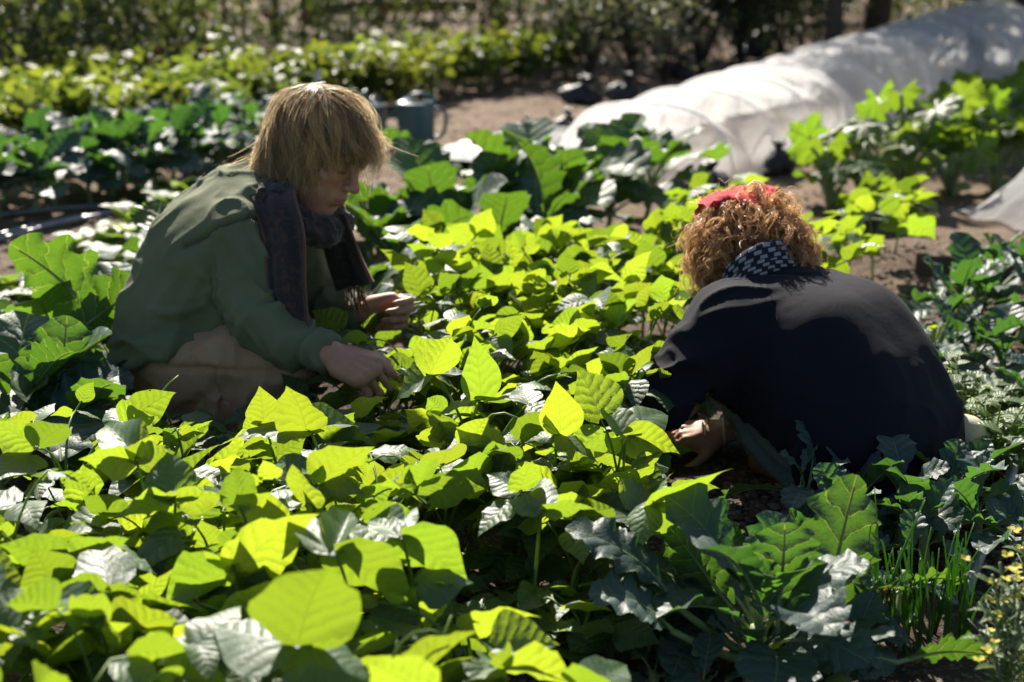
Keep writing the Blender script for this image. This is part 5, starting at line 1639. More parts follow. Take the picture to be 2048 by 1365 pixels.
def head(B, c, F, U, Rr, s=1.0, face=True):
    """skull, face and ears in the head's own axes: R (right ear), F (nose), U (crown)"""
    def h(x, y, z): return c + (Rr * x + F * y + U * z) * s
    ax = (Rr, F, U)
    B.ell(h(0, -.018, .045), ax, np.array((.076, .096, .088)) * s, .02)
    B.ell(h(0, .030, -.030), ax, np.array((.060, .062, .088)) * s, .03)
    B.cone(h(-.028, .060, -.098), h(.028, .060, -.098), .020 * s, .020 * s, .02)
    B.ell(h(0, .080, -.103), ax, np.array((.022, .017, .017)) * s, .018)
    for q in (-1, 1):
        B.cone(h(q * .058, .000, -.052), h(q * .022, .066, -.098), .019 * s, .016 * s, .022)
        B.ell(h(q * .043, .058, -.018), ax, np.array((.026, .028, .022)) * s, .02)
        B.ell(h(q * .036, .060, -.056), ax, np.array((.022, .024, .028)) * s, .02)
    if face:
        B.cone(h(-.034, .080, .030), h(.034, .080, .030), .016 * s, .016 * s, .016)
        for q in (-1, 1):
            B.ell(h(q * .031, .100, .006), ax, np.array((.019, .016, .0115)) * s, .010, sub=True)
            B.ell(h(q * .031, .076, .006), ax, np.array((.0150, .0145, .0125)) * s, .003)
            B.cone(h(q * .019, .0885, .0035), h(q * .044, .081, .0025), .0028 * s, .0022 * s, .003)
        B.cone(h(0, .090, .020), h(0, .113, -.022), .0085 * s, .0105 * s, .010)
        B.ell(h(0, .116, -.026), ax, np.array((.0115, .0115, .0105)) * s, .006)
        for q in (-1, 1):
            B.ell(h(q * .0125, .103, -.030), ax, np.array((.0085, .0105, .0080)) * s, .006)
            B.ell(h(q * .007, .108, -.0385), ax, np.array((.0038, .0055, .0035)) * s, .002, sub=True)
        B.ell(h(0, .086, -.060), ax, np.array((.030, .018, .024)) * s, .012)
        for q in (-1, 1):
            B.cone(h(0, .1025, -.0555), h(q * .021, .0900, -.0610), .0058 * s, .0030 * s, .004)
            B.cone(h(0, .1000, -.0685), h(q * .019, .0890, -.0655), .0068 * s, .0034 * s, .004)
        B.cone(h(-.022, .0985, -.0625), h(.022, .0985, -.0625), .0016 * s, .0016 * s, .003, sub=True)
        B.ell(h(0, .098, -.079), ax, np.array((.018, .008, .006)) * s, .008, sub=True)
    for q in (-1, 1):
        B.ell(h(q * .079, -.012, -.004), (Rr, F, U), np.array((.010, .020, .031)) * s, .008)
        B.ell(h(q * .087, -.008, -.002), (Rr, F, U), np.array((.006, .011, .018)) * s, .006, sub=True)

# skin, cloth
def skin_mat():
    M = NT("skin")
    tc = M.n("TexCoord"); o = tc.outputs['Object']
    at = M.n("Attribute"); at.attribute_name = "tint"
    nz = M.noise(o, 45, 4)
    c = M.mix(nz, (0.33, 0.16, 0.092), (0.46, 0.25, 0.155))
    c = M.mix(1.0, c, at.outputs['Color'], 'MULTIPLY')
    pb = M.n("BsdfPrincipled"); M.l(c, pb.inputs['Base Color'])
    pb.inputs['Roughness'].default_value = .5; pb.inputs['Specular IOR Level'].default_value = .4
    pb.inputs['Subsurface Weight'].default_value = .25; pb.inputs['Subsurface Radius'].default_value = (1, .35, .2); pb.inputs['Subsurface Scale'].default_value = .006
    M.l(M.bump(M.noise(o, 260, 3), .25, .002), pb.inputs['Normal'])
    M.l(pb.outputs[0], M.out.inputs['Surface'])
    return M.m
M_SKIN = skin_mat()
def cloth_mat(name, colr, amount=.18, weave=900, rough=.9, bump=.25, trans=None, sheen=.05, streak=None):
    M = NT(name)
    tc = M.n("TexCoord"); o = tc.outputs['Object']
    at = M.n("Attribute"); at.attribute_name = "tint"
    nz = M.noise(o, 9, 5, .6)
    c = M.mix(nz, tuple(x * (1 - amount) for x in colr), tuple(min(1, x * (1 + amount)) for x in colr))
    if streak:
        st = M.noise(o, 160, 2)
        c = M.mix(M.math('MULTIPLY', st, .5), c, streak)
    c = M.mix(1.0, c, at.outputs['Color'], 'MULTIPLY')
    pb = M.n("BsdfPrincipled"); M.l(c, pb.inputs['Base Color'])
    pb.inputs['Roughness'].default_value = rough; pb.inputs['Specular IOR Level'].default_value = .2
    pb.inputs['Sheen Weight'].default_value = sheen; pb.inputs['Sheen Roughness'].default_value = .4
    w = M.noise(o, weave, 2); w2 = M.noise(o, 55, 4)
    M.l(M.bump(M.math('ADD', M.math('MULTIPLY', w, .35), w2), bump, .004), pb.inputs['Normal'])
    M.l(pb.outputs[0], M.out.inputs['Surface'])
    return M.m
M_OLIVE = cloth_mat("olive_sweatshirt_cloth", (0.122, 0.138, 0.076), sheen=.05)
M_TAN = cloth_mat("tan_trouser_cloth", (0.37, 0.235, 0.14), .2, 700)
M_NAVY = cloth_mat("navy_jumper_cloth", (0.0052, 0.0058, 0.0105), .2, 1100, sheen=.02)
M_JEANS = cloth_mat("grey_green_denim", (0.115, 0.142, 0.150), .25, 900, streak=(.21, .25, .26))
M_LBLUE = cloth_mat("light_blue_denim", (0.26, 0.34, 0.40), .2, 900)
M_BOOT = simple_mat("brown_boot_leather", (0.16, 0.075, 0.03), .55, .4, 20, .3, .3)
M_SHOE = simple_mat("pale_shoe", (0.50, 0.44, 0.33), .6, .4, 14, .25, .2)
M_SOLE = simple_mat("dark_rubber", (0.03, 0.03, 0.03), .7, .3, 14, .2, .2)

def folds(V, N, specs):
    """cloth folds: each spec = (direction the folds run along, size across, stretch along, amplitude, weight per vertex)"""
    out = np.zeros(len(V))
    for d, size, stretch, amp, w, sd in specs:
        d = np.array(tuple(d), float); d /= np.linalg.norm(d)
        al = V @ d
        q = V - al[:, None] * d
        wob = (vnoise(V * 6 + sd) - .5) * .10
        p = q / size + np.outer(al / (size * stretch), d) + sd + wob[:, None] / size * .4
        v = vnoise(p)
        ridge = 1 - np.abs(2 * v - 1)                       # sharp crests
        out += amp * w * (.75 * (ridge ** 3 - .3) + .45 * (v - .5))
    return V + N * out[:, None]
# ------------------------------------------------------------------ the man
def lerp(a, b, t): return Vector(a).lerp(Vector(b), t)
def groove(V, N, dist, amp, w, width=.004):
    return V - N * (amp * w * np.exp(-(dist / width) ** 2))[:, None]
def bounds(pts, pad):
    q = np.array([tuple(p) for p in pts]); return q.min(0) - pad, q.max(0) + pad

man = empty("person", Gs(420, 905), "person with shaggy blond hair in an olive sweatshirt and long scarf, crouching and picking beans", "person", "people picking in the bean bed")
MO = Vector(man.location)
J = dict(
    pel=P(372, 702, 3.12), wai=P(380, 612, 3.13), che=P(440, 502, 3.11), upp=P(498, 436, 3.09), nec=P(552, 385, 3.06),
    sh=P(482, 474, 2.95), el=P(517, 634, 2.90), fm=P(590, 688, 2.84), wr=P(662, 709, 2.785),
    fsh=P(592, 432, 3.28), fel=P(640, 606, 3.31), fwr=P(730, 630, 3.17),
    hip=P(385, 722, 3.03), kne=P(578, 722, 2.95), cal=P(478, 800, 2.98), ank=P(432, 885, 3.02), toe=P(530, 905, 2.95),
    fhip=P(405, 718, 3.22), fkne=P(632, 662, 3.30), fcal=P(570, 770, 3.30), fank=P(520, 862, 3.30), ftoe=P(610, 880, 3.28))
HC = P(634, 306, 3.02)
HF = Vector((.80, -.42, -.40)).normalized()
HU = Vector((.30, 0.03, .95)); HU = (HU - HF * HU.dot(HF)).normalized()
HR = HF.cross(HU)
def hh(x, y, z): return HC + HR * x + HF * y + HU * z
YD = Vector((0, 1, 0))

def man_body():
    lo, hi = bounds(list(J.values()) + [HC + Vector((.14, 0, .16)), HC + Vector((-.14, .12, 0)), P(840, 700, 2.78), P(845, 640, 3.17)], .10)
    lo[2] = max(lo[2], -.03)
    B = Blob(lo, hi, .0034)
    for d in (-.07, .07):
        o = YD * d
        B.chain([J['pel'] + o, J['wai'] + o, J['che'] + o, J['upp'] + o * .9], [.095, .085, .095, .08], .05)
    B.chain([J['upp'], J['nec'], hh(0, -.02, -.06)], [.070, .047, .050], .03)
    B.chain([J['upp'], J['sh'], J['el'], J['fm'], J['wr']], [.06, .05, .038, .029, .0255], .025)
    B.chain([J['upp'], J['fsh'], J['fel'], J['fwr']], [.06, .05, .036, .027], .025)
    B.chain([J['hip'], J['kne'], J['cal'], J['ank']], [.075, .055, .048, .034], .03)
    B.chain([J['fhip'], J['fkne'], J['fcal'], J['fank']], [.075, .055, .048, .034], .03)
    B.chain([J['ank'], J['toe']], [.034, .026], .02); B.chain([J['fank'], J['ftoe']], [.034, .026], .02)
    head(B, HC, HF, HU, HR)
    # near (right) hand: back towards us, fingers closing on the bean stems
    a = P(742, 748, 2.75) - J['wr']
    tipn = P(781, 742, 2.775)
    hand(B, J['wr'] + a.normalized() * .012, a, Vector((.15, -.62, .72)), Vector((.2, .8, .5)), .98,
         ((.62, .80, .35), (.80, 1.0, .5), (.92, 1.1, .6), (1.0, 1.15, .6)), .11, pinch=P(783, 744, 2.765))
    # far (left) hand: thumb on top, fingers curled towards us
    a2 = P(790, 622, 3.15) - J['fwr']
    hand(B, J['fwr'] + a2.normalized() * .005, a2 + Vector((0, 0, -.005)), Vector((-.1, .95, -.15)), Vector((0, 0, 1)), .98,
         ((.75, 1.15, .5), (1.0, 1.35, .6), (1.15, 1.4, .6), (1.2, 1.4, .6)), .02, pinch=P(826, 618, 3.115))
    V, F = B.mesh()
    V = smooth_v(V, F, 1, .35)
    q = np.array(V) - np.array(tuple(HC))
    lx, ly, lz = q @ np.array(tuple(HR)), q @ np.array(tuple(HF)), q @ np.array(tuple(HU))
    tint = np.ones((len(V), 3))
    lips = np.exp(-((lz + .0615) / .0085) ** 4 - (lx / .024) ** 6) * (ly > .083)
    tint *= 1 - lips[:, None] * np.array([.18, .42, .38])
    cheek = np.exp(-((np.abs(lx) - .042) / .02) ** 2 - ((lz + .022) / .022) ** 2) * (ly > .03)
    nose = np.exp(-(lx / .016) ** 2 - ((lz + .024) / .014) ** 2) * (ly > .10)
    tint *= 1 - (np.maximum(cheek, nose) * .5)[:, None] * np.array([.0, .22, .2])
    socket = np.exp(-((np.abs(lx) - .031) / .02) ** 2 - ((lz - .004) / .011) ** 2) * (ly > .06)
    tint *= 1 - socket[:, None] * np.array([.10, .16, .14])
    return part("body", mesh_np("body", V - np.array(tuple(MO)), F, M_SKIN, True, None, tint), man)
man_body()
# lashes and brows
M_LASH = simple_mat("lash_hair", (0.10, 0.062, 0.035), .6, .3, 40, .2, 0)
for q in (-1, 1):
    mb = MB(); mb.tube([hh(q * x, y, z) - MO for x, y, z in ((.018, .0915, .0015), (.026, .0935, -.001), (.036, .0905, -.0005), (.046, .082, .002))], [.0010, .0019, .0018, .0008], 5)
    part("eyelash", mb.build("eyelash", M_LASH), man)
    mb = MB(); mb.tube([hh(q * x, y, z) - MO for x, y, z in ((.012, .0985, .024), (.024, .0965, .029), (.038, .0905, .030), (.050, .079, .025))], [.0016, .0032, .0030, .0010], 5)
    part("eyebrow", mb.build("eyebrow", M_LASH), man)

def man_sweatshirt():
    lo, hi = bounds([J[k] for k in ('pel', 'wai', 'che', 'upp', 'nec', 'sh', 'el', 'fm', 'wr', 'fsh', 'fel', 'fwr')], .17)
    B = Blob(lo, hi, .0062)
    for d in (-.085, 0, .085):
        o = YD * d
        B.chain([P(366, 715, 3.12) + o, J['wai'] + o, J['che'] + o, J['upp'] + o * .85], [.128, .118, .124, .104], .05)
    B.chain([P(372, 712, 3.06), P(430, 640, 3.04)], [.115, .10], .05)
    B.chain([J['upp'], J['nec']], [.10, .066], .03)
    # hem
    h0, h1 = P(262, 752, 3.1), P(510, 652, 3.0)
    inpl = (h1 - h0).normalized(); view = Vector((0, CP, -SP))
    nrm = view.cross(inpl); nrm = nrm if nrm.z > 0 else -nrm
    B.cut(h0, nrm, (P(380, 720, 3.1), .34))
    B.chain([J['upp'], J['sh']], [.09, .076], .03)
    B.chain([J['sh'], lerp(J['sh'], J['el'], .5), J['el'], J['fm'], J['wr']], [.076, .067, .062, .046, .035], .010)
    B.chain([J['upp'], J['fsh'], J['fel'], J['fwr']], [.09, .076, .064, .036], .014)
    B.cut(J['wr'] + (J['fm'] - J['wr']).normalized() * .004, J['fm'] - J['wr'], (J['wr'], .07))
    B.cut(J['fwr'] + (J['fel'] - J['fwr']).normalized() * .004, J['fel'] - J['fwr'], (J['fwr'], .07))
    V, F = B.mesh()
    V = smooth_v(V, F, 2, .5)
    N = vnormals(V, F)
    d1, t1 = seg_coords(V, J['sh'], J['el']); d2, t2 = seg_coords(V, J['el'], J['wr'])
    d3, t3 = seg_coords(V, J['fel'], J['fwr'])
    arm = np.exp(-(np.minimum(d1, d2) / .09) ** 4)
    elb = np.exp(-(np.linalg.norm(V - np.array(tuple(J['el'])), axis=1) / .12) ** 2)
    fore = np.clip((t2 + .1) * 2, 0, 1) * np.exp(-(d2 / .07) ** 4)
    torso = 1 - arm
    hemd = (V - np.array(tuple(h0))) @ np.array(tuple(nrm.normalized()))
    hemw = np.exp(-(np.linalg.norm(V - np.array(tuple(P(330, 700, 3.1))), axis=1) / .22) ** 4)
    ax1 = (J['el'] - J['sh']).normalized(); ax2 = (J['wr'] - J['el']).normalized()
    spine = (J['upp'] - J['pel']).normalized()
    across = view.cross(spine)
    diag = (spine * .7 + across * .6)
    diag2 = (ax1 * .8 + ax2 * -.35 + Vector((.3, 0, .1)))
    V = folds(V, N, [
        (spine, .055, 3.6, .017, torso, 1.0), (diag, .045, 4.0, .012, torso, 4.0), (across, .045, 2.6, .016, torso * np.exp(-(hemd / .12) ** 2), 7.0),
        (diag2, .040, 4.2, .027, arm * np.clip(1.2 - t1 * .2, 0, 1), 11.0),
        (ax1.cross(view), .036, 3.0, .026, elb, 14.0), (ax2.cross(view) + ax2 * .5, .034, 2.8, .008, fore * .9, 17.0)])
    N = vnormals(V, F)
    # armhole seam, cuff seams, hem band
    sd = (V - np.array(tuple(lerp(J['sh'], J['el'], -.02)))) @ np.array(tuple((ax1 + Vector((.12, 0, 0))).normalized()))
    near = (np.linalg.norm(V - np.array(tuple(J['sh'])), axis=1) < .125) & (V[:, 1] < J['che'].y)
    V = groove(V, N, sd, .010, near * 1.0, .006)
    cd = (V - np.array(tuple(lerp(J['wr'], J['fm'], .55)))) @ np.array(tuple(ax2)); V = groove(V, N, cd, .006, (d2 < .06) * (t2 > .4), .005)
    V = groove(V, N, hemd - .055, .006, hemw, .005)
    tint = np.ones((len(V), 3)) * (1 - .45 * (np.exp(-(sd / .0045) ** 2) * near))[:, None]
    return part("sweatshirt", mesh_np("sweatshirt", V - np.array(tuple(MO)), F, M_OLIVE, True, None, tint), man)
man_sweatshirt()

def man_trousers():
    ks = ('pel', 'hip', 'kne', 'cal', 'ank', 'fhip', 'fkne', 'fcal', 'fank')
    lo, hi = bounds([J[k] for k in ks], .16); lo[2] = 0.0
    B = Blob(lo, hi, .0062)
    for d in (-.07, .07): B.cone(J['pel'] + YD * d, J['wai'] + YD * d, .105, .085, .04)
    B.cone(P(372, 745, 3.05), J['hip'], .100, .098, .04)
    B.cone(P(390, 745, 3.2), J['fhip'], .10, .098, .04)
    B.chain([J['hip'], lerp(J['hip'], J['kne'], .5), J['kne'], ], [.098, .092, .072], .03)
    B.chain([J['kne'] + Vector((-.005, 0, -.02)), J['cal'], J['ank'] + Vector((0, 0, .03))], [.066, .066, .058], .012)
    B.chain([J['fhip'], J['fkne']], [.098, .072], .03); B.chain([J['fkne'], J['fcal'], J['fank']], [.068, .064, .056], .014)
    V, F = B.mesh(); V = smooth_v(V, F, 2, .5); N = vnormals(V, F)
    dt, tt = seg_coords(V, J['hip'], J['kne']); dc, tcc = seg_coords(V, J['kne'], J['ank'])
    ax = (J['kne'] - J['hip']).normalized(); view = Vector((0, CP, -SP))
    kn = np.exp(-(np.linalg.norm(V - np.array(tuple(lerp(J['kne'], J['cal'], .6))), axis=1) / .12) ** 2)
    one = np.ones(len(V))
    V = folds(V, N, [(ax.cross(view) + ax * .5, .05, 2.8, .014, one, 21.), (ax.cross(view), .032, 2.4, .018, kn, 24.), (ax, .05, 3, .008, one, 28.)])
    N = vnormals(V, F)
    sd = (V - np.array(tuple(P(420, 738, 2.95)))) @ np.array((0.03, 0.28, 1.0))
    V = groove(V, N, sd, .009, (dt < .13) * (V[:, 1] < 3.05) * 1.0, .005)
    cp = np.array(tuple(P(440, 790, 2.92)))
    q = V - cp; cz = q[:, 0] * .97 + q[:, 2] * .22
    V = groove(V, N, cz, .022, (V[:, 1] < 3.03) * np.clip((cp[2] + .07 - V[:, 2]) / .05, 0, 1), .012)
    return part("trousers", mesh_np("trousers", V - np.array(tuple(MO)), F, M_TAN, True, None, np.ones((len(V), 3))), man)
man_trousers()
def boot(ank, toe, parent, O, mat, name="boot", s=1.0):
    lo, hi = bounds([ank, toe], .09); B = Blob(lo, hi, .006)
    d = (toe - ank); d.z = 0; d.normalize(); heel = Vector((ank.x, ank.y, .035)) - d * .03
    t = Vector((toe.x, toe.y, .035))
    B.cone(ank + Vector((0, 0, .02)), heel + Vector((0, 0, .01)), .045 * s, .040 * s, .02); B.chain([heel, lerp(heel, t, .55), t], [.036 * s, .040 * s, .034 * s], .02)
    B.cut((0, 0, .006), (0, 0, 1))
    V, F = B.mesh(); V = smooth_v(V, F, 1)
    return part(name, mesh_np(name, V - np.array(tuple(O)), F, mat, True, None, np.ones((len(V), 3))), parent)
boot(J['ank'], J['toe'], man, MO, M_BOOT); boot(J['fank'], J['ftoe'], man, MO, M_BOOT)

# scarf: loop round the neck and two hanging tails
def scarf_mat():
    M = NT("patterned_scarf_cloth")
    tc = M.n("TexCoord"); o = tc.outputs['Object']
    uv = M.n("UVMap"); sp = M.n("SeparateXYZ"); M.l(uv.outputs[0], sp.inputs[0])
    n1 = M.noise(o, 55, 3); n2 = M.noise(o, 120, 3)
    c = M.mix(M.math('GREATER_THAN', n1, .55), (0.034, 0.029, 0.030), (0.070, 0.038, 0.032))
    c = M.mix(M.math('GREATER_THAN', n2, .60), c, (0.040, 0.042, 0.050))
    edge = M.math('GREATER_THAN', M.math('ABSOLUTE', M.math('SUBTRACT', sp.outputs[0], .5)), .46)
    c = M.mix(edge, c, (0.16, 0.075, 0.045))
    pb = M.n("BsdfPrincipled"); M.l(c, pb.inputs['Base Color']); pb.inputs['Roughness'].default_value = .9; pb.inputs['Specular IOR Level'].default_value = .2
    pb.inputs['Sheen Weight'].default_value = .2
    M.l(M.bump(M.noise(o, 500, 2), .3, .003), pb.inputs['Normal'])
    tl = M.n("BsdfTranslucent"); M.l(c, tl.inputs[0]); ms = M.n("MixShader"); ms.inputs[0].default_value = .15
    M.l(pb.outputs[0], ms.inputs[1]); M.l(tl.outputs[0], ms.inputs[2]); M.l(ms.outputs[0], M.out.inputs['Surface'])
    return M.m
M_SCARF = scarf_mat()
def ribbon(name, center, side, O, mat, thick=.006, nw=10, wave=.012, seed=0, uvlen=1.0):
    """cloth strip: centre line and half-width vectors, with folds and real thickness"""
    c = catmull(center, 8); sd = catmull(side, 8)
    n = len(c); t = np.linspace(-1, 1, nw + 1)
    tan = np.gradient(c, axis=0); tan /= np.linalg.norm(tan, axis=1, keepdims=True)
    sn = sd / np.linalg.norm(sd, axis=1, keepdims=True)
    nor = np.cross(tan, sn); nor /= np.linalg.norm(nor, axis=1, keepdims=True) + 1e-9
    S, T = np.meshgrid(np.linspace(0, 1, n), t, indexing='ij')
    w = wave * (np.sin(T * 5 + seed + S * 2) + .6 * np.sin(T * 9 + 2 * seed - S * 4))
    V = c[:, None] + sd[:, None] * T[..., None] + nor[:, None] * w[..., None]
    Vb = V - nor[:, None] * thick
    uv = np.stack([T * .5 + .5, S * uvlen], -1).reshape(-1, 2)
    i, j = np.meshgrid(np.arange(n - 1), np.arange(nw), indexing='ij'); a = (i * (nw + 1) + j).ravel()
    top = np.stack([a, a + 1, a + nw + 2, a + nw + 1], 1); m = n * (nw + 1)
    e1 = np.arange(n - 1) * (nw + 1); e2 = e1 + nw
    b1 = np.arange(nw); b2 = b1 + (n - 1) * (nw + 1)
    F = np.concatenate([top, top[:, ::-1] + m, np.stack([e1, e1 + nw + 1, e1 + nw + 1 + m, e1 + m], 1), np.stack([e2 + nw + 1, e2, e2 + m, e2 + nw + 1 + m], 1),
                        np.stack([b1 + 1, b1, b1 + m, b1 + 1 + m], 1), np.stack([b2, b2 + 1, b2 + 1 + m, b2 + m], 1)])
    return mesh_np(name, np.concatenate([V.reshape(-1, 3), Vb.reshape(-1, 3)]) - np.array(tuple(O)), F, mat, True, np.concatenate([uv, uv]))
sc_e = part("scarf", ribbon("scarf", [P(530, 352, 2.99), P(545, 400, 2.90), P(566, 470, 2.86), P(572, 560, 2.84), P(582, 640, 2.83), P(596, 730, 2.84)],
     [P(575, 372, 2.96) - P(515, 372, 2.96), P(575, 420, 2.9) - P(528, 420, 2.92), P(596, 480, 2.86) - P(553, 480, 2.88), P(601, 560, 2.84) - P(560, 560, 2.86), P(604, 640, 2.83) - P(566, 640, 2.85), P(612, 730, 2.83) - P(578, 730, 2.85)],
     MO, M_SCARF, wave=.006, seed=1, uvlen=6), man)
B = Blob(*bounds([P(520, 360, 3.0), P(680, 450, 3.15), P(600, 440, 2.9)], .09), .006)
loop = [P(524, 366, 3.04), P(545, 402, 2.945), P(600, 456, 2.925), P(648, 466, 2.965), P(676, 448, 3.05), P(640, 405, 3.14), P(570, 372, 3.13), P(530, 358, 3.08)]
B.chain(loop + [loop[0]], [.030, .032, .030, .028, .030, .032, .032, .030, .030], .015)
V, F = B.mesh(); V = smooth_v(V, F, 1); N = vnormals(V, F)
V = folds(V, N, [(Vector((1, .2, -.3)), .018, 4, .010, np.ones(len(V)), 3.), (Vector((.5, .8, -.3)), .014, 4, .008, np.ones(len(V)), 6.)])
part("scarf_loop", mesh_np("scarf_loop", V - np.array(tuple(MO)), F, M_SCARF, True, np.full((len(V), 2), .5)), sc_e)
part("scarf_tail", ribbon("scarf_tail", [P(664, 430, 3.02), P(676, 480, 3.06), P(690, 530, 3.10), P(706, 575, 3.12)],
     [P(684, 440, 3.0) - P(650, 436, 3.04), P(694, 480, 3.05) - P(658, 480, 3.08), P(708, 530, 3.09) - P(672, 532, 3.12), P(726, 572, 3.1) - P(690, 578, 3.13)], MO, M_SCARF, wave=.006, seed=3, uvlen=3), sc_e)
mb = MB()
r = random.Random(4)
for k in range(26):
    t = k / 25
    p = lerp(P(690, 577, 3.135), P(726, 571, 3.105), t)
    q = p + Vector((r.gauss(.006, .006), r.gauss(0, .008), -.05 + r.gauss(0, .008)))
    mb.tube(bez(p - MO, (p + q) / 2 + Vector((r.gauss(0, .008), 0, 0)) - MO, q - MO, 6), .0012, 4)
part("fringe", mb.build("fringe", M_SCARF), sc_e)

# the bean the man holds, and a stem in the other hand
e = empty("bean_pod", P(826, 618, 3.12), "fresh green bean pinched between the man's far thumb and finger", "bean pod")
mb = MB(); mb.tube(bez((-.012, 0, -.006), (.01, .0, .006), (.034, .0, .010), 8), [.001, .003, .004, .0042, .004, .0034, .002, .0008], 7)
mb.tube(bez((-.008, 0.004, .006), (.008, .003, .012), (.020, .0, .016), 8), [.001, .003, .0035, .0035, .003, .0028, .002, .0008], 7)
part("pod", mb.build("pod", M_STEM), e)

# ------------------------------------------------------------------ hair
def hair_mat(name, dark, light, trans, rough=.34, spec=.6, fac=.35):
    M = NT(name)
    at = M.n("Attribute"); at.attribute_name = "tint"
    sp = M.n("SeparateColor"); M.l(at.outputs['Color'], sp.inputs[0])
    c = M.mix(sp.outputs[0], dark, light)
    pb = M.n("BsdfPrincipled"); M.l(c, pb.inputs['Base Color']); pb.inputs['Roughness'].default_value = rough; pb.inputs['Specular IOR Level'].default_value = spec
    tl = M.n("BsdfTranslucent"); M.l(M.mix(sp.outputs[0], tuple(x * .34 for x in trans), trans), tl.inputs[0])
    ms = M.n("MixShader"); ms.inputs[0].default_value = fac
    M.l(pb.outputs[0], ms.inputs[1]); M.l(tl.outputs[0], ms.inputs[2]); M.l(ms.outputs[0], M.out.inputs['Surface'])
    return M.m
M_BLOND = hair_mat("blond_hair", (0.11, 0.068, 0.034), (0.64, 0.44, 0.23), (1.0, 0.80, 0.48), fac=.50, rough=.38, spec=.55)
M_GING = hair_mat("ginger_hair", (0.11, 0.048, 0.020), (0.62, 0.34, 0.15), (1.0, 0.64, 0.30), fac=.38, rough=.42, spec=.4)

def strands(paths, outward, width, tone, g):
    """paths: N x S x 3, outward N x S x 3 normals; flat hair ribbons in one mesh"""
    N_, S_, _ = paths.shape
    tan = np.gradient(paths, axis=1); tan /= np.linalg.norm(tan, axis=2, keepdims=True) + 1e-9
    roll = outward + g.normal(size=(N_, 1, 3)) * .6
    sd = np.cross(tan, roll); sd /= np.linalg.norm(sd, axis=2, keepdims=True) + 1e-9
    w = width[:, None, None] * np.linspace(1, .25, S_)[None, :, None] ** .8
    V = np.stack([paths - sd * w, paths + sd * w], 2)                     # N S 2 3
    b = (np.arange(N_)[:, None] * S_ + np.arange(S_ - 1)[None]) * 2
    F = np.stack([b, b + 1, b + 3, b + 2], -1).reshape(-1, 4)
    T = np.broadcast_to(tone[:, None, None], (N_, S_, 2)).reshape(-1, 1)
    return V.reshape(-1, 3), F, np.repeat(T, 3, 1)

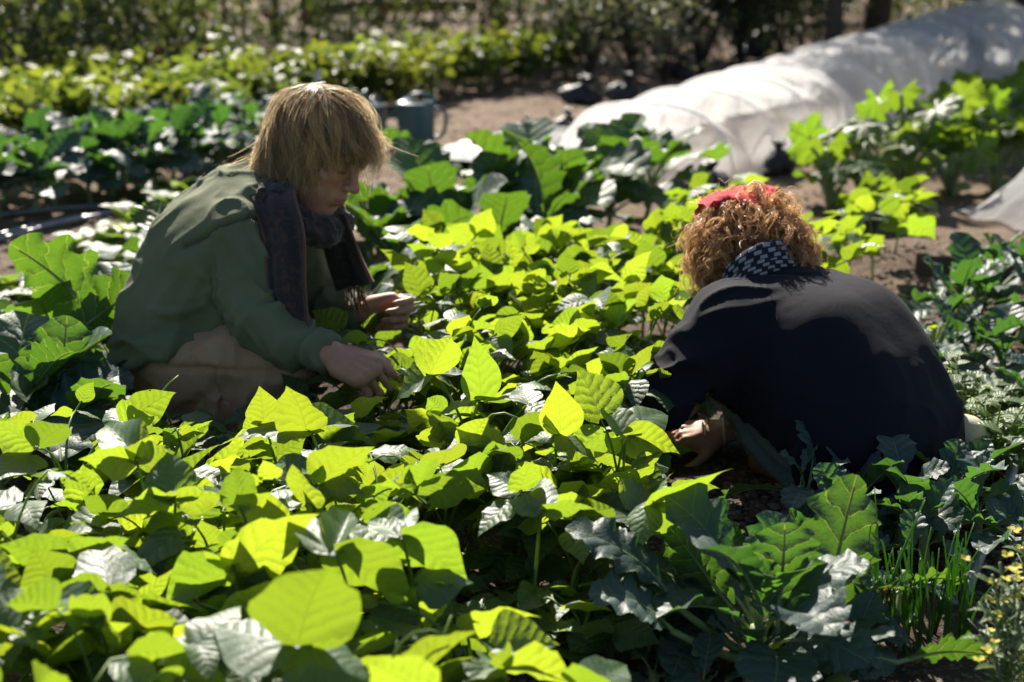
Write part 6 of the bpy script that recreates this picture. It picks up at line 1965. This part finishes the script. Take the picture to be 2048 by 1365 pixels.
def man_hair():
    g = np.random.default_rng(11)
    A = np.array([tuple(HR), tuple(HF), tuple(HU)])
    C = np.array(tuple(HC))
    ec = np.array((0, -.018, .045)); er = np.array((.081, .101, .094))
    # cap under the strands
    B = Blob(*bounds([HC], .16), .006)
    B.ell(hh(0, -.020, .047), (HR, HF, HU), (.082, .099, .093), .02)
    B.ell(hh(0, -.050, -.02), (HR, HF, HU), (.076, .062, .075), .03)
    B.cone(hh(0, -.072, -.03), hh(0, -.066, -.085), .046, .036, .03)
    B.cut(hh(0, .072, .03), -HF + HU * .42)                      # forehead line
    B.cut(hh(0, .02, -.03), -HF * .9 + HU * .55, (hh(0, .08, -.05), .12))
    V, F = B.mesh(); V = smooth_v(V, F, 2)
    cap = part("hair", mesh_np("hair", V - np.array(tuple(MO)), F, M_BLOND, True, None, np.full((len(V), 3), .12)), man)
    G_ = 430
    th = g.uniform(0, 2 * math.pi, G_ * 3); cz = g.uniform(-.55, 1, G_ * 3)
    d = np.stack([np.cos(th) * np.sqrt(1 - cz ** 2), np.sin(th) * np.sqrt(1 - cz ** 2), cz], 1)
    # keep the scalp: no roots on the face
    ok = (d[:, 2] > .28 * d[:, 1] + .0) | (d[:, 1] < -.05)
    ok &= ~((d[:, 1] > .45) & (d[:, 2] < .42))
    d = d[ok][:G_]; n = len(d)
    root = ec + d * er
    nrm = d / er; nrm /= np.linalg.norm(nrm, axis=1, keepdims=True)
    wh = np.array((.012, -.055, .135))
    S_ = 17
    grav = A @ np.array((0, 0, -1.0))
    wind = A @ np.array((.78, .05, .26))
    out = root - wh; out -= (out * nrm).sum(1, keepdims=True) * nrm
    out /= np.linalg.norm(out, axis=1, keepdims=True) + 1e-6
    L = np.where(d[:, 1] > .25, .165, np.where(d[:, 1] < -.3, .225, .230)) * g.uniform(.8, 1.12, n)
    L = np.where(d[:, 2] < -.1, L * .8, L)
    lift = g.uniform(.15, .62, n)
    dirv = out * 1.0 + nrm * lift[:, None] + g.normal(size=(n, 3)) * .16
    dirv /= np.linalg.norm(dirv, axis=1, keepdims=True)
    p = root.copy(); path = [p.copy()]
    lay = g.uniform(.003, .024, n)
    front = np.clip((d[:, 1] - .1) * 1.6, 0, 1)[:, None]
    swirl = g.normal(size=(n, 3)) * .11
    for k in range(S_ - 1):
        f = k / (S_ - 1)
        dirv = dirv + grav * (.15 + .16 * f) + wind * front * (.13 * (1 - f * .3)) + swirl * .5
        # side hair is swept forward a little, fringe lies across the brow
        dirv += np.array((0, 1, 0)) * .05 * (1 - front)
        dirv /= np.linalg.norm(dirv, axis=1, keepdims=True)
        p = p + dirv * (L / (S_ - 1))[:, None]
        ly_ = lay[:, None] * min(1, .25 + 2.2 * f)
        rel = p - ec
        rs = 1 - .20 * np.clip(-rel[:, 2:] / .13, 0, 1)
        eff = rel / ((er + ly_) * np.concatenate([rs, rs, np.ones_like(rs)], 1)); eff[:, 2] = np.maximum(eff[:, 2], 0)
        m = np.linalg.norm(eff, axis=1, keepdims=True) + 1e-6
        want = np.where(m < 1, 1.0, 1 + (m - 1) * (.42 + .54 * front))
        k_ = want / m
        k3 = np.concatenate([k_, k_, np.where(rel[:, 2:] > 0, k_, 1.0)], 1)
        p2 = ec + rel * k3
        # keep the hair off the lower face and the neck column
        fc = np.array((0, .030, -.030)); fr_ = np.array((.066, .066, .092))
        q2 = (p2 - fc) / fr_; m2 = np.linalg.norm(q2, axis=1, keepdims=True)
        p2 = np.where(m2 < 1, fc + q2 / np.maximum(m2, 1e-6) * fr_, p2)
        dirv = (p2 - path[-1]); dirv /= np.linalg.norm(dirv, axis=1, keepdims=True) + 1e-9
        p = p2; path.append(p.copy())
    path = np.stack(path, 1)                                    # n S 3
    # trim: the fringe ends at the brow, the sides in front of the ear, the rest at the nape
    py, pz = path[..., 1], path[..., 2]
    lim = np.where(py > -.012, -.088 + np.clip(py, 0, .2) * 1.30, -.150 + g.normal(size=(n, 1)) * .016) + g.normal(size=(n, 1)) * .012
    lim = np.where(py > .128, -.2, lim) - np.abs(g.normal(size=(n, 1))) * .020
    bad = pz < lim
    first = np.where(bad.any(1), bad.argmax(1), S_ - 1).clip(4, S_ - 1)
    tq = np.linspace(0, 1, S_)[None] * first[:, None]
    i0 = np.floor(tq).astype(int).clip(0, S_ - 2); fr2 = (tq - i0)[..., None]
    ar = np.arange(n)[:, None]
    path = path[ar, i0] * (1 - fr2) + path[ar, i0 + 1] * fr2
    for _ in range(3):
        path[:, 1:-1] = .5 * path[:, 1:-1] + .25 * (path[:, :-2] + path[:, 2:])
    s_ = np.linspace(0, 1, S_)[None, :, None]
    amp_ = g.uniform(.002, .009, (n, 1, 1)); frq = g.uniform(6, 15, (n, 1, 1))
    tl_ = np.cross(nrm, out); tl_ /= np.linalg.norm(tl_, axis=1, keepdims=True) + 1e-9
    path = path + tl_[:, None] * amp_ * np.sin(s_ * frq + g.uniform(0, 6, (n, 1, 1))) * s_ + nrm[:, None] * amp_ * .7 * np.sin(s_ * frq * .8 + g.uniform(0, 6, (n, 1, 1))) * s_
    path = path + (nrm * g.uniform(-.004, .016, (n, 1)))[:, None] * (np.linspace(0, 1, S_)[None, :, None] ** 3)
    keep = (np.linalg.norm(path[:, :, :2] - ec[:2], axis=2).max(1) < .150) | (d[:, 1] > .2)
    path, nrm, out, d = path[keep], nrm[keep], out[keep], d[keep]; n = len(path)
    K = 38
    tt = np.linspace(0, 1, S_)
    # tangent frame per guide for the offsets
    t1 = np.cross(nrm, out); t1 /= np.linalg.norm(t1, axis=1, keepdims=True) + 1e-9
    allp, allo, tone, wid = [], [], [], []
    gt = np.clip(g.normal(.55, .30, n), 0, 1)
    for k in range(K):
        a = g.normal(size=(n, 1)) * .0095; b = g.normal(size=(n, 1)) * .0095; c_ = g.normal(size=(n, 1)) * .004
        sp = (1 - .80 * tt ** .9)[None, :, None]
        off = (t1 * a + out * b)[:, None] * sp + (nrm * c_)[:, None] * np.minimum(1, tt * 3)[None, :, None]
        fly = (g.random((n, 1, 1)) < .10) * g.normal(size=(n, 1, 3)) * .026 * (tt ** 2)[None, :, None]
        wob = .0035 * np.sin(tt[None, :, None] * g.uniform(4, 9, (n, 1, 1)) + g.uniform(0, 6, (n, 1, 3))) * tt[None, :, None]
        sc = g.uniform(.80, 1.05, (n, 1, 1))
        q = path[:, :1] + (path - path[:, :1]) * sc
        allp.append(q + off + fly + wob); allo.append(np.broadcast_to(nrm[:, None], path.shape))
        tone.append(np.clip(gt + g.normal(0, .14, n), 0, 1)); wid.append(g.uniform(.00035, .0007, n))
    pth = np.concatenate(allp) @ A + C
    ow = np.concatenate(allo) @ A
    V, F, T = strands(pth, ow, np.concatenate(wid), np.concatenate(tone), g)
    part("strands", mesh_np("strands", V - np.array(tuple(MO)), F, M_BLOND, True, None, T), cap)
man_hair()
# ------------------------------------------------------------------ the woman
wom = empty("person", Gs(1700, 985), "person with curly ginger hair and red headscarf squatting in a navy jumper, back turned", "person", "people picking in the bean bed")
WO = Vector(wom.location)
K = dict(
    pel=P(1742, 872, 2.74), wai=P(1708, 770, 2.77), mid=P(1658, 694, 2.81), upp=P(1590, 640, 2.85), nec=P(1545, 570, 2.89),
    lsh=P(1466, 655, 2.76), lel=P(1352, 798, 2.75), lwr=P(1275, 872, 2.90),
    rsh=P(1652, 606, 2.98), rel=P(1590, 790, 3.06), rwr=P(1452, 862, 2.96),
    lhip=P(1725, 900, 2.74), lkn=P(1522, 800, 2.87), lan=P(1612, 980, 2.78), ltoe=P(1520, 985, 2.86),
    rhip=P(1715, 860, 2.95), rkn=P(1428, 668, 3.10), rsn=P(1352, 778, 3.12), ran=P(1335, 900, 3.12), rtoe=P(1270, 905, 3.2))
WC = P(1496, 541, 2.94)
WF = Vector((-.62, .50, -.60)).normalized()
WU = Vector((-.25, .28, .90)); WU = (WU - WF * WU.dot(WF)).normalized()
WR = WF.cross(WU)
def wh_(x, y, z): return WC + WR * x + WF * y + WU * z
BL = Vector((-.7, -.7, 0))              # the body's left
def woman_body():
    lo, hi = bounds(list(K.values()) + [WC + Vector((.1, .1, .14)), WC - Vector((.14, .0, .05)), P(1290, 875, 2.95)], .10)
    lo[2] = max(lo[2], -.03)
    B = Blob(lo, hi, .0055)
    for d in (-.07, .07):
        o = BL * d
        B.chain([K['pel'] + o, K['wai'] + o, K['mid'] + o, K['upp'] + o], [.11, .085, .095, .075], .05)
    B.chain([K['upp'], K['nec'], wh_(0, -.03, -.05)], [.065, .05, .048], .03)
    B.chain([K['upp'], K['lsh'], K['lel'], K['lwr']], [.055, .05, .040, .024], .025)
    B.chain([K['upp'], K['rsh'], K['rel'], K['rwr']], [.055, .05, .040, .024], .025)
    B.chain([K['lhip'], K['lkn'], lerp(K['lkn'], K['lan'], .4), K['lan'], K['ltoe']], [.085, .056, .052, .034, .026], .03)
    B.chain([K['rhip'], K['rkn'], K['rsn'], K['ran'], K['rtoe']], [.085, .050, .044, .032, .026], .03)
    head(B, WC, WF, WU, WR, .97)
    hand(B, K['rwr'] + Vector((-.012, 0, 0)), P(1340, 872, 2.96) - K['rwr'], Vector((0, -.35, .9)), Vector((.1, -.9, -.2)), .9, ((.3, .5, .3), (.4, .6, .3), (.45, .6, .3), (.5, .6, .3)), .06)
    hand(B, K['lwr'], K['lwr'] - K['lel'], Vector((-.2, -.3, .9)), Vector((.3, .8, 0)), .9, ((.4, .6, .3), (.5, .7, .3), (.5, .7, .3), (.6, .7, .3)), .06)
    V, F = B.mesh(); V = smooth_v(V, F, 1, .4)
    part("body", mesh_np("body", V - np.array(tuple(WO)), F, M_SKIN, True, None, np.ones((len(V), 3))), wom)
woman_body()
def woman_jumper():
    lo, hi = bounds([K[k] for k in ('pel', 'wai', 'mid', 'upp', 'nec', 'lsh', 'lel', 'rsh', 'rel')] + [P(1330, 850, 2.8), P(1900, 965, 2.72), P(1600, 965, 2.8)], .16)
    lo[2] = .02
    B = Blob(lo, hi, .0062)
    for d in (-.075, .02, .085):
        o = BL * d
        B.chain([P(1738, 905, 2.73) + o, K['pel'] + o, K['wai'] + o, K['mid'] + o, K['upp'] + o * .9], [.122, .125, .114, .114, .096], .05)
    B.chain([P(1640, 850, 2.80), P(1545, 735, 2.83), P(1500, 690, 2.80)], [.145, .125, .10], .05)
    B.chain([P(1740, 930, 2.72), P(1680, 900, 2.76)], [.125, .125], .04)
    B.chain([K['upp'], K['nec']], [.09, .072], .03)
    B.chain([K['upp'], K['lsh']], [.09, .086], .03)
    B.chain([K['lsh'], lerp(K['lsh'], K['lel'], .5), K['lel'], P(1318, 840, 2.82)], [.086, .080, .066, .054], .014)
    B.chain([K['upp'], K['rsh'], lerp(K['rsh'], K['rel'], .6)], [.085, .064, .055], .03)
    # hem runs from the lap down round the seat
    h0, h1 = P(1440, 792, 2.8), P(1610, 948, 2.8)
    view = Vector((0, CP, -SP)); ip = (h1 - h0).normalized(); nr = view.cross(ip); nr = nr if nr.x > 0 else -nr
    B.cut(h0, nr, (P(1500, 900, 2.8), .19))
    B.cut(P(1700, 985, 2.75), Vector((0, 0, 1)))
    V, F = B.mesh(); V = smooth_v(V, F, 2, .5); N = vnormals(V, F)
    one = np.ones(len(V))
    d1, t1 = seg_coords(V, K['lsh'], K['lel']); arm = np.exp(-(d1 / .11) ** 4)
    sp = (K['upp'] - K['pel']).normalized(); ac = view.cross(sp); ax = (K['lel'] - K['lsh']).normalized()
    elb = np.exp(-(np.linalg.norm(V - np.array(tuple(K['lel'])), axis=1) / .13) ** 2)
    low = np.clip((.42 - V[:, 2]) / .15, 0, 1)
    V = folds(V, N, [(sp, .09, 4, .006, (1 - arm) * low, 31.), (sp * .6 + ac * .7, .07, 4, .006, (1 - arm) * low, 34.), (ac, .05, 2.5, .010, np.exp(-((V[:, 2] - .12) / .12) ** 2), 37.),
                     (ax * .4 + Vector((1, .2, .35)), .05, 3.4, .020, arm, 41.), (ax.cross(view), .042, 2.6, .014, elb, 44.)])
    N = vnormals(V, F)
    cd = np.linalg.norm(V - np.array(tuple(P(1548, 548, 2.88))), axis=1)
    V = groove(V, N, cd - .108, .005, one, .005)
    part("jumper", mesh_np("jumper", V - np.array(tuple(WO)), F, M_NAVY, True, None, np.ones((len(V), 3))), wom)
woman_jumper()
def woman_jeans():
    lo, hi = bounds([K[k] for k in ('lhip', 'lkn', 'lan', 'rhip', 'rkn', 'rsn', 'ran', 'pel')], .13); lo[2] = 0
    B = Blob(lo, hi, .0062)
    B.chain([K['lhip'], lerp(K['lhip'], K['lkn'], .5), K['lkn']], [.11, .098, .074], .03)
    B.chain([K['lkn'] + Vector((0, 0, -.015)), lerp(K['lkn'], K['lan'], .45), K['lan'] + Vector((0, 0, .02))], [.068, .066, .052], .015)
    B.chain([K['rhip'], K['rkn']], [.11, .062], .03)
    B.chain([K['rkn'], K['rsn'], K['ran'] + Vector((0, 0, .03))], [.058, .052, .048], .015)
    B.cone(K['pel'], K['rhip'], .12, .11, .03)
    V, F = B.mesh(); V = smooth_v(V, F, 2, .5); N = vnormals(V, F); one = np.ones(len(V))
    ax = (K['lan'] - K['lkn']).normalized(); view = Vector((0, CP, -SP))
    V = folds(V, N, [(ax, .030, 5, .013, one, 51.), (ax.cross(view) + ax, .035, 3, .010, one, 54.)])
    lit = np.clip((V[:, 1] - 2.93) / .06, 0, 1)[:, None]          # sunlight on the far leg, painted into the denim tint
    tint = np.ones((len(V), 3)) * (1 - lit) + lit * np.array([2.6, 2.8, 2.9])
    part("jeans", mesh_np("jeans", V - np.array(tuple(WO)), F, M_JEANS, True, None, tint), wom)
woman_jeans()
boot(K['lan'], K['ltoe'], wom, WO, M_BOOT, s=.8); boot(K['ran'], K['rtoe'], wom, WO, M_BOOT)
# pale shoe showing behind the seat
B = Blob(*bounds([P(1890, 850, 2.80), P(1985, 915, 2.80)], .09), .006)
B.chain([P(1898, 850, 2.80), P(1940, 868, 2.80), P(1968, 905, 2.80)], [.030, .036, .026], .02, flat=(Vector((.6, 0, .5)), 1.2))
V, F = B.mesh(); part("shoe", mesh_np("shoe", smooth_v(V, F, 1) - np.array(tuple(WO)), F, M_SHOE, True, None, np.ones((len(V), 3))), wom)
# sleeve cuff of the pale shirt and the bangles on the reaching wrist
B = Blob(*bounds([K['rwr'], K['rel']], .09), .006)
w0 = lerp(K['rwr'], K['rel'], .0)
B.chain([w0, lerp(w0, K['rel'], .4), K['rel']], [.036, .042, .048], .02); B.cut(lerp(K['rwr'], K['rel'], .03), K['rel'] - K['rwr'])
V, F = B.mesh(); V = smooth_v(V, F, 1); N = vnormals(V, F)
V = folds(V, N, [((K['rel'] - K['rwr']).cross(Vector((0, 1, 0))), .025, 3, .008, np.ones(len(V)), 61.)])
part("shirt_sleeve", mesh_np("shirt_sleeve", V - np.array(tuple(WO)), F, M_LBLUE, True, None, np.ones((len(V), 3))), wom)
ha = (P(1340, 872, 2.96) - K['rwr']).normalized()
def ring(c, ax, rad, tr, mat, name, tilt=0):
    ax = Vector(ax).normalized(); u = ax.cross(Vector((0, 0, 1))).normalized(); v = ax.cross(u)
    ax2 = (ax + u * tilt)
    pts = [c + u * rad * math.cos(t) + v * rad * .9 * math.sin(t) - ax * tilt * rad * math.cos(t) - WO for t in np.linspace(0, 2 * math.pi, 25)]
    mb = MB(); mb.tube(pts, tr, 6, caps=False); part(name, mb.build(name, mat), wom)
ring(K['rwr'] + ha * .005, ha, .0285, .0034, simple_mat("cream_cord", (.5, .42, .3), .7), "bracelet", .1)
ring(K['rwr'] + ha * .038, ha, .0300, .0015, simple_mat("silver", (.7, .7, .72), .25, metal=1.0, bump=0), "bangle", .35)

# black and white checked scarf round the neck
def keff_mat():
    M = NT("checked_scarf_cloth")
    uv = M.n("UVMap"); sp = M.n("SeparateXYZ"); M.l(uv.outputs[0], sp.inputs[0])
    tc = M.n("TexCoord"); nz = M.noise(tc.outputs['Object'], 30, 3)
    row = M.math('MULTIPLY', sp.outputs[0], 5.0)
    ri = M.math('FLOOR', row); rf = M.math('FRACT', row)
    x = M.math('FRACT', M.math('ADD', M.math('ADD', M.math('MULTIPLY', sp.outputs[1], 1.0), M.math('MULTIPLY', ri, .37)), M.math('MULTIPLY', nz, .3)))
    a = M.math('LESS_THAN', x, .52); b = M.math('LESS_THAN', M.math('ABSOLUTE', M.math('SUBTRACT', rf, .5)), .34)
    m = M.math('MULTIPLY', a, b)
    c = M.mix(m, (0.016, 0.018, 0.027), (0.24, 0.26, 0.29))
    pb = M.n("BsdfPrincipled"); M.l(c, pb.inputs['Base Color']); pb.inputs['Roughness'].default_value = .9; pb.inputs['Specular IOR Level'].default_value = .2
    M.l(M.bump(M.noise(tc.outputs['Object'], 400, 2), .3, .003), pb.inputs['Normal'])
    M.l(pb.outputs[0], M.out.inputs['Surface'])
    return M.m
M_KEFF = keff_mat()
def neck_band(cs, up, half, thick, seed, uvl):
    c = catmull([*cs, cs[0]], 8)[:-1]; n = len(c)
    cen = c.mean(0)
    m = 14
    th = np.arange(m) * 2 * math.pi / m
    V, UV = [], []
    Lc = np.concatenate([[0], np.cumsum(np.linalg.norm(np.diff(c, axis=0), axis=1))])
    upv = np.array(tuple(up)); upv /= np.linalg.norm(upv)
    for i in range(n):
        o = c[i] - cen; o -= upv * (o @ upv); o /= np.linalg.norm(o)
        w = 1 + .14 * math.sin(i * .9 + seed) + .1 * math.sin(i * 2.1 + seed)
        rip = 1 + .16 * np.sin(th * 4 + i * .35 + seed)
        V.append(c[i] + (np.cos(th) * rip)[:, None] * o * thick * w + np.sin(th)[:, None] * upv * half)
        UV.append(np.stack([.5 + .5 * np.sin(th), np.full(m, Lc[i] * uvl)], 1))
    V = np.concatenate(V); UV = np.concatenate(UV)
    i, j = np.meshgrid(np.arange(n), np.arange(m), indexing='ij'); i = i.ravel(); j = j.ravel(); j2 = (j + 1) % m; i2 = (i + 1) % n
    return mesh_np("neck_scarf", V - np.array(tuple(WO)), np.stack([i * m + j, i2 * m + j, i2 * m + j2, i * m + j2], 1), M_KEFF, True, UV)
band = [P(1440, 585, 2.90), P(1462, 552, 2.83), P(1502, 520, 2.79), P(1558, 505, 2.82), P(1604, 518, 2.90), P(1622, 540, 2.98), P(1585, 560, 3.06), P(1515, 580, 3.05), P(1460, 598, 2.98)]
nsf = part("neck_scarf", neck_band(band, Vector((-.1, .05, .95)), .026, .018, 1, 32), wom)
band2 = [p + (p - P(1535, 548, 2.92)) * .10 + Vector((.004, -.004, -.028)) for p in band]
part("neck_scarf_fold", neck_band(band2, Vector((-.1, .05, .95)), .020, .015, 4, 32), nsf)

# red headscarf over the front of the head
M_RED = cloth_mat("red_headscarf_cloth", (0.42, 0.022, 0.032), .15, 900, .85, .2, sheen=.05)
rows = [
    [(1368, 452, 3.03), (1384, 438, 3.09), (1420, 425, 3.13), (1470, 418, 3.15), (1520, 418, 3.12), (1545, 420, 3.06)],
    [(1376, 434, 2.98), (1392, 418, 3.02), (1427, 403, 3.04), (1470, 396, 3.04), (1502, 394, 3.02), (1524, 402, 2.99)],
    [(1382, 426, 2.93), (1404, 408, 2.95), (1432, 401, 2.95), (1472, 400, 2.945), (1498, 400, 2.95), (1518, 402, 2.965)],
    [(1393, 432, 2.895), (1412, 420, 2.90), (1440, 419, 2.895), (1470, 424, 2.885), (1496, 430, 2.89), (1520, 410, 2.93)],
    [(1398, 436, 2.90), (1414, 424, 2.905), (1442, 423, 2.90), (1474, 430, 2.89), (1500, 436, 2.895), (1512, 420, 2.93)]]
Gd = [[P(q[0] + 26, q[1] - 8, q[2]) for q in rw] for rw in rows]
Gd = [[p + (p - WC).normalized() * .014 + Vector((.004, 0, -.004)) for p in rw] for rw in Gd]
fine = np.stack([catmull(rw, 6) for rw in Gd], 0)                      # rows x n x 3
fine = np.stack([catmull(fine[:, i], 6) for i in range(fine.shape[1])], 1)
nr_, nc_ = fine.shape[:2]
Vf = fine.reshape(-1, 3)
i, j = np.meshgrid(np.arange(nr_ - 1), np.arange(nc_ - 1), indexing='ij'); a = (i * nc_ + j).ravel()
Ff = np.stack([a, a + 1, a + nc_ + 1, a + nc_], 1)
Nf = vnormals(Vf, Ff)
if (Nf @ np.array((0, -.3, 1.))).mean() < 0: Nf = -Nf; Ff = Ff[:, ::-1]
Vf = folds(Vf, Nf, [(P(1500, 432, 2.9) - P(1400, 420, 2.95), .016, 4, .008, np.ones(len(Vf)), 71.), (P(1500, 400, 2.9) - P(1500, 436, 2.87), .014, 3, .006, np.ones(len(Vf)), 74.)])
nv = len(Vf)
bl = np.concatenate([np.arange(nc_), np.arange(nc_, nr_ * nc_, nc_) + nc_ - 1, (nr_ - 1) * nc_ + np.arange(nc_ - 1)[::-1], np.arange((nr_ - 2) * nc_, 0, -nc_)])
b2 = np.roll(bl, -1)
me = mesh_np("headscarf", np.concatenate([Vf + Nf * .004, Vf - Nf * .002]) - np.array(tuple(WO)), np.concatenate([Ff, Ff[:, ::-1] + nv, np.stack([b2, bl, bl + nv, b2 + nv], 1)]), M_RED, True, None, np.ones((2 * nv, 3)))
part("headscarf", me, wom)

def woman_hair():
    g = np.random.default_rng(21)
    A = np.array([tuple(WR), tuple(WF), tuple(WU)]); C = np.array(tuple(WC))
    B = Blob(*bounds([WC], .17), .006)
    B.ell(wh_(0, -.016, .040), (WR, WF, WU), (.085, .100, .092), .02)
    B.ell(wh_(0, -.035, -.03), (WR, WF, WU), (.086, .075, .085), .03)
    B.cut(wh_(0, .055, .0), -WF + WU * .5)
    V, F = B.mesh(); V = smooth_v(V, F, 2)
    cap = part("hair", mesh_np("hair", V - np.array(tuple(WO)), F, M_GING, True, None, np.full((len(V), 3), .08)), wom)
    n = 900
    th = g.uniform(0, 2 * math.pi, n * 3); cz = g.uniform(-.85, 1, n * 3)
    d = np.stack([np.cos(th) * np.sqrt(1 - cz ** 2), np.sin(th) * np.sqrt(1 - cz ** 2), cz], 1)
    ok = (d[:, 1] < .45) | (d[:, 2] > .5)
    d = d[ok][:n]; n = len(d)
    ec = np.array((0, -.018, .020)); er = np.array((.084, .094, .104))
    root = ec + d * er
    nrm = d / er; nrm /= np.linalg.norm(nrm, axis=1, keepdims=True)
    grav = A @ np.array((0, 0, -1.0))
    S_ = 22; tt = np.linspace(0, 1, S_)
    L = g.uniform(.065, .13, n)
    dirv = nrm * .9 + g.normal(size=(n, 3)) * .45; dirv /= np.linalg.norm(dirv, axis=1, keepdims=True)
    p = root.copy(); path = [p.copy()]
    lay = g.uniform(.004, .046, n)
    for k in range(S_ - 1):
        dirv = dirv + grav * .14 + g.normal(size=(n, 3)) * .06
        dirv /= np.linalg.norm(dirv, axis=1, keepdims=True)
        p = p + dirv * (L / (S_ - 1))[:, None]
        q = (p - ec) / (er + lay[:, None]); m = np.linalg.norm(q, axis=1, keepdims=True)
        # stay close to the head: neither inside nor far out
        lo_ = (er + .002) / (er + lay[:, None])
        tgt = np.clip(m, lo_.mean(1, keepdims=True), 1.06)
        p = ec + q / m * tgt * (er + lay[:, None])
        dirv = p - path[-1]; dirv /= np.linalg.norm(dirv, axis=1, keepdims=True) + 1e-9
        path.append(p.copy())
    path = np.stack(path, 1)
    tan = np.gradient(path, axis=1); tan /= np.linalg.norm(tan, axis=2, keepdims=True) + 1e-9
    ref = g.normal(size=(n, 1, 3))
    e1 = np.cross(tan, ref); e1 /= np.linalg.norm(e1, axis=2, keepdims=True) + 1e-9
    e2 = np.cross(tan, e1)
    allp, allo, tone, wid = [], [], [], []
    gt = np.clip(g.normal(.62, .28, n), 0, 1); ph0 = g.uniform(0, 6.28, n); rad = g.uniform(.005, .015, n); tw = g.uniform(6, 14, n) * g.choice((-1, 1), n)
    for k in range(16):
        ph = ph0[:, None] + g.normal(0, .38, (n, 1)) + tw[:, None] * tt[None]
        rr = (rad[:, None] * g.uniform(.75, 1.25, (n, 1))) * np.minimum(1, tt * 4)[None]
        off = e1 * (np.cos(ph) * rr)[..., None] + e2 * (np.sin(ph) * rr)[..., None]
        fl = (g.random((n, 1, 1)) < .06) * g.normal(size=(n, 1, 3)) * .022 * tt[None, :, None]
        q = path + off + fl + g.normal(size=(n, 1, 3)) * .0018
        allp.append(q); allo.append(np.broadcast_to(nrm[:, None], q.shape)); tone.append(np.clip(gt + g.normal(0, .15, n), 0, 1)); wid.append(g.uniform(.0005, .0009, n))
    V, F, T = strands(np.concatenate(allp) @ A + C, np.concatenate(allo) @ A, np.concatenate(wid), np.concatenate(tone), g)
    part("curls", mesh_np("curls", V - np.array(tuple(WO)), F, M_GING, True, None, T), cap)
woman_hair()
